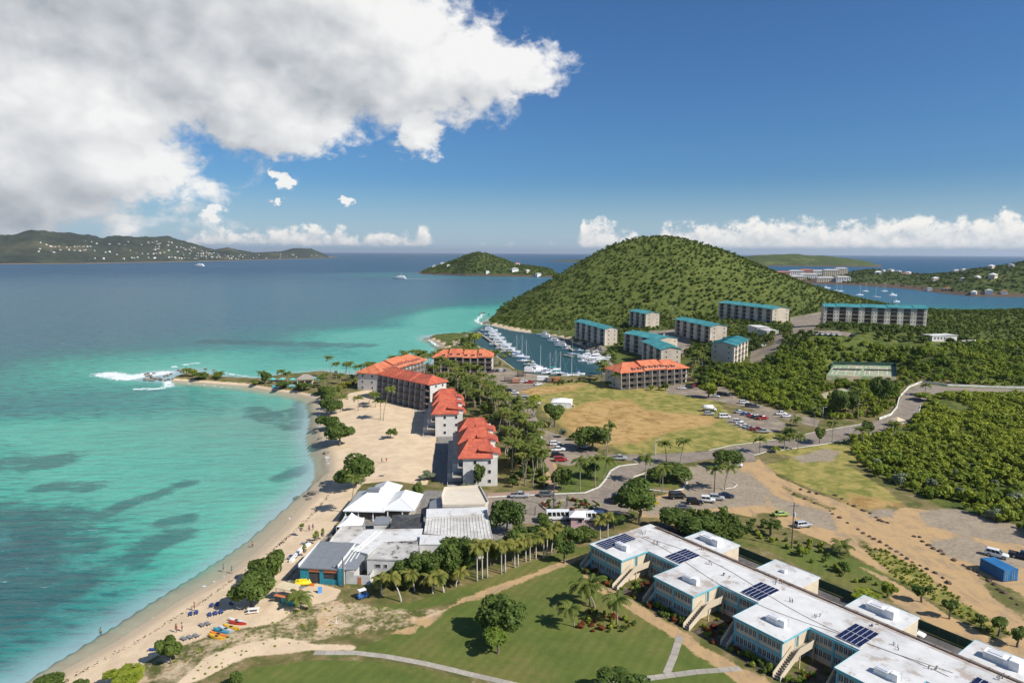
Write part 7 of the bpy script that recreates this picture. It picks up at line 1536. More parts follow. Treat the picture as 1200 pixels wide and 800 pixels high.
# ------------------------------------------------------------------ boats
M_HULL = mat('white_gelcoat', (.76, .77, .78), .25, .03, .5); M_DECK = mat('pale_deck', (.62, .60, .56), .6, .06, 1.0); M_BLUEC = mat('blue_sailcover', (.03, .12, .34), .8, .1, 1.0); M_TEALC = mat('teal_sailcover', (.02, .34, .31), .8, .1, 1.0); M_SPAR = mat('spar', (.66, .66, .66), .4, .05, 1.0)
def hull_rings(L, B, Hh, bowup=.35, n=9, stern=.8):
    out = []
    for i in range(n):
        t = i / (n - 1); x = -L / 2 + L * t; w = B / 2 * (stern + (1 - stern) * math.sin(min(1, t * 2.2) * math.pi / 2)) * (1 if t < .5 else max(.02, math.cos((t - .5) * math.pi) ** .75)); z = Hh * (1 + bowup * t ** 2)
        xx = x + (0.06 * L * t ** 6); out.append([(x - .0, -w * .55, -.35), (x, w * .55, -.35), (x + (xx - x) * .6, w * .9, z * .45), (xx, w, z), (xx, -w, z), (x + (xx - x) * .6, -w * .9, z * .45)])
    return out
def boat_proto(kind):
    t = bpy.data.objects.new({'yacht': 'motor_yacht', 'fisher': 'sportfishing_boat', 'sail': 'sailboat', 'sail2': 'sailboat', 'small': 'motorboat', 'cat': 'catamaran'}[kind], None)
    def part(n, mb, m, par=t, smooth=False): o = bpy.data.objects.new(n, mb.mesh(n, m, smooth)); o.parent = par; return o
    if kind in ('yacht', 'fisher'):
        L, B, H = 16, 4.6, 1.5; part('hull', MB().loft(hull_rings(L, B, H)), M_HULL); part('deck', MB().loft([[(-7.6, -1.7, H * .98), (-7.6, 1.7, H * .98), (-7.6, 1.7, H + .06), (-7.6, -1.7, H + .06)], [(3, -1.9, H), (3, 1.9, H), (3, 1.9, H + .2), (3, -1.9, H + .2)]]), M_DECK)
        c = part('cabin', MB().loft([[(-3.6, -1.7, H), (-3.6, 1.7, H), (4.6, 1.3, H + .2), (4.6, -1.3, H + .2)], [(-3.6, -1.55, H + 1.9), (-3.6, 1.55, H + 1.9), (2.2, 1.35, H + 1.9), (2.2, -1.35, H + 1.9)]]), M_HULL)
        for s in (-1, 1): part('cabin_window', MB().loft([[(-3.0, s * 1.64, H + .9), (-3.0, s * 1.60, H + 1.55), (-3.0, s * 1.66, H + 1.55), (-3.0, s * 1.70, H + .9)], [(2.9, s * 1.44, H + .9), (2.0, s * 1.38, H + 1.55), (2.0, s * 1.44, H + 1.55), (2.9, s * 1.50, H + .9)]]), M_CGL, c)
        part('flybridge', MB().box(-3.2, 1.4, -1.3, 1.3, H + 1.91, H + 2.6), M_HULL); part('bridge_roof', MB().box(-2.8, .9, -1.25, 1.25, H + 4.1, H + 4.22), M_HULL)
        fr = MB(); [fr.tube((a, b, H + 2.6), (a * .9, b * .9, H + 4.1), .05, n=5) for a in (-2.6, .8) for b in (-1.1, 1.1)]; part('bridge_frame', fr, M_SPAR)
        if kind == 'fisher':
            fr = MB(); [fr.tube((a, b, H + 4.2), (a * .35 - .5, b * .5, H + 8.2), .06, n=5) for a in (-2.4, .6) for b in (-1.1, 1.1)]; [fr.tube((-1.2, b * .8, H + 6), (.0, b * .8, H + 6), .05, n=5) for b in (-1, 1)]; part('tuna_tower', fr, M_SPAR); part('tower_top', MB().box(-1.5, .3, -.8, .8, H + 8.2, H + 8.35), M_HULL)
            [part('outrigger', MB().tube((-1, s * 1.4, H + 2.4), (-4, s * 2.6, H + 9.5), .05, .03, 5), M_SPAR) for s in (-1, 1)]
        else: part('mast', MB().tube((-1.5, 0, H + 4.2), (-1.9, 0, H + 6.4), .07, .04, 5), M_SPAR)
        fr = MB(); pts = [(2.5, 1.9), (5, 1.4), (7.4, .35)]; [fr.tube((a, s * b, H + .3), (a, s * b, H + 1.1), .03, n=4) for a, b in pts for s in (-1, 1)]; [fr.tube((*[pts[i][0], s * pts[i][1]], H + 1.1), (pts[i + 1][0], s * pts[i + 1][1], H + 1.15), .03, n=4) for i in range(2) for s in (-1, 1)]; part('bow_rail', fr, M_SPAR)
    elif kind in ('sail', 'sail2'):
        L, B, H = 12, 3.5, 1.0; part('hull', MB().loft(hull_rings(L, B, H, .25, stern=.6)), M_HULL); part('cabin', MB().loft([[(-2.2, -.95, H), (-2.2, .95, H), (3.0, .55, H + .1), (3.0, -.55, H + .1)], [(-2.2, -.8, H + .65), (-2.2, .8, H + .65), (2.2, .45, H + .5), (2.2, -.45, H + .5)]]), M_HULL); part('cockpit', MB().box(-5.2, -2.3, -.8, .8, H + .01, H + .1), M_DECK)
        part('mast', MB().tube((1.2, 0, 0), (1.0, 0, 16), .12, .07, 6), M_SPAR); b = part('boom', MB().tube((1.1, 0, 2.3), (-4.0, 0, 2.4), .08, n=6), M_SPAR); part('sail_cover', MB().tube((.9, 0, 2.55), (-3.8, 0, 2.55), .26, .16, 7), M_BLUEC if kind == 'sail' else M_TEALC, b)
        rg = MB(); [rg.tube(p, (1.0, 0, 15.8), .025, n=4) for p in ((6.0, 0, 1.2), (-5.9, 0, 1.0), (.8, 1.6, 1.0), (.8, -1.6, 1.0))]; rg.tube((1.05, -1.1, 9.5), (1.05, 1.1, 9.5), .04, n=4); part('rigging', rg, M_SPAR); part('awning', MB().box(-5.0, -1.6, -1.2, 1.2, H + 1.9, H + 1.97), M_BLUEC if kind == 'sail' else M_TEALC)
    elif kind == 'cat':
        for s in (-1, 1): o = part('hull', MB().loft([[(p[0], p[1] * .4 + s * 2.6, p[2]) for p in r] for r in hull_rings(12, 3.2, 1.3, .2)]), M_HULL)
        part('bridge_deck', MB().box(-5, 3, -2.5, 2.5, .9, 1.5), M_HULL); part('cabin', MB().loft([[(-3, -2, 1.5), (-3, 2, 1.5), (2, 1.6, 1.5), (2, -1.6, 1.5)], [(-3, -1.8, 2.7), (-3, 1.8, 2.7), (.8, 1.3, 2.7), (.8, -1.3, 2.7)]]), M_HULL); part('mast', MB().tube((.8, 0, 1.5), (.8, 0, 17), .13, .08, 6), M_SPAR); part('boom', MB().tube((.7, 0, 3.4), (-4.5, 0, 3.4), .2, .14, 6), M_HULL)
    else:
        L, B, H = 7, 2.4, .8; part('hull', MB().loft(hull_rings(L, B, H)), M_HULL); part('console', MB().box(-.6, .6, -.45, .45, H - .1, H + .9), M_HULL); part('t_top', MB().box(-1.2, .9, -.9, .9, H + 1.7, H + 1.8), M_BLUEC); fr = MB(); [fr.tube((a, b, H), (a, b, H + 1.7), .035, n=4) for a in (-1, .7) for b in (-.8, .8)]; part('frame', fr, M_SPAR); part('outboard', MB().box(-3.9, -3.4, -.3, .3, .1, 1.2), M_TYRE)
    return t
BP = {k: boat_proto(k) for k in ('yacht', 'fisher', 'sail', 'sail2', 'small', 'cat')}
BLEN = dict(yacht=16, fisher=16, sail=12, sail2=12, small=7, cat=12); BN = dict(yacht='motor yacht', fisher='sport fishing boat', sail='sailboat', sail2='sailboat', small='motorboat', cat='catamaran')
def boat(px, kind, L, hdg, label, group=None):
    x, y = G(px[0], px[1], 0.0); z_ = px[1] > 380; o = dup(BP[kind], (x, y, .05), R(hdg), L * (.8 if z_ else 1.0) / BLEN[kind], label, group); o['category'] = BN[kind]; return o
for a in [((573, 388), 'fisher', 19, -8, 'large white sport fishing boat with tall tower, outermost at the harbour mouth'), ((577, 392.5), 'fisher', 18, -8, 'white sport fishing boat with tower, second from the harbour mouth'), ((579, 397), 'yacht', 20, -8, 'white motor yacht third along the left quay'), ((583, 401), 'fisher', 17, -8, 'white sport fishing boat fourth along the left quay'), ((586, 405), 'yacht', 21, -8, 'white motor yacht fifth along the left quay'), ((592, 409.5), 'fisher', 18, -8, 'white sport fishing boat sixth along the left quay'), ((597, 413.5), 'yacht', 19, -8, 'white motor yacht last along the left quay'),
          ((610, 419), 'sail', 15, -10, 'sailboat with tall mast alone at the left quay'), ((615, 424), 'sail', 14, -10, 'sailboat with blue cover nearest the boat yard'), ((620, 427.5), 'small', 9, -10, 'small motorboat beside the blue-covered sailboat'), ((632, 434.5), 'cat', 14, 20, 'white catamaran at the head of the marina'), ((643, 437.5), 'sail', 12, 15, 'sailboat at the head of the marina beside the catamaran'), ((655, 438.5), 'sail2', 13, 8, 'sailboat with teal awning at the head of the marina'), ((668, 441), 'sail', 13, 2, 'low white sailboat along the hedge at the marina head'), ((650, 434), 'sail2', 12, 40, 'sailboat between the catamaran and the hedge at the marina head'), ((626, 431), 'yacht', 13, -12, 'white motor yacht at the inner corner of the left quay'), ((604, 416.5), 'sail', 14, -10, 'sailboat squeezed between yachts at the left quay'), ((678, 439), 'small', 9, 0, 'small motorboat at the right end of the marina head'),
          ((637, 393.5), 'yacht', 15, 160, 'white motor yacht, farthest on the right dock'), ((641, 396), 'fisher', 13, 160, 'sport fishing boat second on the right dock'), ((646, 398.5), 'small', 9, 160, 'small motorboat third on the right dock'), ((650, 401), 'yacht', 14, 160, 'white motor yacht fourth on the right dock'), ((656, 403.5), 'sail', 12, 160, 'sailboat with blue cover on the right dock'), ((659, 406.5), 'yacht', 15, 160, 'white motor yacht sixth on the right dock'), ((664, 409.5), 'small', 9, 160, 'small motorboat seventh on the right dock'), ((672, 415.5), 'sail', 11, 165, 'sailboat on the detached middle jetty'),
          ((687, 418.5), 'yacht', 16, 200, 'white motor yacht left on the inner right jetty'), ((696, 421.5), 'yacht', 22, 195, 'biggest white motor yacht on the inner right jetty'), ((700, 426), 'fisher', 17, 195, 'white sport fishing boat on the inner right jetty'), ((712, 423), 'yacht', 15, 185, 'white motor yacht closest to the orange-roofed condominium'), ((679, 411), 'small', 8, 170, 'small motorboat between the two right jetties'), ((683, 423.5), 'small', 8, 195, 'small motorboat in front of the inner right jetty'),
          ((1007, 346), 'sail', 15, 10, 'largest sailboat anchored in the far blue bay'), ((1027, 348.5), 'sail', 14, 170, 'sailboat anchored at the right of the largest one in the bay'), ((985, 341.5), 'sail', 13, 20, 'sailboat anchored in the bay close to the hill'), ((980, 341), 'sail2', 12, 10, 'sailboat in the bay almost touching its neighbour by the hill'), ((1046, 346.5), 'yacht', 16, 10, 'white motor yacht near the far beach of the bay'), ((968, 338), 'yacht', 17, 0, 'white motor yacht half behind the wooded hill in the bay'), ((1036, 341.5), 'sail', 14, 10, 'sailboat far back in the bay before the beach'), ((1014, 341.5), 'sail', 13, 10, 'sailboat far back in the middle of the bay'), ((1050, 354), 'small', 12, 10, 'small motorboat in the near part of the bay')]:
    boat(*a)
# jetties
def jetty(a, b, w, label):
    A_, L, rz = frame2(G(*a, 0), G(*b, 0)); t = thing('jetty', label, 'jetty', (A_.x, A_.y, 0), rz, 'timber jetties of the marina'); n = max(3, int(L / 2.2))
    for k in range(n): MB().box(L * k / n + .06, L * (k + 1) / n - .06, -w / 2, w / 2, .85, 1.0).build('plank', M_CONC, t)
    for k in range(n // 2 + 1): [MB().tube((L * k * 2 / n, s * w * .5, -2), (L * k * 2 / n, s * w * .5, 1.9), .15, n=6).build('pile', M_POLE, t) for s in (-1, 1)]
jetty((640, 391), (672, 412), 2.6, 'long concrete jetty along the right side of the marina'); jetty((661, 417), (672, 419), 2.4, 'short detached jetty in the middle of the marina'); jetty((682, 421.5), (712, 426), 2.4, 'inner jetty before the orange-roofed condominium'); jetty((560, 390), (598, 417), 2.2, 'quay walk along the left side of the marina'); jetty((636, 436), (676, 442), 2.2, 'quay walk at the head of the marina')
# ferries with wakes
M_WAKE = mat('wake_foam', (.62, .70, .72), .8, .2, .05)
for px, L, rz, wk, label in (((468, 326.5), 36, R(172), 130, 'white ferry trailing a wake in front of the small island'), ((233, 312), 50, R(176), 300, 'white ferry far out below the distant mountains')):
    x, y = G(*px, 0); f = thing('ferry', label, 'ferry', (x, y, 0), rz); MB().loft([[(p[0], p[1], p[2]) for p in r] for r in hull_rings(L, L * .3, L * .09)]).build('hull', M_HULL, f)
    MB().box(-L * .42, L * .22, -L * .12, L * .12, L * .085, L * .17).build('saloon', M_HULL, f); MB().box(-L * .40, L * .20, -L * .121, L * .121, L * .11, L * .14).build('window_band', M_CGL, f); MB().box(-L * .36, L * .1, -L * .1, L * .1, L * .171, L * .235).build('upper_deck', M_HULL, f); MB().box(0, L * .09, -L * .07, L * .07, L * .236, L * .28).build('bridge', M_CGL, f); MB().tube((-L * .1, 0, L * .236), (-L * .12, 0, L * .36), L * .008).build('mast', M_SPAR, f)
    mb = MB(); n = 10
    for k in range(n):
        a, b = -L * .45 - wk * k / n, -L * .45 - wk * (k + 1) / n; wa_, wb_ = L * .12 * (1 - k / n) + .4, L * .12 * (1 - (k + 1) / n) + .3; mb.face([(a, -wa_, .12), (a, wa_, .12), (b, wb_, .12), (b, -wb_, .12)])
    mb.build('wake', M_WAKE, f)

# ------------------------------------------------------------------ far houses
M_FW = mat('far_white', (.78, .76, .72), .8, .05, .1); M_FC = mat('far_cream', (.66, .55, .42), .8, .06, .1); M_FP = mat('far_pink', (.56, .34, .30), .8, .06, .1); M_FR = mat('far_red_roof', (.42, .14, .08), .8, .1, .1); M_FG = mat('far_grey_roof', (.45, .44, .42), .8, .08, .1)
def house_proto(w, d, h, wall, roof, rh=2.2):
    t = bpy.data.objects.new('house', None)
    def part(n, mb, m):
        o = bpy.data.objects.new(n, mb.mesh(n, m)); o.parent = t
        if n == 'window_row': o['kind'] = 'stuff'
    part('wall', MB().box(-w / 2, w / 2, -d / 2, d / 2, -5, h), wall); mb = MB(); hip(mb, -w / 2 - .5, w / 2 + .5, -d / 2 - .5, d / 2 + .5, h + .02, rh, d * .45, d * .45); part('roof', mb, roof)
    mb = MB(); [mb.box(-w / 2 + w * (k + .3) / 4, -w / 2 + w * (k + .7) / 4, -d / 2 - .06, -d / 2 - .01, h - 2.4, h - .8) for k in range(4)]; part('window_row', mb, M_GLASS); return t
HP = [house_proto(14, 9, 5, M_FW, M_FG), house_proto(11, 9, 6, M_FC, M_FW), house_proto(16, 10, 5, M_FW, M_FR), house_proto(12, 8, 4, M_FW, M_FW)]
def on_grid(V, px, py):
    """grid vertex of a far landform that appears nearest to px,py"""
    W = V.reshape(-1, 3); d = W - np.array([0, 0, EYE]); k = d @ FWD; X = 600 + FOC * (d @ RGT) / k; Y = 400 - FOC * (d @ UPV) / k; nx, ny = V.shape[:2]
    e = (X - px) ** 2 + ((Y - py) * 2) ** 2 + np.tile((np.arange(ny) > ny * .55) * 9999.0, nx); return W[int(np.argmin(e))]
seen = set()
for i in range(230):
    px = random.choice((random.uniform(45, 110), random.uniform(110, 390), random.uniform(150, 300), random.uniform(170, 250))); top = np.interp(px, [0, 70, 125, 165, 200, 225, 255, 300, 345, 390], [278, 275, 281, 279, 280, 287, 294, 297, 293, 299]); bot = np.interp(px, [0, 200, 390], [310, 307, 303])
    py = random.uniform(top + 2, bot - 1) if px > 110 else random.uniform(284, 296); p = on_grid(MNT, px, py); k = (round(p[0]), round(p[1]))
    if k in seen or p[2] < 4: continue
    seen.add(k); o = dup(HP[i % 4], (p[0] + random.uniform(-8, 8), p[1], p[2] - 1), random.uniform(-.6, .6), random.uniform(.5, 1.0), 'tiny pale house on the distant mountainside across the water', 'houses on the distant mountainside'); o['category'] = 'house'
for i, (px, py, s, w) in enumerate([(506, 311, 1.3, 'on the left flank of the small island'), (519, 310, 1.5, 'with long roof on the left slope of the small island'), (526, 312, 1.1, 'just below the long-roofed house on the island'), (571, 320, 1.2, 'in the middle of the island shore'), (603, 318, 2.0, 'largest on the right part of the island'), (618, 319, 1.4, 'right of the largest island house'), (606, 310, 1.3, 'on the saddle of the small island'), (631, 323, 1.6, 'at the right end of the island beach')]):
    p = on_grid(ISL, px, py); o = dup(HP[(0, 0, 3, 3, 0, 1, 2, 0)[i]], (p[0], p[1], p[2]), .1 * i, s * .75, 'white house ' + w, None); o['category'] = 'house'
for i, (px, py, s, k) in enumerate([(1028, 321, 1.8, 3), (1062, 322, 1.4, 2), (1096, 329, 1.5, 1), (1120, 318, 1.4, 0), (1128, 316, 1.3, 0), (1145, 326, 1.2, 3), (1163, 315, 1.6, 1), (1164, 327, 1.8, 1), (1128, 328, 1.2, 0), (1140, 345, 1.4, 3), (1160, 346, 1.7, 0), (1176, 346, 1.2, 2), (1090, 341, 1.2, 0), (1185, 312, 1.3, 0), (1110, 340, 1.1, 2), (1035, 318, 1.2, 0), (1045, 316, 1.6, 0), (1055, 315, 1.4, 0), (1066, 316, 1.4, 3)]):
    p = on_grid(SHR, px, py); o = dup(HP[k], (p[0], p[1], p[2]), -.3 + .13 * i, s * .72, '%s house among trees on the far shore, %s' % (('white', 'cream', 'red-roofed', 'all-white')[k], ('left end of the white row', 'red roof behind the road', 'above the bay', 'upper middle', 'upper middle, right of another', 'mid slope', 'high on the right', 'yellowish on the right slope', 'mid slope left', 'on the water', 'large, on the water', 'at the right waterside', 'behind the beach', 'near the top right', 'over the point', 'in the white row', 'middle of the white row', 'fourth of the white row', 'right end of the white row')[i]), None); o['category'] = 'house'
def far_block(px, w, h, m, label):
    p = on_grid(SHR, *px); t = thing('resort_block', label, 'apartment building', (p[0], p[1], p[2]), -.15, 'resort blocks beyond the bay'); MB().box(-w / 2, w / 2, -8, 8, -8, h).build('wall', m, t); mb = MB(); hip(mb, -w / 2 - 1, w / 2 + 1, -9, 9, h + .02, 3.5, 8, 8); mb.build('roof', M_FR if m is M_FP else M_FG, t)
    n = int(w / 5); 
    for f in range(int(h / 3.4)): mb = MB(); [mb.box(-w / 2 + (k + .25) * w / n, -w / 2 + (k + .75) * w / n, -8.2, -8.01, f * 3.4 + .9, f * 3.4 + 2.6) for k in range(n)]; mb.build('window_row', M_GLASS, t)['kind'] = 'stuff'
for i, (px, w, h, m) in enumerate([((912, 317), 50, 15, M_FP), ((930, 319), 44, 15, M_FW), ((944, 319), 40, 17, M_FP), ((958, 322), 46, 14, M_FW), ((972, 324), 44, 18, M_FC), ((984, 322), 36, 20, M_FC), ((948, 326), 50, 11, M_FW), ((935, 328), 40, 9, M_FC), ((966, 330), 44, 10, M_FC), ((986, 330), 34, 11, M_FW)]):
    far_block(px, w, h, m, '%s resort block beyond the bay, %s' % ('pink' if m is M_FP else 'white' if m is M_FW else 'cream', ('leftmost', 'second in the back row', 'middle of the back row', 'fourth in the back row', 'tall on the right', 'rightmost and tallest', 'front row, second', 'front row, left', 'front row, third', 'front row, right end')[i]))

# ------------------------------------------------------------------ rocks
from mathutils import noise as _mn
M_ROCK = mat('brown_rock', (.115, .08, .06), .95, .25, 1.5, c2=(.07, .055, .046), spec=.15); M_ROCKG = mat('grey_rock', (.20, .175, .145), .95, .25, 1.2, c2=(.10, .09, .08), spec=.15)
def rock_me(seed, m):
    me = bpy.data.meshes.new('boulder'); import bmesh; bm = bmesh.new(); bmesh.ops.create_icosphere(bm, subdivisions=2, radius=1)
    for v in bm.verts: n = v.co.normalized(); v.co = n * (1 + .45 * _mn.noise(n * 1.4 + Vector((seed * 7.1, 0, 0))) + .15 * _mn.noise(n * 3.5 + Vector((seed, 5, 1)))); v.co.z *= .65
    bm.to_mesh(me); bm.free(); me.materials.append(m); return me
RK = [rock_me(i, M_ROCK) for i in range(4)]; RG = [rock_me(i + 9, M_ROCKG) for i in range(4)]
def boulder(x, y, s, label, grp, g=False, z=None):
    o = add('boulder', (RG if g else RK)[random.randrange(4)]); o.location = (x, y, (Z(x, y) if z is None else z) + s * .2); o.scale = (s * random.uniform(.8, 1.4), s, s * random.uniform(.8, 1.2)); o.rotation_euler = (0, 0, random.uniform(0, 6)); tag(o, label, 'boulder', grp)
z5 = lambda a, b: (840 + a / 3.3333, 560 + b / 3.3333)
for pts, lab in (([(330, 45), (360, 55), (395, 62), (460, 68), (488, 82), (512, 100), (540, 110), (570, 127), (595, 138), (625, 155), (650, 170), (670, 175), (640, 165)], 'along the upper edge of the dirt track by the field'), ([(300, 62), (345, 82), (380, 98), (440, 128), (455, 140), (480, 155), (507, 175), (548, 200), (575, 215), (600, 228), (618, 238), (640, 250), (660, 263), (680, 275), (700, 287), (720, 300), (745, 315), (770, 328), (790, 342), (820, 355), (847, 370), (880, 390), (905, 410)], 'along the lower edge of the dirt track'),
                 ([(775, 228), (793, 230), (808, 248), (830, 262), (850, 275), (870, 285), (888, 297), (927, 320), (960, 340), (990, 355), (1010, 365), (1030, 380), (1060, 400), (1085, 415), (1105, 435), (1125, 448), (1150, 470), (1180, 495)], 'between the dirt track and the container')):
    for a in pts:
        x, y = G(*z5(*a), 2); big = a in ((775, 228), (793, 230), (927, 320), (670, 175)); boulder(x + random.uniform(-.3, .3), y, random.uniform(.32, .62) * (1.4 if big else 1), 'brown boulder in the row ' + lab, 'brown boulders ' + lab)
for a, b, s in ((348, 576, 1.0), (359, 580, .8), (366, 578, 1.2), (371, 577, .8), (362, 584, .7), (375, 513, 1.0), (372, 505, 1.2), (382, 530, .9)):
    boulder(*G(a, b, .2), s, 'dark wet rock at the waterline of the beach near %s' % ('the white pavilion' if b > 560 else 'the sea-grapes'), 'wet rocks at the waterline', True)
for _ in range(70):
    a = random.choice(('tip', 'tip', 'north', 'bw', 'hill'))
    px = {'tip': (random.uniform(168, 205), random.uniform(437, 446)), 'north': (random.uniform(205, 262), random.uniform(432, 439)), 'bw': (random.uniform(504, 545), random.uniform(391.5, 396.5)), 'hill': (random.uniform(562, 577), random.uniform(366, 381))}[a]
    x, y = G(*px, .4); lab = {'tip': 'at the surf-washed tip of the point', 'north': 'on the outer side of the point', 'bw': 'of the breakwater at the harbour mouth', 'hill': 'at the seaward foot of the wooded hill'}[a]
    boulder(x, y, random.uniform(.5, 1.3), 'dark rock ' + lab, 'rocks ' + lab, True, .2)

# ------------------------------------------------------------------ beach things and people
M_LNG = mat('lounger_grey', (.20, .20, .21), .8); M_LNB = mat('lounger_blue', (.03, .06, .20), .8)
def lounger_proto(m):
    t = bpy.data.objects.new('sun_lounger', None)
    def part(n, mb, mm): o = bpy.data.objects.new(n, mb.mesh(n, mm)); o.parent = t
    part('seat', MB().box(-.6, 1.0, -.35, .35, .28, .36), m); part('backrest', MB().loft([[(-.6, -.35, .30), (-.6, .35, .30), (-.6, .35, .38), (-.6, -.35, .38)], [(-1.15, -.35, .75), (-1.15, .35, .75), (-1.12, .35, .83), (-1.12, -.35, .83)]]), m)
    for a in (-.7, .9):
        for b in (-.3, .3): part('leg', MB().box(a - .04, a + .04, b - .04, b + .04, -.05, .278), M_WHITE)
    return t
LP = {'grey': lounger_proto(M_LNG), 'blue': lounger_proto(M_LNB)}
for i, (px, py, k, n, w) in enumerate([(248, 708, 'blue', 2, 'between kiosk tree and water'), (223.5, 717, 'blue', 2, 'closest to the water with towels'), (246, 720, 'blue', 3, 'in the middle of the beach'), (271, 708, 'blue', 1, 'in the shade left of the sea-grape'), (237, 733, 'grey', 2, 'left of the kayaks'), (216, 749, 'grey', 3, 'beside the sea-grape shrub'), (343, 651, 'blue', 2, 'beside the white bench wall'), (340, 654, 'grey', 2, 'at the near end of the bench wall'), (357, 636, 'grey', 2, 'beside the potted plants'), (448, 559, 'grey', 1, 'on the wide sand above the pavilion'), (180, 760, 'blue', 1, 'alone near the bottom shrubs')]):
    x, y = G(px, py, 1.2)
    for j in range(n): o = dup(LP[k], (x + j * .95, y + j * .4, Z(x + j * .95, y + j * .4)), R(110 + i * 7), .92, '%s sun lounger %s%s' % (k, w, (', ' + ('first', 'second', 'third')[j]) if n > 1 else ''), 'sun loungers on the beach'); o['category'] = 'sun lounger'
KC = dict(white=(.75, .75, .72), red=(.5, .05, .03), yellow=(.75, .42, .03), blue=(.03, .28, .40), orange=(.75, .22, .02), pale=(.55, .60, .62)); km = MB().loft([[(x, -w, .05 * abs(x)), (x, w, .05 * abs(x)), (x, w * .8, .32 + .04 * x * x), (x, -w * .8, .32 + .04 * x * x)] for x, w in ((-2, .05), (-1.4, .32), (0, .44), (1.4, .32), (2, .05))]).mesh('hull', M_PAINT); ks = MB().box(-.6, .3, -.25, .25, .30, .345).mesh('seat', M_TYRE)
for px, py, c, l in ((277.5, 728, 'white', 'white kayak at the top of the kayak cluster'), (278.5, 731, 'red', 'red kayak beneath the white one'), (271, 736, 'yellow', 'yellow kayak in the middle of the cluster'), (265, 738, 'pale', 'pale grey kayak in the cluster'), (259, 740, 'blue', 'teal-blue kayak in the cluster'), (256, 744, 'orange', 'orange kayak near the bottom of the cluster'), (254, 747, 'yellow', 'yellow-orange kayak lowest in the cluster'), (360, 686, 'orange', 'orange kayak lying before the teal-fronted shop')):
    x, y = G(px, py, 1.6); t = thing('kayak', l, 'kayak', (x, y, Z(x, y) + .02), R(-22 + random.uniform(-6, 6)), None); o = add('hull', km, t); o.color = (*KC[c], 1); add('seat', ks, t)
x, y = G(355, 684, 2); t = thing('inflatable', 'yellow inflatable banana boat beside the teal-fronted shop', 'inflatable', (x, y, 2.05), .2); M_YEL = mat('yellow_vinyl', (.80, .62, .02), .35); [MB().loft([[(xx, r * math.cos(.7854 * k) + yy, .45 + r * math.sin(.7854 * k)) for k in range(8)] for xx, r in ((-1.8, .1), (-1.4, .42), (0, .5), (1.4, .42), (1.8, .1))]).build('tube', M_YEL, t, True) for yy in (-.55, .55)]; MB().box(-.9, .9, -.2, .2, .8, 1.05).build('saddle', M_YEL, t)
x, y = G(297, 716, 1.8); t = thing('picnic_table', 'white picnic table with benches under the big sea-grape', 'picnic table', (x, y, Z(x, y)), .2); MB().box(-1.1, 1.1, -.4, .4, .7, .76).build('table_top', M_WHITE, t); [MB().box(-1.1, 1.1, s * .85 - .15, s * .85 + .15, .42, .47).build('bench', M_WHITE, t) for s in (-1, 1)]; [MB().box(a - .05, a + .05, -.9, .9, .3, .415).box(a - .06, a + .06, -.3, .3, 0, .695).build('leg', M_WHITE, t) for a in (-.8, .8)]
for i, (px, py) in enumerate(((353, 622), (372, 630), (378, 628), (370, 633), (357, 647))):
    x, y = G(px, py, 2); t = thing('planter', 'potted shrub on the promenade, %s' % ('farthest', 'beside the red pot', 'right of the red pot', 'in front', 'on the bench wall')[i], 'plant pot', (x, y, 2.06), i, 'potted shrubs of the promenade'); MB().tube((0, 0, 0), (0, 0, .7), .35, .5, 8).build('pot', M_RAIL, t); V, F, r = crown_np(70, .8, .8, .8, .22, 4, 90 + i); me = mesh_np('foliage', V, F, M_SCRUB); set_attr(me, 'rnd', r); o = add('foliage', me, t); o.location = (0, 0, 1.3)
x, y = G(425, 700, 2); t = thing('golf_cart', 'small blue and white cart left on the grass before the grove', 'cart', (x, y, 2), .6); MB().box(-1.1, 1.1, -.6, .6, .3, .75).build('body', M_BLUEC, t); MB().box(-.9, .7, -.6, .6, 1.75, 1.82).build('canopy', M_WHITE, t); [MB().tube((a, b, .7), (a, b, 1.75), .03, n=5).build('strut', M_ALU, t) for a in (-.8, .6) for b in (-.5, .5)]; [MB().tube((a, s * .5, .22), (a, s * .66, .22), .22, n=8).build('wheel', M_TYRE, t) for a in (-.75, .75) for s in (-1, 1)]
x, y = G(375, 694, 2); t = thing('sandwich_board', 'blue sandwich board standing before the teal-fronted shop', 'sign board', (x, y, 2), .2); [MB().loft([[(-.4, s * .3, 0), (.4, s * .3, 0), (.4, s * .33, 0), (-.4, s * .33, 0)], [(-.4, s * .02, 1.3), (.4, s * .02, 1.3), (.4, s * .05, 1.3), (-.4, s * .05, 1.3)]]).build('panel', mat('sky_panel', (.10, .30, .62), .6), t) for s in (-1, 1)]
x, y = G(394, 730, 2); t = thing('marker_post', 'small white post with crossbar on the rough grass', 'post', (x, y, 2), .2); MB().tube((0, 0, -.2), (0, 0, 1.4), .07).build('post', M_WHITE, t); MB().box(-.3, .3, -.05, .05, 0, .12).build('foot', M_WHITE, t)
x, y = G(768.5, 593, 2); t = thing('road_sign', 'small yellow sign board at the edge of the driveway trees', 'sign', (x, y, 2), -.3); MB().box(-.7, .7, -.04, .04, .5, 1.5).build('board', M_YEL, t); [MB().tube((a, 0, -.2), (a, 0, .5), .05).build('post', M_ALU, t) for a in (-.5, .5)]
x, y = G(1037, 501, 3); t = thing('traffic_cone', 'orange traffic cone on the road near the shelter', 'traffic cone', (x, y, Z(x, y) + .06), 0); MB().tube((0, 0, .05), (0, 0, 1.0), .3, .06, 8).build('cone', M_ORW, t); MB().box(-.4, .4, -.4, .4, 0, .06).build('base', M_ORW, t)
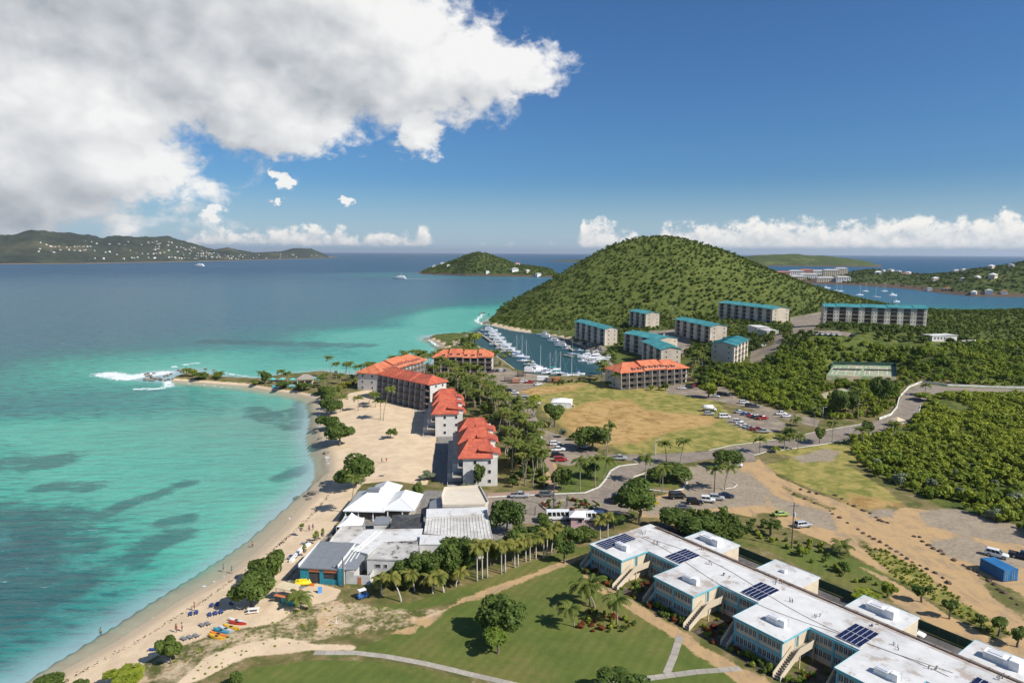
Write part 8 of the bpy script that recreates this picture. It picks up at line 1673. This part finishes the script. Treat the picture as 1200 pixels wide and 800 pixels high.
# people: one skinned body, posed by joint positions
M_SKIN = mat('skin', (.36, .22, .15), .7, .05, 4.0); M_HAIR = mat('hair', (.03, .022, .018), .8)
def person(px, py, pose, colour, label, water=0.0, rz=0.0):
    x, y = G(px, py, .6 if not water else 0); z = max(Z(x, y), 0) - water
    t = thing('person', label, 'person', (x, y, z), rz); v, e, r = [], [], []
    def J(p, par, rad): v.append(p); r.append(rad); i = len(v) - 1; (e.append((par, i)) if par is not None else None); return i
    pel = J((0, 0, .95), None, .135); ch = J((.02, 0, 1.18), pel, .115); sh = J((0, 0, 1.40), ch, .135); nk = J((0, 0, 1.53), sh, .055); hd = J((.02, 0, 1.64), nk, .09); J((.03, 0, 1.74), hd, .075)
    for s in (-1, 1):
        so = J((0, s * .19, 1.42), sh, .062); el = J((-.03 + (.10 if pose == 'wave' and s > 0 else 0), s * .27, 1.14), so, .042); wr = J((.10, s * .25, .92), el, .028); pm = J((.13, s * .25, .85), wr, .032)
        for q in range(4): k = J((.145 - .018 * q + .02, s * .25 + .012 * (q - 1.5), .80 + .006 * abs(q - 1)), pm, .011); J((.15 - .018 * q + .02, s * .25 + .012 * (q - 1.5), .755 + .01 * abs(q - 1)), k, .009)
        k = J((.17, s * .215, .84), pm, .012); J((.185, s * .21, .805), k, .010)
        st = .16 * s if pose == 'walk' else .04 * s; hp = J((0, s * .10, .90), pel, .09); kn = J((st * .7 + .03, s * .11, .50), hp, .062); an = J((st - .02, s * .11, .09), kn, .038); J((st + .14, s * .12, .03), an, .032)
    me = bpy.data.meshes.new('body'); me.from_pydata(v, e, []); o = add('body', me, t); md = o.modifiers.new('skin', 'SKIN')
    for i, sv_ in enumerate(me.skin_vertices[0].data): sv_.radius = (r[i], r[i]); sv_.use_root = (i == 0)
    o.modifiers.new('sub', 'SUBSURF').levels = 1; me.materials.append(M_SKIN)
    ring = lambda z_, a, b, n=10: [(a * math.cos(6.2832 * k / n) + .01, b * math.sin(6.2832 * k / n), z_) for k in range(n)]
    cl = mat('cloth_' + colour, dict(red=(.4, .04, .04), blue=(.04, .10, .35), dark=(.03, .03, .035), white=(.7, .7, .7), teal=(.05, .35, .35), purple=(.25, .1, .4))[colour], .8)
    MB().loft([ring(.74, .13, .20), ring(.95, .155, .20), ring(1.05, .14, .175)], cap=False).build('shorts', cl, t, True)
    if pose != 'swim' and colour not in ('dark',): MB().loft([ring(1.05, .14, .18), ring(1.25, .135, .19), ring(1.46, .12, .21)], cap=False).build('shirt', cl, t, True)
    MB().loft([ring(1.64, .105, .10), ring(1.74, .115, .108), ring(1.83, .08, .075), ring(1.855, .02, .02)]).build('hair', M_HAIR, t, True)
    if pose == 'lie': t.rotation_euler = (R(-88), 0, rz); t.location.z += .25
    if pose == 'swim': t.location.z = -1.2
    return t
for a in [(296, 640, 'stand', 'dark', 'dark-clad person standing in the shallows off the kiosk trees', .45), (262, 669, 'walk', 'blue', 'person in blue wading along the edge, left of another', .15), (272, 672, 'walk', 'teal', 'person in teal wading along the edge, nearer the trees', .1), (117.6, 735, 'swim', 'dark', 'swimmer with head and shoulders out of the water', 0.0), (362.5, 623, 'stand', 'dark', 'dark-clad person standing on sand, left of a pair'), (367, 622, 'stand', 'purple', 'person in purple standing on sand, right of a pair'),
          (447.5, 545, 'walk', 'dark', 'dark-clad person walking on the wide sand, left of two'), (453, 545, 'walk', 'red', 'person in red walking on the wide sand, right of two'), (207, 742, 'stand', 'red', 'person in red standing beside the sea-grape shrub'), (213.5, 741, 'stand', 'dark', 'dark-clad person beside the one in red at the shrub'), (228, 715, 'stand', 'red', 'person in red beside blue loungers at the waterline'), (378, 690, 'stand', 'white', 'person in white in front of the teal-fronted shop')]:
    person(*a, rz=random.uniform(0, 6)) if len(a) < 6 else person(*a[:5], water=a[5], rz=random.uniform(0, 6))
# line of seaweed along the sand
mw_ = MB(); z1 = lambda a, b: (a / 3.3333, 560 + b / 3.3333); z2 = lambda a, b: (300 + a / 4, 540 + b / 4)
ln = [Vector((*G(*p, .7), 0)) for p in [z1(230, 800), z1(290, 765), z1(440, 680), z1(540, 630), z1(620, 580), z1(690, 535), z1(800, 470), z1(870, 420), z1(940, 365), z1(1050, 290), z1(1130, 220), z2(100, 395), z2(190, 315), z2(250, 260), z2(300, 205), z2(340, 155)]]
for a, b in zip(ln, ln[1:]):
    n = int((b - a).length * 9)
    for k in range(n):
        if random.random() < .35: continue
        c = a.lerp(b, random.random()) + Vector((random.gauss(0, .28), random.gauss(0, .28), 0)); z = Z(c.x, c.y) + .03; s = random.uniform(.06, .26); u = random.uniform(0, 3.1); d1, d2 = Vector((math.cos(u), math.sin(u), 0)) * s, Vector((-math.sin(u), math.cos(u), 0)) * s * .5
        mw_.face([c - d1 + Vector((0, 0, z)), c - d2 + Vector((0, 0, z + s * .3)), c + d1 + Vector((0, 0, z)), c + d2 + Vector((0, 0, z + s * .2))])
stuff(mw_.build('seaweed', mat('dry_seaweed', (.06, .045, .03), .95, .3, 2.0)), 'broken dark line of washed-up seaweed along the sand', 'seaweed')

# ------------------------------------------------------------------ sea air
hb = MB().box(-62000, 62000, -62000, 62000, -6, 320); m = bpy.data.materials.new('sea_air'); m.use_nodes = True; nt = m.node_tree; nt.nodes.clear()
out = nt.nodes.new('ShaderNodeOutputMaterial'); pv_ = nt.nodes.new('ShaderNodeVolumePrincipled'); pv_.inputs['Color'].default_value = (.78, .86, 1, 1); pv_.inputs['Density'].default_value = 0.000026; pv_.inputs['Anisotropy'].default_value = 0.3
nt.links.new(pv_.outputs[0], out.inputs['Volume']); stuff(hb.build('haze', m), 'thin pale sea haze softening the far shores')
